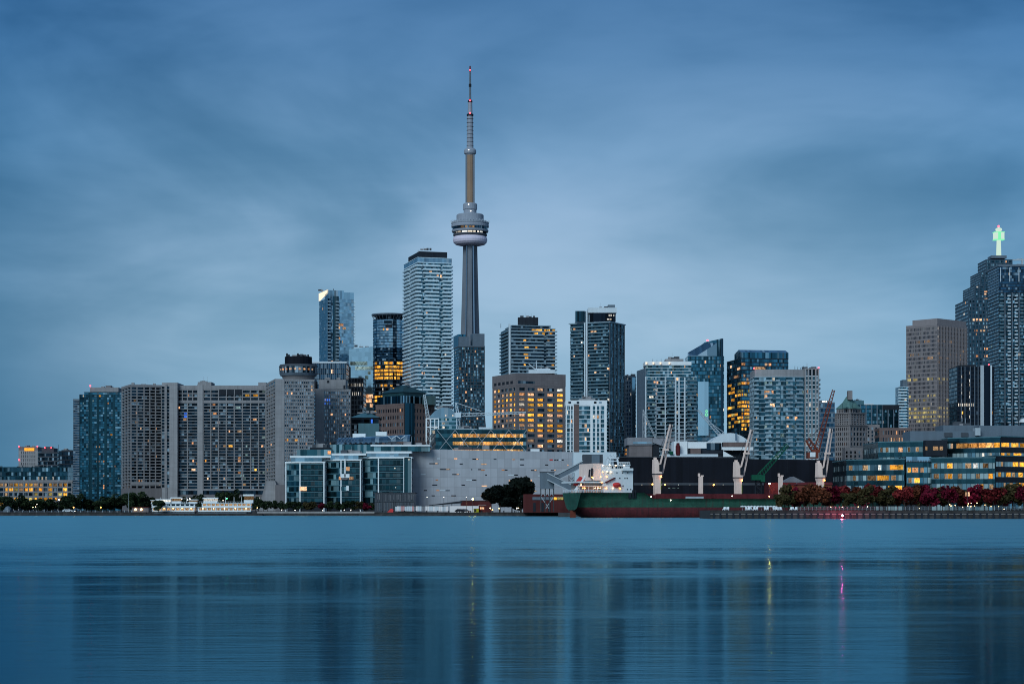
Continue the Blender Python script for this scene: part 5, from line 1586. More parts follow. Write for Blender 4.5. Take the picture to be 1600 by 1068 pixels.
# ------------------------------------------------------------------ sugar works
b = B('storage_shed', 'very long black storage shed with one sloping end, behind the cargo ship', 'warehouse', rect(960, 1323, 765, 50))
Y0 = 765
m = MB()
xs = [X(v, Y0) for v in (960, 1308, 1323)]
zs = [b.zz(713.5), b.zz(718.5), b.zz(739)]
fr = [(xs[0], G), (xs[2], G), (xs[2], zs[2]), (xs[1], zs[1]), (xs[0], zs[0])]
m.face([(x, Y0, z) for x, z in fr], fr)
m.face([(x, Y0 + 50, z) for x, z in reversed(fr)])
for p, q in ((fr[1], fr[2]), (fr[2], fr[3]), (fr[3], fr[4]), (fr[4], fr[0])):
    L = math.hypot(q[0] - p[0], q[1] - p[1])
    m.face([(p[0], Y0, p[1]), (p[0], Y0 + 50, p[1]), (q[0], Y0 + 50, q[1]), (q[0], Y0, q[1])], [(0, 0), (50, 0), (50, L), (0, L)])
b.mb(m, 'dark_shell', 'black')
b.pbox('eave_trim', 961, 1150, 713.2, 714.0, 'greydk', -.3, .3)
b.pbox('base_band', 990, 1195, 754, 757.5, 'greydk', -.25, .2)
for x0, x1 in ((1044, 1047), (1050, 1055.5), (1058, 1061)): b.pbox('lit_window', x0, x1, 761.5, 762.6, 'l_teal', -.2, .15)
for px in (1003, 1034, 1060, 1078, 1130, 1150): b.pbox('wall_light', px - .4, px + .4, 756.4, 757.2, 'l_white', -.4, .14)

b = B('plant_building', 'brownish grey concrete plant building with a sloping conveyor, over the black shed', 'building', rect(981, 1058, 850, 26))
b.pbox('lower_wall', 983, 1019, 695, 714, 'brown', 0, 20)
b.pbox('upper_wall', 980, 1019.5, 683, 694.9, 'grey', -.6, 22)
b.pbox('strip_window', 989, 1018, 690, 692.8, 'g_pale', -.8, .3)
b.pbox('dark_side', 1019.6, 1030, 694, 714, 'dark', .4, 14)
b.pbox('rear_wall', 1020, 1053, 684, 690, 'grey', 14, 10)
Yb = b.Y - .8
m = MB()
pts = [P(1019.8, 684, Yb), P(1024, 684, Yb), P(1053, 697, Yb), P(1053, 703, Yb), P(1019.8, 691, Yb)]
m.face([tuple(p) for p in reversed(pts)]); m.face([(p.x, p.y + 4, p.z) for p in pts])
for i in range(5):
    p, q = pts[i], pts[(i + 1) % 5]
    m.face([(p.x, p.y, p.z), (q.x, q.y, q.z), (q.x, q.y + 4, q.z), (p.x, p.y + 4, p.z)])
b.mb(m, 'sloping_conveyor', 'grey')
b = B('plant_building', 'white plant building with a dark window and a brown tank, over the black shed', 'building', rect(1044, 1128, 835, 20))
b.pbox('white_wall', 1053, 1074, 689, 711, 'white', 0, 14)
b.pbox('white_wall', 1074.1, 1128, 690, 700, 'white', .6, 14)
b.pbox('dark_window', 1104, 1127, 691.5, 702.5, 'g_dark', .2, .6)
b.pbox('brown_tank', 1079, 1095, 700, 708, 'brick', -1, 5)
b.pbox('dark_base', 1074, 1130, 702, 709, 'dark', .4, 12)
b.pbox('lower_roof', 1042, 1122, 709, 714, 'white2', -3, 14)
m = MB()
pts = [P(1130, 704, 834), P(1148, 714, 834), P(1130, 714, 834)]
m.face([tuple(p) for p in reversed(pts)]); m.face([(p.x, p.y + 6, p.z) for p in pts])
m.face([tuple(pts[0]), tuple(pts[1]), (pts[1].x, 840, pts[1].z), (pts[0].x, 840, pts[0].z)])
b.mb(m, 'white_ramp', 'white')
b.mb(MB().lathe([(1.0, Z(711, 833.5)), (1.05, Z(697, 833.5)), (.7, Z(694.5, 833.5)), (.7, Z(692, 833.5)), (0, Z(691.5, 833.5))], 10, (X(1059, 833.5), 832.5)), 'rusty_tank', 'rust')
b.pbox('green_hopper', 1046.5, 1052, 704.5, 709.5, 'green', -4, 2)
b = B('arched_roof_hall', 'white shallow arched roof hall with a pale canopy strip, behind the ship cranes', 'building', rect(1110, 1172, 880, 30))
m = MB()
N = 12
xa, xb = X(1110, 880), X(1172, 880)
def az(t): return b.zz(691) + (b.zz(676) - b.zz(691)) * math.sin(math.pi * t) ** .8
for i in range(N):
    t0, t1 = i / N, (i + 1) / N
    x0, x1 = xa + (xb - xa) * t0, xa + (xb - xa) * t1
    m.face([(x0, 880, az(t0)), (x1, 880, az(t1)), (x1, 908, az(t1)), (x0, 908, az(t0))], None, 0, True)
    m.face([(x0, 880, b.zz(691)), (x1, 880, b.zz(691)), (x1, 880, az(t1)), (x0, 880, az(t0))])
b.mb(m, 'arched_roof', 'white2')
b.prism('wall', rect(1112, 1171, 881, 26), G, b.zz(690.8), 'dark')
b.pbox('canopy', 1128, 1177, 698, 703, 'white', -3, 3)
b.pbox('rusty_screen', 1130, 1170, 690.5, 697, 'brick', -1, .8)
b.pbox('blue_banner', 1149, 1151, 675, 688, 'g_blue', -2, .3)

# conveyor tower with two inclined galleries and a top house
b = B('conveyor', 'grey enclosed conveyor with a stilted tower house, above the ship stern', 'conveyor', rect(843, 945, 735, 8))
Yc = 735
m = MB()
b.pbox('tower_house', 844, 866, 737.5, 763, 'slate', 0, 7)
b.pbox('house_roof', 843.5, 866.5, 736.5, 737.6, 'greydk', -.2, 7.4)
for px in (845, 852, 858.5, 865):
    b.mb(MB().beam(P(px, 763, Yc + .6), P(px, 799, Yc + .6), .32).beam(P(px, 763, Yc + 6), P(px, 799, Yc + 6), .32), 'leg', 'pole')
m = MB()
for x0, x1, y0, y1 in ((845, 852, 763, 775), (852, 845, 763, 775), (852, 858.5, 763, 775), (858.5, 852, 763, 775), (858.5, 865, 763, 775), (865, 858.5, 763, 775), (845, 858.5, 775, 795), (865, 852, 775, 795)):
    m.beam(P(x0, y0, Yc + .6), P(x1, y1, Yc + .6), .2)
b.mb(m, 'leg_brace', 'steel')
def gallery(name, p0, p1, h, dY, mat='slate', dep=3.2):
    a, c = P(*p0, Yc + dY), P(*p1, Yc + dY)
    hz = h / F * (Yc + dY)
    m = MB()
    for q in (0, 1):
        pass
    A = [(a.x, a.y, a.z), (c.x, c.y, c.z), (c.x, c.y, c.z + hz), (a.x, a.y, a.z + hz)]
    Bk = [(x, y + dep, z) for x, y, z in A]
    L = (c - a).length
    uv = [(0, 0), (L, 0), (L, hz), (0, hz)]
    if a.x > c.x: A, Bk = A[::-1], Bk[::-1]
    m.face(A, uv); m.face(Bk[::-1], uv)
    for i in range(4):
        j = (i + 1) % 4
        m.face([A[j], A[i], Bk[i], Bk[j]], uv)
    o = b.mb(m, name, mat)
    m = MB()
    if a.x > c.x: a, c = c, a
    m.beam((a.x, a.y - .12, a.z + hz), (c.x, c.y - .12, c.z + hz), .35).beam((a.x, a.y - .12, a.z), (c.x, c.y - .12, c.z), .35)
    b.mb(m, 'gallery_rail', 'steel', parent=o)
gallery('lower_gallery', (855, 749), (896, 769), 10.5, -2.5)
gallery('upper_gallery', (867, 752), (913, 728), 9.5, 4)
b.pbox('top_house', 911, 942, 709.5, 726, 'greydk', 3, 9)
b.pbox('top_house_front', 924.5, 937, 710.3, 726, 'slate', 2.6, .5)
for px in (914, 938):
    b.mb(MB().beam(P(px, 726, Yc + 4), P(px, 799, Yc + 4), .35), 'leg', 'pole')
m = MB()
for k in range(6):
    m.beam(P(889, 745 + k * 5, Yc + 6), P(897, 750 + k * 5, Yc + 6), .16).beam(P(897, 745 + k * 5, Yc + 6), P(889, 750 + k * 5, Yc + 6), .16)
m.beam(P(889, 742, Yc + 6), P(889, 799, Yc + 6), .25).beam(P(897, 738, Yc + 6), P(897, 799, Yc + 6), .25)
b.mb(m, 'trestle', 'pole')
b = B('white_hall', 'plain pale hall wall standing between the conveyor galleries and the chimney', 'building', rect(896, 963, 790, 20))
b.prism('wall', b.w, G, b.zz(706), 'white2')
b = B('red_warehouse', 'long dark red waterside warehouse with a pale band and a yellow lit window', 'warehouse', rect(818, 900, 765, 30))
b.prism('wall', b.w, G, b.zz(771.5), 'redbrick')
b.pbox('pale_band', 832, 880, 776, 780.5, 'slate', -.2, .3)
for x0, x1, mt in ((864, 870, 'l_yel'), (870.5, 880, 'l_lime')): b.pbox('lit_window', x0, x1, 776.3, 780.3, mt, -.32, .25)
for px in (835, 848, 858): b.pbox('dark_door', px - 2, px + 2, 785, 799, 'dark', -.15, .3)
b = B('red_shed', 'rusty red shed beside the green crane, half hidden by the first maples', 'shed', rect(1201.5, 1244, 722, 14))
b.prism('wall', b.w, G, b.zz(753.5), 'rust')
b = B('gable_shed', 'small grey gabled shed behind the red shed', 'shed', rect(1225, 1257, 745, 10))
b.prism('wall', b.w, G, b.zz(753), 'grey')
m = MB()
pts = [P(1223, 753, 744.8), P(1258, 753, 744.8), P(1240, 744, 744.8)]
m.face([tuple(p) for p in pts]); m.face([(p.x, p.y + 10, p.z) for p in reversed(pts)])
for i in range(3):
    p, q = pts[i], pts[(i + 1) % 3]
    m.face([tuple(p), (p.x, p.y + 10, p.z), (q.x, q.y + 10, q.z), tuple(q)])
b.mb(m, 'gable_roof', 'grey')
b = B('orange_shed', 'orange brown sloped shed rising behind the maples near the third ship crane', 'shed', rect(1246, 1300, 700, 16))
b.prism('wall', b.w, G, b.zz(757), 'orange')
b.mb(MB().frust(offset(b.w, .3), b.zz(757), [(x + (2.2 if i in (0, 3) else 0), y) for i, (x, y) in enumerate(b.w)], b.zz(753)), 'sloped_roof', 'rust')

# quay side bits
b = B('brick_kiosk', 'long low red brick shed below the orange lamp at the blank wall', 'shed', rect(720.5, 768, 838, 8))
b.prism('wall', b.w, G, b.zz(782), 'redbrick')
b.prism('flat_roof', offset(b.w, .3), b.zz(782), b.zz(781.2), 'brick')
b = B('brick_kiosk', 'small red brick kiosk with three lit windows beside the round dark trees', 'kiosk', rect(748, 758.5, 806, 4))
b.prism('wall', b.w, G, b.zz(789.5), 'redbrick')
b.prism('flat_roof', offset(b.w, .3), b.zz(789.5), b.zz(788.3), 'conc_dk')
for px in (751, 753.3, 755.6): b.pbox('lit_window', px - .8, px + .8, 792, 795, 'l_warm', -.1, .2)
b = B('service_hut', 'low white service wall in front of the red brick shed', 'wall', rect(703, 748, 828, 2))
b.prism('wall', b.w, G, b.zz(790), 'cloth')
b = B('green_container', 'yellow green container on the quay beside the brick kiosk', 'container', rect(740, 748, 804, 3))
M['lime'] = wall('yellow_green_paint', (.22, .28, .02), var=.3)
b.prism('body', b.w, G, b.zz(794.5), 'lime'); b.prism('lid', offset(b.w, .1), b.zz(794.5), b.zz(794), 'lime')
b.pbox('door', 741, 744, 795, 799, 'dark', -.06, .1)
b = B('tarpaulin', 'bright red tarpaulin heap on the quay in front of the ribbed pavilion', 'tarpaulin', rect(604.5, 616, 806, 4))
b.mb(MB().frust(b.w, G, [(x + (1.2 if i in (0, 3) else -.4), y) for i, (x, y) in enumerate(shrink(b.w, .75))], Z(794.2, 806)), 'cover', 'redcloth')
b = B('hoarding', 'white and pink site hoarding along the foot of the blank wall', 'fence', rect(617, 700, 812, .6))
r = random.Random(4)
M['pinkp'] = wall('pink_panel', (.55, .30, .30), var=.1)
for k in range(28):
    x0 = 617.5 + k * 2.95
    b.pbox('panel', x0, x0 + 2.7, 790.2 + (k % 5 == 0) * .6, 798, r.choice(['white2', 'white2', 'cloth', 'pinkp', 'grey']), 0, .3)
b.pbox('rail', 617, 700, 789.6, 790.1, 'pole', -.1, .5)
b = B('ramp_roof', 'long thin dark sloping canopy at the foot of the blank wall', 'canopy', rect(670, 722, 830, 4))
m = MB()
A, C_ = P(670, 789.5, 830), P(722, 785.5, 830)
m.face([tuple(A), tuple(C_), (C_.x, C_.y, C_.z + 1.0), (A.x, A.y, A.z + .25)])
m.face([(A.x, A.y, A.z + .25), (C_.x, C_.y, C_.z + 1.0), (C_.x, C_.y + 4, C_.z + 1.0), (A.x, A.y + 4, A.z + .25)])
m.face([(A.x, A.y + 4, A.z), (A.x, A.y, A.z), (A.x, A.y, A.z + .25), (A.x, A.y + 4, A.z + .25)])
m.face([(A.x, A.y + 4, A.z + .0), (C_.x, C_.y + 4, C_.z), tuple(C_), tuple(A)])
b.mb(m, 'roof_sheet', 'dark')
for px in (676, 692, 706, 720): b.mb(MB().beam(P(px, 789.4 - (px - 670) * .077, 831), P(px, 798.2, 831), .25), 'post', 'pole')

# long waterfront office of glass bands
b = B('waterfront_office', 'long layered teal glass office with amber lit window bands, behind the red maples', 'building',
      [(X(1322.5, 700), 700), (X(1414, 688), 688), (X(1414, 688), 730), (X(1322.5, 700), 730)])
b.Y = 688
def bands(x0, x1, Ya, Yb, yt0, yt1, n, nm, lits, frac=.46, y_bot=790, sp='g_spoff'):
    """one wing: n storeys of glass over spandrel, roof line from pixel yt0 to yt1"""
    pl = [(X(x0, Ya), Ya), (X(x1, Yb), Yb), (X(x1, Yb), Yb + 30), (X(x0, Ya), Ya + 30)]
    zt = Z(yt0, Ya)
    hh = 16.2 / F * 690
    z0_ = zt - n * hh
    b.floors(z0_, zt, n, 'g_officel', sp, frac, .12, poly=pl, slab='spandrel', band='window_band')
    b.prism('base', offset(pl, -.3), G, max(z0_, G + .1), 'dark')
    b.prism('roof_edge', offset(pl, .15), zt, zt + .35, 'teal')
    for q in lits: b.lit(*q)
M['g_officel'] = glass('office_band_glass', (.17, .28, .32), 1.5, blind=.5, bcol=(.30, .38, .38), var=.45, mull=(.04, .08, .10), mw=.26)
bands(1322.5, 1413.4, 700, 688, 719, 714, 5, 'west_wing', [(1329, 731, 5, 'l_dim'), (1352, 731, 7, 'l_dim'), (1374, 730, 3, 'l_white'), (1397, 729, 12, 'l_yel'), (1406, 729, 9, 'l_yel'), (1335, 745, 4, 'l_dim'), (1362, 744, 12, 'l_dim'), (1375, 744, 8, 'l_yel'), (1384, 743.5, 8, 'l_yel'), (1396, 743, 6, 'l_dim'), (1392, 757, 8, 'l_yel'), (1404, 757, 9, 'l_yel')])
bands(1415.5, 1454.5, 690, 690, 722, 722, 4, 'entrance_bay', [(1421, 728, 5, 'l_yel'), (1430, 728, 9, 'l_warm'), (1441, 728, 5, 'l_warm'), (1433, 742, 8, 'l_yel'), (1422, 757, 5, 'l_dim')])
b.pbox('dotted_glass', 1416, 1455, 713, 721, 'g_pale', 1.2, 10)
for k in range(9): b.pbox('dotted_panel', 1418 + k * 4, 1420.4 + k * 4, 718.5, 721, 'slate', 1.0, .3)
b.pbox('dark_gap', 1413.6, 1416, 713, 790, 'dark', 4, 10)
bands(1455, 1555, 688, 684, 715.5, 712, 5, 'east_wing', [(1462, 727, 5, 'l_dim'), (1484, 727.5, 8, 'l_yel'), (1513, 725, 9, 'l_dim'), (1524, 725, 7, 'l_white'), (1463, 741, 8, 'l_dim'), (1478, 741, 4, 'l_dim'), (1484.5, 740, 7, 'l_yel'), (1500, 741, 6, 'l_dim'), (1528, 739, 6, 'l_dim'), (1534, 754, 5, 'l_yel'), (1548, 739, 6, 'l_yel'), (1549, 755, 6, 'l_dim'), (1540, 725, 8, 'l_dim')])
bands(1555.3, 1690, 685, 712, 712, 711, 5, 'return_wing', [(1587, 725.5, 10, 'l_yel'), (1597, 724, 8, 'l_yel'), (1562, 740, 5, 'l_yel'), (1576, 740, 9, 'l_yel'), (1584, 741, 5, 'l_dim'), (1595, 740, 8, 'l_yel'), (1580, 755, 5, 'l_dim'), (1592, 754, 10, 'l_yel'), (1600, 754, 7, 'l_yel'), (1566, 727, 4, 'l_dim'), (1570, 755, 3, 'l_dim')], .52, sp='dark')
bands(1372, 1446, 716, 708, 691, 688.5, 2, 'upper_tier', [(1407, 702, 6, 'l_warm'), (1420, 701, 3, 'l_dim'), (1377, 704, 3, 'l_dim'), (1386, 704, 4, 'l_dim'), (1433, 701, 4, 'l_dim')], .48)
b.pbox('dark_box', 1446.3, 1480, 687.5, 712, 'dark', 16, 22)
for px, w in ((1447.5, 3), (1462, 8), (1471, 5)): b.pbox('lit_window', px - w / 2, px + w / 2, 697, 703, 'l_dim', 15.8, .3)
bands(1481, 1563, 712, 700, 685, 681, 2, 'upper_tier', [(1487, 697, 3, 'l_warm'), (1500, 697, 10, 'l_amber'), (1512, 697, 9, 'l_amber'), (1523, 696, 10, 'l_amber'), (1535, 696, 9, 'l_amber'), (1546, 695, 9, 'l_amber'), (1557, 694, 8, 'l_yel'), (1536, 709, 3, 'l_white'), (1548, 709, 3, 'l_white')], .46)
bands(1563.3, 1690, 700, 724, 682, 681, 2, 'upper_tier', [(1571, 694, 14, 'l_yel'), (1586, 693, 13, 'l_yel'), (1598, 692.5, 9, 'l_yel'), (1567, 710, 6, 'l_yel'), (1576, 709.5, 6, 'l_yel'), (1590, 709.5, 14, 'l_yel')], .54, sp='dark')
b.pbox('roof_plant', 1422, 1525, 673, 689, 'slate', 34, 14)
b.pbox('roof_plant', 1474, 1532, 664, 674, 'slate', 44, 14)
b.pbox('roof_plant', 1530, 1640, 664.5, 683, 'slate', 36, 14)
for x0, x1 in ((1476, 1488), (1502, 1513)): b.pbox('plant_louvre', x0, x1, 675.5, 682, 'greydk', 33.6, .5)
b.pbox('pale_vent', 1524, 1532, 668, 680, 'steel', 33, 4)

# plant, vents and aerials on the flat roofs
rr_ = random.Random(99)
VENT = MB().box(-.5, .5, -.5, .5, 0, 1).mesh('roof_vent', M['greydk'])
VENT2 = MB().box(-.5, .5, -.5, .5, 0, 1).mesh('roof_vent', M['conc'])
AERIAL = MB().tube((0, 0, 0), (0, 0, 1), .09, .05, 5).mesh('aerial', M['steel'])
for bb in ALLB:
    k_ = bb.root.name.split('.')[0]
    if k_ not in ('condo_tower', 'concrete_tower', 'hotel_tower', 'office_building', 'apartment_block', 'college_building', 'waterfront_office', 'blank_walled_building', 'hotel'): continue
    tops = []
    for o in bb.root.children:
        if o.type != 'MESH' or len(o.data.vertices) < 8 or o.rotation_euler.z: continue
        xs_ = [v.co.x for v in o.data.vertices]; ys_ = [v.co.y for v in o.data.vertices]; zt_ = max(v.co.z for v in o.data.vertices) + o.location.z
        x0, x1, y0, y1 = min(xs_) + o.location.x, max(xs_) + o.location.x, min(ys_) + o.location.y, max(ys_) + o.location.y
        if (x1 - x0) * (y1 - y0) > 70 and x1 - x0 > 8: tops.append((zt_, x0, x1, y0, y1))
    if not tops: continue
    zt_, x0, x1, y0, y1 = max(tops)
    for _ in range(5):
        f = rr_.uniform(.2, .8); g_ = rr_.uniform(.25, .6)
        link('roof_vent', rr_.choice([VENT, VENT2]), bb.root, (x0 + (x1 - x0) * f, y0 + (y1 - y0) * g_, zt_ - .1), 0, (rr_.uniform(1.2, 4), rr_.uniform(1.2, 3), rr_.uniform(.7, 2.0)))
    for _ in range(2):
        link('aerial', AERIAL, bb.root, (x0 + (x1 - x0) * rr_.uniform(.25, .75), y0 + (y1 - y0) * rr_.uniform(.3, .6), zt_ - .1), 0, (1, 1, rr_.uniform(2.5, 5)))
# ------------------------------------------------------------------ cargo ship
def hull_paint(name, col, rust, cover):
    m, t, out = new_mat(name)
    oc = nd(t, 'ShaderNodeTexCoord').outputs['Object']
    mp = nd(t, 'ShaderNodeMapping', {'Vector': oc, 'Scale': (.9, .9, .10)}).outputs[0]
    st = nd(t, 'ShaderNodeTexNoise', {'Vector': mp, 'Scale': 1.0, 'Detail': 6.0, 'Roughness': .7}).outputs[0]
    bl = nd(t, 'ShaderNodeTexNoise', {'Vector': oc, 'Scale': .25, 'Detail': 7.0, 'Roughness': .7}).outputs[0]
    br = nd(t, 'ShaderNodeTexBrick', {'Vector': nd(t, 'ShaderNodeMapping', {'Vector': nd(t, 'ShaderNodeUVMap').outputs[0], 'Scale': (.16, .5, 1)}).outputs[0], 'Color1': (1, 1, 1, 1), 'Color2': (.88, .88, .88, 1), 'Mortar': (.7, .7, .7, 1), 'Scale': 1.0, 'Mortar Size': .03}).outputs[0]
    k = mrange(t, bl, .3, .7, .5, 1.5)
    c = mixc(t, 1.0, col, nd(t, 'ShaderNodeCombineXYZ', {0: k, 1: k, 2: k}).outputs[0], 'MULTIPLY')
    c = mixc(t, 1.0, c, br, 'MULTIPLY')
    f = mth(t, 'ADD', mth(t, 'MULTIPLY', st, .7), mth(t, 'MULTIPLY', bl, .3))
    c = mixc(t, mrange(t, f, cover, cover + .13, 0, .85), c, rust)
    principled(t, out, Base_Color=c, Roughness=.65)
    return m
M['hullgreen'] = hull_paint('green_hull_paint', (.016, .088, .055), (.050, .026, .020), .53)
M['hullred'] = hull_paint('red_hull_paint', (.125, .018, .022), (.035, .012, .014), .50)
SB = R(16.0)                                          # heading of the ship
SX, SY = X(893, 652), 652.0                          # stern, middle of the transom
ship = thing('cargo_ship', 'green and red cargo ship moored stern first with a white deckhouse', 'ship', (SX, SY, 0), None, SB)
SHL = 112.0
cs, sn = math.cos(SB), math.sin(SB)
def spx(px, t):
    """distance along the ship of the point seen in column px at t metres across (t<0 is the side towards us)"""
    k = (px - CX) / F
    # world x = SX + s*cs - t*sn ; y = SY + s*sn + t*cs
    return (k * (SY + t * cs) - SX + t * sn) / (cs - k * sn)
def szz(py, s, t): return Z(py, SY + s * sn + t * cs)
zG = 3.4                                               # where the green paint ends
def sect(bd, bw, zd, zk):
    """one hull section from the near deck edge round the bottom to the far deck edge"""
    zm = max(zG, zk + .3)
    q = (zm - zk) / max(zd - zk, .1)
    bm = bw + (bd - bw) * min(q ** .6, 1)
    half = [(-bd, zd), (-(bd + bm) / 2, (zd + zm) / 2), (-bm, zm), (-(bw + (bm - bw) * .45), zk + (zm - zk) * .5), (-bw * .8, zk), (0, zk - .05)]
    return half + [(-t, z) for t, z in reversed(half[:-1])]
zd0, zd1 = 8.3, 6.3
stations = [(0, sect(10.2, 4.2, zd0, 2.5)), (3, sect(10.4, 6.0, zd0, 1.0)), (8, sect(10.4, 8.2, zd0, -1.2)), (14, sect(11, 10.2, zd0, -1.6)), (22.0, sect(11.2, 11, zd0, -1.8)), (25.0, sect(11.2, 11, zd1, -1.8)),
            (60, sect(11.2, 11, zd1, -1.8)), (92, sect(11.0, 10.6, zd1, -1.8)), (102, sect(8.6, 6.4, zd1 + .6, -1.8)), (109, sect(4.4, 2.2, zd1 + 1.4, -1.8)), (112.5, sect(.6, .2, zd1 + 2, -1.8))]
m = MB()
for (s0, a), (s1, c) in zip(stations, stations[1:]):
    n = len(a)
    for i in range(n - 1):
        zmid = (a[i][1] + a[i + 1][1]) / 2
        m.face([(s0, *a[i]), (s0, *a[i + 1]), (s1, *c[i + 1]), (s1, *c[i])][::-1], [(s0, a[i][1]), (s0, a[i + 1][1]), (s1, c[i + 1][1]), (s1, c[i][1])][::-1], 0 if i in (0, 1, n - 2, n - 3) else 1, True)
    m.face([(s0, *a[0]), (s1, *c[0]), (s1, *c[-1]), (s0, *a[-1])], None, 2)
a = stations[0][1]
m.face([(0, *p) for p in a][::-1], [(p[0], p[1]) for p in a][::-1], 0)
ho = m.build('hull', ship, M['hullgreen'], M['hullred'], M['rust'])
import bmesh
hb = bmesh.new(); hb.from_mesh(ho.data)
bmesh.ops.remove_doubles(hb, verts=hb.verts, dist=.002)
hb.to_mesh(ho.data); hb.free()
MB().box(-.5, 1.4, -.3, .3, -1.0, 2.4).build('rudder', ship, M['orange'])
def sbox(name, x0, x1, t0, t1, y0, y1, mat, par=None):
    """box on the ship: columns measured on its near face t0"""
    s0, s1 = spx(x0, t0), spx(x1, t0)
    sm_ = (s0 + s1) / 2
    return MB().box(s0, s1, t0, t1, szz(y1, sm_, t0), szz(y0, sm_, t0)).build(name, par or ship, M[mat])
for s0, s1 in ((29, 47), (49, 66), (68, 84), (86, 99)):
    MB().box(s0, s1, -8.6, 8.6, zd1, zd1 + 1.35).box(s0 + .3, s1 - .3, -8.3, 8.3, zd1 + 1.353, zd1 + 1.7).build('hatch', ship, M['rust'])
m = MB()
for k in range(36): m.beam((26 + k * 2.1, -11, zd1), (26 + k * 2.1, -11, zd1 + 1.1), .09)
for z in (.55, 1.1): m.beam((26, -11, zd1 + z), (101, -11, zd1 + z), .07)
m.build('deck_rail', ship, M['rust'])
MB().box(spx(1071, -11.1), spx(1099, -11.1), -11.32, -11.22, zd1 + .1, zd1 + .75).build('name_board', ship, M['steel'])
# deckhouse
zdk = 769.3
hs = sbox('deckhouse', 942, 989, -9.2, 8.5, 735.5, zdk, 'shipwhite')
hs2 = sbox('upper_deckhouse', 941, 984, -8.6, 8.0, 727, 735.45, 'shipwhite')
sbox('bridge_wing', 973, 989.5, -10.4, -8.7, 731, 735, 'shipwhite')
sbox('bridge_roof', 942, 985, -8.9, 8.2, 725.6, 726.95, 'white2')
lk = sbox('aft_deckhouse', 926.5, 942, -7.4, 7.6, 723.5, 750, 'cream')
sbox('aft_lower_house', 912, 942, -6.6, 7.2, 754, zdk, 'cream')
sbox('boat_deck', 903, 945, -9.4, 8.8, 751.5, 753.9, 'shipwhite')
sbox('poop_awning', 905, 946, -9.6, -6.2, 758.5, 759.6, 'cream')
sbox('funnel', 919, 926.3, -1.5, 5.5, 724.5, 751.4, 'dark')
for k, px in enumerate((906, 913, 920, 927, 934, 941)):
    sbox('awning_post', px - .35, px + .35, -9.5, -9.2, 759.6, zdk, 'cream')
for px in (957, 963, 966.5, 969.5, 972.5): sbox('bridge_window', px - 1.1, px + 1.1, -8.75, -8.61, 728.3, 731, 'g_black', hs2)
for px, py in ((950, 738), (964, 738), (973, 738), (981, 738), (961, 746.5), (968.5, 746.5), (976.5, 746.5), (980, 746.5), (969.5, 758.5), (973.5, 758.5), (980.5, 764), (985.5, 764)):
    sbox('porthole', px - .75, px + .75, -9.34, -9.21, py - .9, py + .9, 'dark', hs)
# masts, radar, rails
m = MB()
def sp3(px, py, t): 
    s_ = spx(px, t)
    return (s_, t, szz(py, s_, t))
m.beam(sp3(948, 726, -4), sp3(950, 714, -4), .5).beam(sp3(966, 726, -4), sp3(964, 714, -4), .5).beam(sp3(946, 715, -4), sp3(967, 715, -4), .5).beam(sp3(957, 726, -3), sp3(957, 709, -3), .6).beam(sp3(950, 711, -3), sp3(964, 711, -3), .35).beam(sp3(948, 720, -4), sp3(966, 720, -4), .3)
m.beam(sp3(952, 718, -3.5), sp3(952, 708, -3.5), .2).beam(sp3(961, 718, -3.5), sp3(962, 707.5, -3.5), .2)
m.build('radar_mast', ship, M['shipwhite'])
m = MB()
for px in range(966, 985, 3): m.beam(sp3(px, 725.6, -8.5), sp3(px, 721.5, -8.5), .16)
for py in (721.5, 723.5): m.beam(sp3(966, py, -8.5), sp3(984, py, -8.5), .14)
m.build('bridge_rail', ship, M['shipwhite'])
m = MB()
for px in range(880, 944, 4): m.beam(sp3(px, zdk, -9.6), sp3(px, zdk - 4, -9.6), .12)
m.beam(sp3(880, zdk - 4, -9.6), sp3(942, zdk - 4, -9.6), .12).beam(sp3(880, zdk - 2, -9.6), sp3(942, zdk - 2, -9.6), .1)
m.build('poop_rail', ship, M['white2'])
lb = MB()
def boat_mb(s0, s1, t, z, w, h):
    mm = MB()
    n = 8
    rings = []
    for i in range(n + 1):
        f = i / n
        k = math.sin(math.pi * f) ** .45 if 0 < f < 1 else .02
        rings.append([(s0 + (s1 - s0) * f, t + w * k * math.cos(a), z + h * k * math.sin(a) * (1 if math.sin(a) < 0 else .7)) for a in [2 * math.pi * j / 8 for j in range(8)]])
    for a_, c_ in zip(rings, rings[1:]):
        for j in range(8): mm.face([a_[j], c_[j], c_[(j + 1) % 8], a_[(j + 1) % 8]], None, 0, True)
    return mm
s0, s1 = spx(957, -9.8), spx(970, -9.8)
boat_mb(s0, s1, -9.9, szz(756.5, s0, -9.9), 1.0, 1.0).build('lifeboat', ship, M['redcloth'])
m = MB().beam(sp3(946, 753.5, -9.6), sp3(960, 746.5, -9.6), .45)
m.build('stores_boom', ship, M['rust'])
m = MB().beam(sp3(899, 769, -7.5), sp3(914, 743, -7.5), .45).beam(sp3(897, 766, -7.0), sp3(914, 746, -7.0), .4)
m.build('stern_derrick', ship, M['white'])
m = MB()
a_ = [sp3(898, 757, -5), sp3(908, 744, -5), sp3(914, 750, -5), sp3(904, 760, -5)]
m.face(a_); m.face([(x, y + 2, z) for x, y, z in a_[::-1]])
for i in range(4):
    p, q = a_[i], a_[(i + 1) % 4]
    m.face([p, (p[0], p[1] + 2, p[2]), (q[0], q[1] + 2, q[2]), q])
m.build('free_fall_lifeboat', ship, M['redcloth'])
for px, y0, y1 in ((924, 731, 748), (920.5, 733, 745)):
    m = MB().beam(sp3(px, y1, -7.6), sp3(px + 1, y0, -7.6), .5)
    m.build('vent_pipe', ship, M['dark'])
m = MB()
for i in range(4): m.beam(sp3(948 + i * .8, 752, -8.9), sp3(952 + i * .8, 737, -8.9), .16)
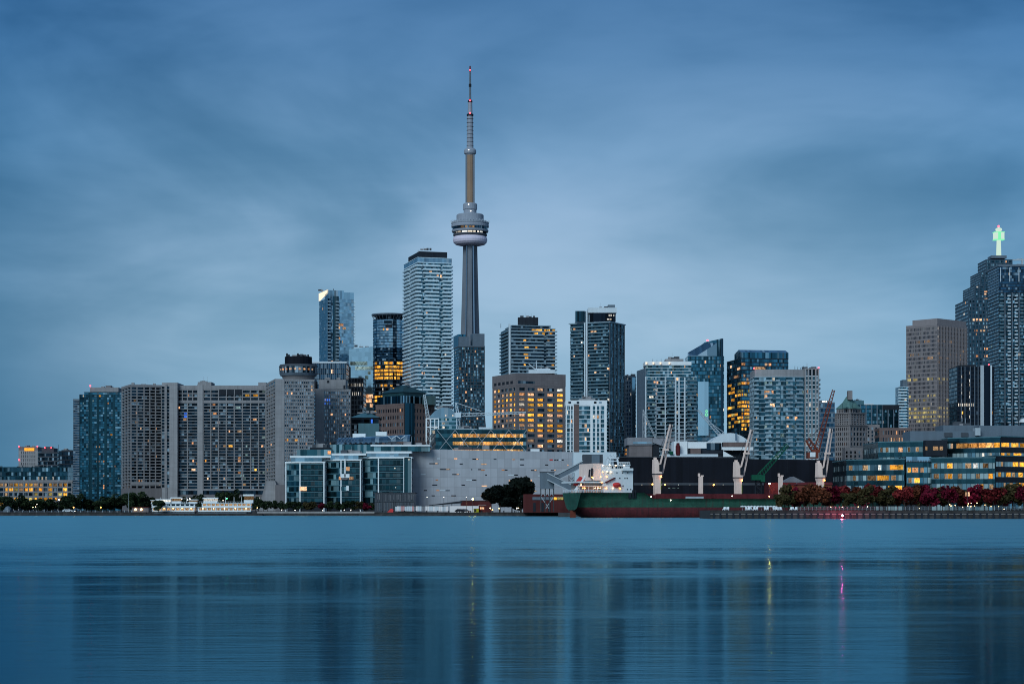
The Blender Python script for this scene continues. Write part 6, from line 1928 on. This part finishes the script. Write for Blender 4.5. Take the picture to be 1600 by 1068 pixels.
m.build('outside_stair', ship, M['cream'])
m = MB().box(spx(982, -11.3), spx(986, -11.3), -11.45, -11.25, szz(778, 22, -11), szz(770, 22, -11))
m.build('pilot_door', ship, M['dark'])
for px in (990, 993, 988.5):
    m = MB().beam(sp3(px, 778, -11.4), sp3(px, 765, -11.4), .35)
    m.build('bollard_post', ship, M['dark'])
lamps = [(942, 726.5, 'e_white'), (952.5, 726, 'e_white'), (962.5, 726.5, 'e_warm'), (975, 726.5, 'e_white'), (941.5, 737, 'e_or'), (949, 736, 'e_warm'), (954.5, 737, 'e_warm'), (925, 745, 'e_or'), (927, 746.5, 'e_warm'), (938.5, 744.5, 'e_or'), (948, 744.5, 'e_or'),
         (940.5, 753, 'e_or'), (908, 757, 'e_warm'), (910.5, 762, 'e_or'), (914, 762, 'e_or'), (930, 762, 'e_warm'), (934.5, 762, 'e_warm'), (938, 762, 'e_warm'), (947.5, 762, 'e_or'), (958, 762, 'e_warm'), (969, 762.5, 'e_or'), (981, 771, 'e_warm'), (981, 774.5, 'e_warm'), (1017.5, 775.5, 'e_white'), (1048, 781, 'e_white'), (1202, 775, 'e_warm'), (1144, 774.5, 'e_white')]
bulb = {k: MB().lathe([(0, -.2), (.15, -.11), (.2, 0), (.15, .11), (0, .2)], 8).mesh('lamp', M[k]) for k in ('e_white', 'e_flood', 'e_or', 'e_warm', 'e_red', 'e_green')}
for px, py, k in lamps:
    t = -9.75 if px < 990 else -11.35
    link('lamp', bulb[k], ship, sp3(px, py, t))
# deck cranes
def ship_crane(px, y_base, y_top, jib, y_ring):
    sc = MB()
    t = -1.0
    s_ = spx(px, t)
    k = (SY + s_ * sn) / F
    zb, zr2, zt = szz(y_base, s_, t), szz(y_ring, s_, t), szz(y_top, s_, t)
    m = MB().frust([(s_ - 1.05, t - 1), (s_ + 1.05, t - 1), (s_ + 1.05, t + 1), (s_ - 1.05, t + 1)], zd1 - .2, [(s_ - 1.05, t - 1), (s_ + 1.05, t - 1), (s_ + 1.05, t + 1), (s_ - 1.05, t + 1)], zr2 - 1.4)
    m.frust([(s_ - 1.05, t - 1), (s_ + 1.05, t - 1), (s_ + 1.05, t + 1), (s_ - 1.05, t + 1)], zr2 - 1.4, [(s_ - 1.4, t - 1.3), (s_ + 1.4, t - 1.3), (s_ + 1.4, t + 1.3), (s_ - 1.4, t + 1.3)], zr2)
    ped = m.build('crane_pedestal', ship, M['cream'])
    MB().box(s_ - 1.5, s_ + 1.5, t - 1.4, t + 1.4, zr2 + .003, zr2 + .3).build('slewing_ring', ped, M['dark'])
    m = MB().frust([(s_ - 1.35, t - 1.3), (s_ + 1.35, t - 1.3), (s_ + 1.35, t + 1.3), (s_ - 1.35, t + 1.3)], zr2 + .3, [(s_ - 1.35, t - 1), (s_ - .1, t - 1), (s_ - .1, t + 1), (s_ - 1.35, t + 1)], zt)
    m.box(s_ - 1.1, s_ - .3, t - .5, t + .5, zt + .003, zt + .7)
    m.build('crane_housing', ped, M['cream'])
    MB().box(s_ + .35, s_ + 1.5, t - 1.45, t - .2, zr2 + 1.1, zr2 + 3.4).build('crane_cab', ped, M['dark'])
    je = sp3(jib[0], jib[1], t)
    m = MB()
    pa, pb = Vector(sp3(px + 5.0, y_top + 7, t - .8)), Vector(sp3(px + 9.0, y_top + 21, t + .8))
    qa, qb = Vector(sp3(jib[0] - 1.2, jib[1], t - .5)), Vector(sp3(jib[0] + 1.6, jib[1] + 1, t + .5))
    m.beam(pa, qa, .40, .48).beam(pb, qb, .40, .48)
    for f in (.36, .97): m.beam(pa.lerp(qa, f), pb.lerp(qb, f - .04), .42)
    a0 = pa.lerp(qa, .36)
    m.box(a0.x - .2, a0.x + 1.6, a0.y - .6, a0.y + .9, a0.z - .35, a0.z + .25)
    m.beam(pa, (s_ - .2, t - .6, pa.z - .4), .5).beam(pb, (s_ + .6, t + .6, pb.z - .3), .5)
    m.build('crane_jib', ped, M['cream'])
    m = MB().beam((s_ - .6, t, zt), (je[0] - .2, t, je[2] + .3), .10).beam((je[0], t, je[2]), (je[0] + .1, t, je[2] - 1.2), .35)
    m.build('hoist_cable', ped, M['dark'])
    m = MB().box(s_ + .95, s_ + 1.12, t - 1.1, t - .85, zr2 - 5.2, zr2 - 2.2)
    m.build('ladder', ped, M['lime'])
    link('lamp', bulb['e_or'], ped, (s_ + 1.0, t - 1.5, zr2 - .8), 0, (1.2, 1.2, 1.2))
ship_crane(1026.6, 771, 717.5, (1048.5, 662.5), 741)
ship_crane(1153, 770, 721.5, (1174.5, 670.5), 746.5)
ship_crane(1281.5, 766, 722.5, (1298.5, 669), 746.5)
for px in (1094.8, 1219.5):
    t = -2
    s_ = spx(px, t)
    MB().box(s_ - .62, s_ + .62, t - .6, t + .6, zd1, szz(744, s_, t)).box(s_ - .9, s_ - .35, t - .3, t + .3, szz(744, s_, t) + .003, szz(739, s_, t)).box(s_ + .1, s_ + 1.0, t - .4, t + .4, szz(744, s_, t) + .003, szz(742, s_, t)).build('hatch_post', ship, M['cream'])
for px, py in ((1020, 756), (1039.5, 756.5), (1116, 757)):
    a_ = P(px, py, 762)
    r_ = thing('wall_lamp', {1020: 'orange lamp just before the first ship crane on the black shed wall', 1039.5: 'orange lamp just past the first ship crane on the black shed wall', 1116: 'orange lamp on the black shed between the slim ship post and the second crane'}[px], 'lamp', (a_.x, 764.6, a_.z), 'orange wall lamps on the black shed')
    MB().box(-.08, .08, -.9, 0, .1, .25).build('bracket', r_, M['pole'])
    link('lamp_globe', bulb['e_or'], r_, (0, -1.0, 0), 0, (1.7, 1.7, 1.7))

# ------------------------------------------------------------------ ferries
def ferry(label, x0, x1, Y, decks, wheel, funnels, bow, mat='white'):
    cx_ = X((x0 + x1) / 2, Y)
    r_ = thing('ferry', label, 'ferry', (cx_, Y, 0))
    L = X(x1, Y) - X(x0, Y)
    h = L / 2
    pl = [(-h + (2.2 if bow < 0 else .4), -2.6), (h - (2.2 if bow > 0 else .4), -2.6), (h, 0), (h - .8, 2.6), (-h + .8, 2.6), (-h, 0)]
    MB().frust([(x * .97, y * .85) for x, y in pl], -.8, pl, 1.35).build('hull', r_, M['slate'])
    MB().prism(offset(pl, .06), 1.353, 1.6).build('rubbing_strake', r_, M['dark'])
    z = 1.6
    for k, (f0, f1, hh, glow) in enumerate(decks):
        a_, c_ = -h + L * f0, -h + L * f1
        MB().box(a_, c_, -2.1, 2.1, z, z + hh * .32).build('cabin_wall', r_, M[mat])
        gl = MB().box(a_ + .2, c_ - .2, -1.9, 1.9, z + hh * .32, z + hh * .84).build('lit_cabin', r_, M[glow])
        n = max(3, int((c_ - a_) / 1.5))
        n = int(n * .8)
        for i in range(n + 1):
            x = a_ + .2 + (c_ - a_ - .4) * i / n
            if i == 0: fm = MB().box(-.24, .24, -.05, .2, 0, hh * .52).mesh('window_post', M[mat])
            link('window_post', fm, gl, (x, -2.08, z + hh * .32))
        MB().box(a_ - .3, c_ + .3, -2.4, 2.4, z + hh * .84, z + hh).build('deck_roof', r_, M['white2'])
        z += hh
    for (f, w, hh) in wheel:
        x = -h + L * f
        MB().box(x - w / 2, x + w / 2, -1.4, 1.4, z + .003, z + hh * .35).box(x - w / 2 - .3, x + w / 2 + .3, -1.7, 1.7, z + hh * .8, z + hh).build('wheelhouse', r_, M['white'])
        MB().box(x - w / 2 + .1, x + w / 2 - .1, -1.3, 1.3, z + hh * .35, z + hh * .8).build('wheelhouse_glass', r_, M['l_white' if f < .5 else 'l_dim'])
    m = MB()
    for f in funnels:
        x = -h + L * f
        m.beam((x, .5, z), (x, .5, z + 2.6), .16)
    m.beam((-h + L * .02, -2.2, z + .6), (-h + L * .98, -2.2, z + .6), .07)
    for i in range(22): m.beam((-h + L * (.03 + .045 * i), -2.2, z), (-h + L * (.03 + .045 * i), -2.2, z + .6), .06)
    m.build('mast_rail', r_, M['white'])
    for i in range(5):
        x = -h + L * (.1 + .2 * i)
        link('deck_lamp', bulb['e_warm'], r_, (x, -2.5, 1.6 + decks[0][2] * .72), 0, (.9, .9, .9))
    return r_
M['l_cabin'] = lit('lit_cabin', (1, .42, .11), (1, .72, .38), 1.25, 1.0)
ferry('white two decked lit ferry beside the brown lamp hut', 237, 307, 845, [(.03, .97, 2.0, 'l_cabin'), (.02, .98, 1.7, 'g_dark')], [(.10, 4, 1.4), (.27, 6, 1.8), (.56, 4, 2.6), (.93, 3.5, 1.7)], (.2, .42, .78), -1)
ferry('amber lit ferry with a white wheelhouse at each end, beside the flared hotel base', 310, 394, 845, [(.01, .99, 2.0, 'l_cabin'), (.08, .99, 1.8, 'l_dim')], [(.23, 6.0, 2.4), (.94, 4.0, 3.8)], (.3, .5, .66, .8), 1)

hut = thing('lamp_hut', 'brown wooden hut with bright lamps beside the white ferry', 'hut', (X(219, 830), 830, G))
m = MB().box(X(206, 830) - X(219, 830), X(232, 830) - X(219, 830), 0, 5, 0, Z(792.5, 830) - G)
m.build('wall', hut, M['brown'])
MB().box(X(205.5, 830) - X(219, 830), X(232.5, 830) - X(219, 830), -.3, 5.3, Z(792.5, 830) - G + .003, Z(791.7, 830) - G).build('roof', hut, M['redbrick'])
for px in (212, 221): link('wall_lamp', bulb['e_warm'], hut, (X(px, 830) - X(219, 830), -.35, Z(795.3, 830) - G), 0, (2.4, 1.2, 2.4))

# ------------------------------------------------------------------ trees
LEAF = {
 'maroon': leaf('maroon_leaves', (.035, .003, .008), (.12, .007, .022), (.26, .013, .036)),
 'red': leaf('red_leaves', (.045, .006, .008), (.15, .016, .020), (.30, .042, .034)),
 'russet': leaf('russet_leaves', (.045, .014, .008), (.12, .035, .018), (.20, .065, .03)),
 'olive': leaf('olive_leaves', (.020, .018, .008), (.055, .045, .018), (.10, .065, .03)),
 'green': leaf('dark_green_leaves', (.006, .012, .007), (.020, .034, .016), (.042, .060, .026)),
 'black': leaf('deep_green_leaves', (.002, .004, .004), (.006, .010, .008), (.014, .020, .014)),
}
def crown_mesh(seed, n=1200, lobes=11, leafsz=.34):
    """unit crown about 1 wide and 1 high (base at z=0): leaf clumps gathered on boughs, with gaps"""
    r = random.Random(seed)
    m = MB()
    lb = []
    for k in range(lobes):
        a = r.uniform(0, 2 * math.pi)
        z = r.uniform(.18, .86)
        rr = .34 * math.sin(math.pi * min(max(z * .86 + .08, 0), 1)) ** .7 * r.uniform(.5, 1.0)
        lb.append((rr * math.cos(a) * r.uniform(.8, 1.25), rr * math.sin(a) * 1.05, z, r.uniform(.10, .21)))
    lb.append((0, 0, .5, .26))
    for k in range(n):
        cx_, cy_, cz_, cr = r.choice(lb)
        while True:
            v = Vector((r.uniform(-1, 1), r.uniform(-1, 1), r.uniform(-1, 1)))
            if .15 < v.length < 1: break
        v = v.normalized() * (v.length ** .45)
        c = Vector((cx_, cy_, cz_)) + v * cr
        c.z = max(c.z, .02)
        s_ = leafsz * .13 * r.uniform(.5, 1.4)
        d1 = Vector((r.gauss(0, 1), r.gauss(0, 1), r.gauss(0, 1))).normalized()
        d2 = d1.orthogonal().normalized()
        d2 = (d2 + d1.cross(d2) * r.uniform(-1, 1)).normalized()
        m.face([c + d1 * s_, c + d2 * s_ * .7, c - d1 * s_, c - d2 * s_ * .7])
    return m
def trunk_mesh(seed):
    r = random.Random(seed)
    m = MB()
    m.tube((0, 0, -.02), (.01, 0, .30), .030, .022, 7).tube((.01, 0, .30), (0, 0, .62), .022, .010, 6)
    for k in range(5):
        a = r.uniform(0, 6.28)
        z = .24 + .07 * k
        m.tube((.005, 0, z), (.24 * math.cos(a), .24 * math.sin(a), z + r.uniform(.16, .3)), .012, .004, 5)
    return m
CROWN, TRUNK = {}, [trunk_mesh(s_).mesh('trunk', M['trunk']) for s_ in (1, 2, 3)]
tcount = 0
def tree(name, label, px, ytop, ybase, wpx, Y, kind, group, zb=G, n=1200, crown0=.20, big=False):
    global tcount
    tcount += 1
    key = (kind, tcount % 4, big)
    if key not in CROWN: CROWN[key] = crown_mesh(tcount * 13 + 5, n, 16 if big else 11, .42 if big else .52).mesh('crown', LEAF[kind])
    H = Z(ytop, Y) - zb
    Wd = wpx / F * Y
    r_ = thing(name, label, 'tree', (X(px, Y), Y, zb), group)
    link('trunk', TRUNK[tcount % 3], r_, (0, 0, 0), tcount * 1.7, (H * .9, H * .9, H))
    link('crown', CROWN[key], r_, (0, 0, H * crown0), tcount * 2.3, (Wd * 1.12, Wd * 1.12, H * (1 - crown0) * 1.02))
    return r_
ORD = ['first', 'second', 'third', 'fourth', 'fifth', 'sixth', 'seventh', 'eighth', 'ninth', 'tenth', 'eleventh', 'twelfth', 'thirteenth', 'fourteenth', 'fifteenth', 'sixteenth', 'seventeenth', 'eighteenth', 'nineteenth', 'twentieth', 'twenty first', 'twenty second', 'twenty third', 'twenty fourth', 'twenty fifth', 'twenty sixth', 'twenty seventh', 'twenty eighth', 'twenty ninth', 'thirtieth']
row = [(1221, 767, 'olive', 20), (1232, 759, 'olive', 22), (1240, 766, 'maroon', 22), (1256, 760, 'russet', 26), (1271, 755, 'russet', 22), (1284, 762, 'russet', 26), (1297, 755, 'maroon', 26), (1312, 759, 'red', 26),
       (1327, 764, 'olive', 20), (1338, 760, 'russet', 24), (1354, 760, 'olive', 22), (1364, 756, 'red', 24), (1374, 761, 'olive', 24), (1387, 758, 'olive', 26), (1402, 762, 'russet', 22), (1414, 761, 'red', 24), (1424, 757, 'russet', 22), (1438, 755, 'maroon', 30), (1453, 757, 'maroon', 22), (1464, 763, 'olive', 30), (1482, 757, 'maroon', 26),
       (1496, 759, 'russet', 26), (1509, 770, 'maroon', 18), (1523, 758, 'maroon', 26), (1538, 764, 'olive', 22), (1552, 759, 'red', 30), (1567, 761, 'olive', 22), (1582, 757, 'olive', 30), (1599, 758, 'maroon', 26)]
cn = {'maroon': 'deep maroon', 'red': 'bright red', 'russet': 'russet brown', 'olive': 'olive brown'}
for i, (px, yt, k, w) in enumerate(row):
    tree('maple_tree', f'{cn[k]} maple on the promenade, {ORD[i]} in the row counted from the ship', px, yt, 797, w + 7 + (i * 5) % 4, 588 + (i * 7 % 5) * 4, k, 'autumn maples along the stone promenade', 2.45, crown0=.16)
back = [(1226, 757), (1246, 757), (1264, 760), (1305, 764), (1346, 764), (1382, 765), (1431, 764), (1473, 764), (1505, 766), (1545, 765), (1575, 766)]
for i, (px, yt) in enumerate(back):
    tree('maple_tree', f'dusky maple standing behind the promenade maples, {ORD[i]} from the ship', px, yt, 797, 24, 628, 'maroon' if i % 3 == 1 else 'olive', 'dusky maples behind the promenade row', 2.45, crown0=.12)
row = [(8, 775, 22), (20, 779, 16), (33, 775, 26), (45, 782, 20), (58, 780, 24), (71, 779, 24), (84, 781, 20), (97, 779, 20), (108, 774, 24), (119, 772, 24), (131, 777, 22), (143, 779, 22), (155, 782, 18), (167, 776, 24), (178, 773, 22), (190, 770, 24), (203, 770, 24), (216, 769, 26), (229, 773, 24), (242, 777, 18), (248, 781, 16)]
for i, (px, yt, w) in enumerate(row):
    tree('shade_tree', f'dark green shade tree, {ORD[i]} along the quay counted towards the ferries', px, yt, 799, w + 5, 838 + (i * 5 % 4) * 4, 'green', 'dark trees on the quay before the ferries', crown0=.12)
row = [(258, 783, 16), (284, 777, 16), (292, 776, 18), (300, 779, 14), (312, 773, 20), (322, 777, 16), (333, 778, 18), (345, 768, 16), (356, 769, 18), (367, 766, 18), (378, 771, 18), (389, 776, 16), (399, 780, 12)]
for i, (px, yt, w) in enumerate(row):
    tree('shade_tree', f'dark tree behind the lit ferries, {ORD[i]} counted away from the brown lamp hut', px, yt, 799, w + 4, 878 + (i * 5 % 4) * 4, 'green', 'dark trees behind the ferries', crown0=.14)
row = [(404, 777, 14), (412, 781, 12), (418, 782, 12), (428, 782, 13), (438, 783, 12), (447, 784, 12), (457, 783, 14), (469, 784, 14), (479, 785, 13), (490, 784, 15), (503, 785, 13), (514, 783, 14), (526, 784, 15), (537, 785, 13), (549, 782, 15), (561, 783, 15), (573, 784, 14), (581, 785, 10)]
kk = ['green', 'green', 'green', 'green', 'green', 'green', 'green', 'green', 'olive', 'olive', 'maroon', 'green', 'green', 'green', 'green', 'olive', 'maroon', 'green']
for i, (px, yt, w) in enumerate(row):
    tree('street_tree', f'small clipped tree below the college glass, {ORD[i]} counted from the flared hotel base', px, yt, 797, w + 3, 834, kk[i], 'small trees below the college blocks', crown0=.22)
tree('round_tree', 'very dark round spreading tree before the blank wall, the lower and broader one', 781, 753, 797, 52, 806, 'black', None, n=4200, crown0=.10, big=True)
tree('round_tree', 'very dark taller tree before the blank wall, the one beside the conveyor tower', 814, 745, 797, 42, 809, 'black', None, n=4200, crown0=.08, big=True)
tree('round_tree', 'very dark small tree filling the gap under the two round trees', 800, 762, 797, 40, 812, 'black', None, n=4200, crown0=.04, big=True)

# ------------------------------------------------------------------ lamps, poles, small things on the quays
LP = {}
def lamp(px, py, Y, k, label, group, zb=G, size=1.0, name='street_lamp'):
    z = Z(py, Y)
    r_ = thing(name, label, 'lamp', (X(px, Y), Y, zb), group)
    h = z - zb
    MB().tube((0, 0, 0), (0, 0, h - .2 * size), .09, .06, 6).build('pole', r_, M['pole'])
    link('lamp_globe', bulb[k], r_, (0, 0, h + .05), 0, (size,) * 3)
g1 = 'lamps along the dark quay before the ferries'
for px, py, k, s_, t in ((115, 792.3, 'e_or', 1.3, 'orange quay lamp under the dark trees by the teal tower'), (157.5, 792.3, 'e_or', 1.3, 'orange quay lamp under the dark trees by the broad concrete tower'), (51.5, 792, 'e_warm', .9, 'low warm lamp under the trees, one of a close twin pair'),
                         (55.5, 791.5, 'e_warm', .9, 'low warm lamp beside its close twin under the trees'), (57.8, 787.5, 'e_white', .6, 'small white lamp just above the twin warm lamps'), (92, 780.4, 'e_white', 1.3, 'white lamp between the trees at the corner of the low lit block'), (117, 798.2, 'e_white', .6, 'tiny white light on the quay below the orange lamp')):
    lamp(px, py, 829, k, t, g1, size=s_)
g2 = 'lamps above the lit ferries'
for px, py, k, s_, t in ((273.5, 779, 'e_warm', 3.2, 'big bright warm floodlight above the white ferry'), (284, 779, 'e_white', .9, 'small white light just past the big floodlight'), (292.7, 780.5, 'e_white', .9, 'white light above the white ferry, the lower of a close pair'), (296.5, 779, 'e_white', 1.3, 'white light above the white ferry, the upper of a close pair'), (254.5, 783.2, 'e_white', .7, 'small white light before the big floodlight'),
                         (302, 783.5, 'e_white', .7, 'small white light between the two ferries'), (319.5, 782, 'e_white', .8, 'small white light over the bow of the amber ferry'), (333.5, 781.5, 'e_red', 1.1, 'red light above the amber ferry'), (348.5, 781.5, 'e_white', .8, 'white light between the red and the green light'), (354.5, 778.4, 'e_green', 1.2, 'green light above the amber ferry'), (361.5, 786.3, 'e_white', .6, 'tiny white light low beside the green light'), (372, 786.3, 'e_warm', .7, 'small warm light over the stern of the amber ferry'), (395, 777.3, 'e_white', .9, 'white light beside the flared hotel base'), (404.5, 777.8, 'e_white', .9, 'white light in front of the flared hotel base')):
    lamp(px, py, 868, k, t, g2, size=s_)
g3 = 'lights under the small trees of the college'
for i, (px, py) in enumerate(((402, 793), (440, 796.5), (461, 796.8), (504, 797), (538, 796.4), (548, 796.6))):
    lamp(px, py, 829, 'e_warm' if i == 0 else 'e_white', f'small low light on the pale quay, {ORD[i]} counted from the ferries', g3, size=.8)
g4 = 'lamps before the blank grey wall'
for px, py, k, s_, t in ((738.5, 779.5, 'e_flood', 1.6, 'big orange floodlight above the long red brick shed'), (766, 793.6, 'e_warm', 1.3, 'warm quay lamp at the foot of the round trees, closest to the kiosk'), (769.5, 796, 'e_or', 1.2, 'low orange light beside the small brick kiosk'), (779.8, 794, 'e_warm', .9, 'warm quay lamp under the middle of the round trees'), (807.5, 793.6, 'e_white', 1.2, 'quay lamp under the round trees, first of the pair by the red warehouse'), (810, 793.4, 'e_warm', .9, 'quay lamp half hidden beside the first of the pair by the red warehouse'), (822.3, 793.6, 'e_white', 1.3, 'quay lamp alone at the red warehouse end of the round trees')):
    lamp(px, py, 797, k, t, g4, size=s_)
for i, (px, py) in enumerate(((667.3, 776.5), (693.5, 776.5), (729, 776.5))):
    lamp(px, py, 800, 'e_white', f'tall thin lamp pole before the blank wall, {ORD[i]} counted from the ribbed pavilion', 'tall lamp poles before the blank wall', size=.55, name='lamp_pole')
lamp(1202.3, 755.5, 716, 'e_flood', 'bright orange lamp at the corner of the red shed beside the green crane', None, size=1.5)
g5 = 'lights under the red maples'
r = random.Random(12)
for i, (px, py, s_) in enumerate(((1298, 791.8, .7), (1316, 792, .7), (1341, 791.5, .8), (1355.5, 791.3, 1.0), (1436.5, 794, .6), (1484, 788, .7), (1486, 790, .8), (1492.5, 789.2, .8), (1504, 791.8, .8), (1513, 786.5, .8), (1512, 790, .8), (1517.5, 785.7, .7), (1517, 791, .9), (1526.5, 785.6, .9), (1523, 790, .6), (1539, 788.5, .6), (1548.5, 791, .7), (1560.5, 791, .6), (1569, 795, .9))):
    lamp(px, py, 584, 'e_warm', f'small warm light under the maples, {ORD[i]} counted from the ship', g5, 2.45, s_ * .8)
fs = thing('lit_sign', 'small glowing orange sign hanging among the maples', 'sign', (X(1511.5, 584), 584, 2.45))
MB().tube((0, .1, 0), (0, .1, Z(768, 584) - 2.45), .08, .08, 6).build('post', fs, M['pole'])
for q in (-.42, .42): link('glowing_panel', unit('l_warm'), fs, (q, 0, Z(771.5, 584) - 2.45), 0, (.5, .14, 1.2))
lamp(1429.5, 758.5, 640, 'e_green', 'green light above the maples at the glass office', None, 2.45, .9)
# added red beacon, in place of the unseen source of the water streak
bulb['e_beacon'] = MB().lathe([(0, -.28), (.22, -.16), (.28, 0), (.22, .16), (0, .28)], 8).mesh('lamp', M['e_beacon'])

pole = thing('flagpole', 'thin pale flagpole beside the brown lamp hut', 'pole', (X(200.5, 829), 829, G))
MB().tube((0, 0, 0), (0, 0, Z(770, 829) - G), .10, .05, 6).build('shaft', pole, M['steel'])
MB().lathe([(0, -.15), (.15, 0), (0, .15)], 8).build('finial', pole, M['steel'], loc=(0, 0, Z(770, 829) - G + .1))
kb = B('harbour_kiosk', 'small pale dome at the water edge by the far end of the dark quay', 'kiosk', rect(5, 15, 831, 5))
kb.prism('wall', kb.w, G, Z(796, 831), 'slate')
kb.mb(MB().lathe([(1.55, Z(796, 831)), (1.4, Z(793.5, 831)), (.8, Z(791, 831)), (0, Z(790, 831))], 14, kb.c), 'dome', 'slate')

# umbrellas and chairs on the pier beach
um = None
for i, px in enumerate((1160, 1164, 1169.5, 1174.5, 1179.5, 1184.5, 1189.5, 1194.5, 1199.5, 1204.5, 1209.5, 1214.5)):
    Y = 583 + (i % 3) * 2
    r_ = thing('beach_umbrella', f'white beach umbrella on the pier beside the ship, {ORD[i]} counted from the pier end', 'umbrella', (X(px, Y), Y, 2.45), 'white umbrellas on the pier beach')
    if um is None:
        um = MB().lathe([(.75, Z(791.4, Y) - 2.45), (.70, Z(790.6, Y) - 2.45), (0, Z(789.2, Y) - 2.45)], 10).mesh('canopy', M['cloth'])
        up_ = MB().tube((0, 0, 0), (0, 0, Z(790, Y) - 2.45), .05, .04, 6).mesh('pole', M['steel'])
    link('canopy', um, r_); link('pole', up_, r_)
chm = MB().box(-.35, .35, -.3, .35, .28, .4).frust([(-.35, .25), (.35, .25), (.35, .4), (-.35, .4)], .4, [(-.3, .5), (.3, .5), (.3, .62), (-.3, .62)], 1.05).mesh('seat', M['white'])
chl = MB().box(-.35, -.25, -.3, -.2, 0, .28).box(.25, .35, -.3, -.2, 0, .28).box(-.35, -.25, .25, .35, 0, .28).box(.25, .35, .25, .35, 0, .28).mesh('leg_frame', M['white'])
for i, px in enumerate((1131, 1134, 1137, 1167, 1170, 1174, 1179, 1182, 1196, 1199, 1210, 1213, 1217, 1220, 1236, 1240, 1244)):
    Y = 571 + (i % 4) * 1.3
    r_ = thing('beach_chair', f'white beach chair on the pier edge, {ORD[i]} counted from the pier end', 'chair', (X(px, Y), Y, 2.45), 'white chairs on the pier beach', (i * .7) % 1.2 - .6)
    link('seat', chm, r_); link('leg_frame', chl, r_)

# parked cars on the quay
def car(px, Y, col, label, rz=0.0):
    r_ = thing('parked_car', label, 'car', (X(px, Y), Y, G), 'cars parked on the quay', rz)
    pts = [(-2.2, .35), (2.2, .35), (2.25, .75), (1.3, .9), (.6, 1.42), (-1.2, 1.45), (-1.9, .95), (-2.25, .85)]
    m = MB()
    m.face([(x, -.85, z) for x, z in pts]); m.face([(x, .85, z) for x, z in reversed(pts)])
    for i in range(len(pts)):
        p, q = pts[i], pts[(i + 1) % len(pts)]
        m.face([(p[0], -.85, p[1]), (p[0], .85, p[1]), (q[0], .85, q[1]), (q[0], -.85, q[1])])
    bd = m.build('body', r_, M[col])
    MB().face([(-1.15, -.862, .92), (1.0, -.862, .92), (.52, -.862, 1.34), (-1.05, -.862, 1.36)]) 
    m = MB(); m.face([(-1.55, -.865, .95), (1.1, -.865, .95), (.52, -.865, 1.34), (-1.1, -.865, 1.36)])
    m.build('side_window', bd, M['g_black'])
    for x in (-1.35, 1.4):
        for y in (-.8, .8):
            MB().tube((x, y - .1, .33), (x, y + .1, .33), .33, .33, 12).build('wheel', r_, M['dark'])
car(719, 800, 'dark', 'dark parked car before the long red brick shed')
car(727, 802, 'slate', 'grey blue parked car between the dark car and the green container')
car(106, 832, 'white2', 'pale parked car under the trees by the orange quay lamp')

# steam drifting from the plant roof
def steam():
    m, t, out = new_mat('steam')
    oc = nd(t, 'ShaderNodeTexCoord').outputs['Object']
    nz = nd(t, 'ShaderNodeTexNoise', {'Vector': oc, 'Scale': .16, 'Detail': 5.0, 'Roughness': .6, 'Distortion': .8}).outputs[0]
    ln = nd(t, 'ShaderNodeVectorMath', {0: nd(t, 'ShaderNodeMapping', {'Vector': oc, 'Scale': (1 / 13.0, 1 / 5.0, 1 / 9.0)}).outputs[0]}, operation='LENGTH').outputs['Value']
    f = mth(t, 'MULTIPLY', mrange(t, nz, .50, .72, 0, 1), mrange(t, ln, .3, 1.0, 1, 0))
    v = nd(t, 'ShaderNodeVolumePrincipled', {'Color': (.9, .9, .92, 1), 'Density': mth(t, 'MULTIPLY', f, .22)})
    t.links.new(v.outputs[0], out.inputs['Volume'])
    o = MB().lathe([(0, -9), (9, -6), (13, 0), (9, 6), (0, 9)], 16, sy=.4).build('steam', None, m, loc=(X(1078, 870), 880, Z(680, 870)))
    tag(o, 'pale drifting steam above the white plant roof', 'steam', None, 'stuff')
steam()

rb = thing('beacon', 'small added red beacon on a low pile just off the dark promenade wall', 'beacon', (X(1316, 560), 560, -1.0))
MB().tube((0, 0, 0), (0, 0, 1.75), .12, .10, 8).build('pile', rb, M['trunk'])  # pile added to stand the lamp clear of the wall
link('lamp_globe', bulb['e_beacon'], rb, (0, 0, 1.95))

# bollards and mooring rings on the quay edges
bm_ = None
for i in range(16):
    px = 598 + i * 17.2
    Y = 789.6
    r_ = thing('bollard', f'iron bollard on the quay before the blank wall, {ORD[i]} counted from the ribbed pavilion', 'bollard', (X(px, Y), Y, 1.5), 'iron bollards along the quay before the blank wall')
    if bm_ is None: bm_ = MB().lathe([(0, 0), (.28, 0), (.2, .12), (.17, .42), (.27, .5), (.27, .62), (0, .68)], 10).mesh('post', M['dark'])
    link('post', bm_, r_)
for i in range(18):
    px = 12 + i * 11.4
    Y = 824.4
    r_ = thing('bollard', f'pale post on the dark quay edge under the dark trees, {ORD[i]} counted towards the ferries', 'bollard', (X(px, Y), Y, 1.5), 'pale posts along the dark quay before the ferries')
    if i == 0: bp_ = MB().lathe([(0, 0), (.14, 0), (.12, .7), (0, .78)], 8).mesh('post', M['steel'])
    link('post', bp_, r_)
rl = thing('railing', 'thin steel railing along the top of the dark promenade wall', 'railing', (X(1430, 567.6), 567.6, 2.5))
m = MB()
L_ = X(1620, 567.6) - X(1250, 567.6)
for k in range(62): m.beam((-L_ / 2 + L_ * k / 61, 0, 0), (-L_ / 2 + L_ * k / 61, 0, 1.05), .05)
m.build('posts', rl, M['steel'])
m = MB()
for z in (.4, .75, 1.05): m.beam((-L_ / 2, 0, z), (L_ / 2, 0, z), .04)
m.build('rails', rl, M['steel'])
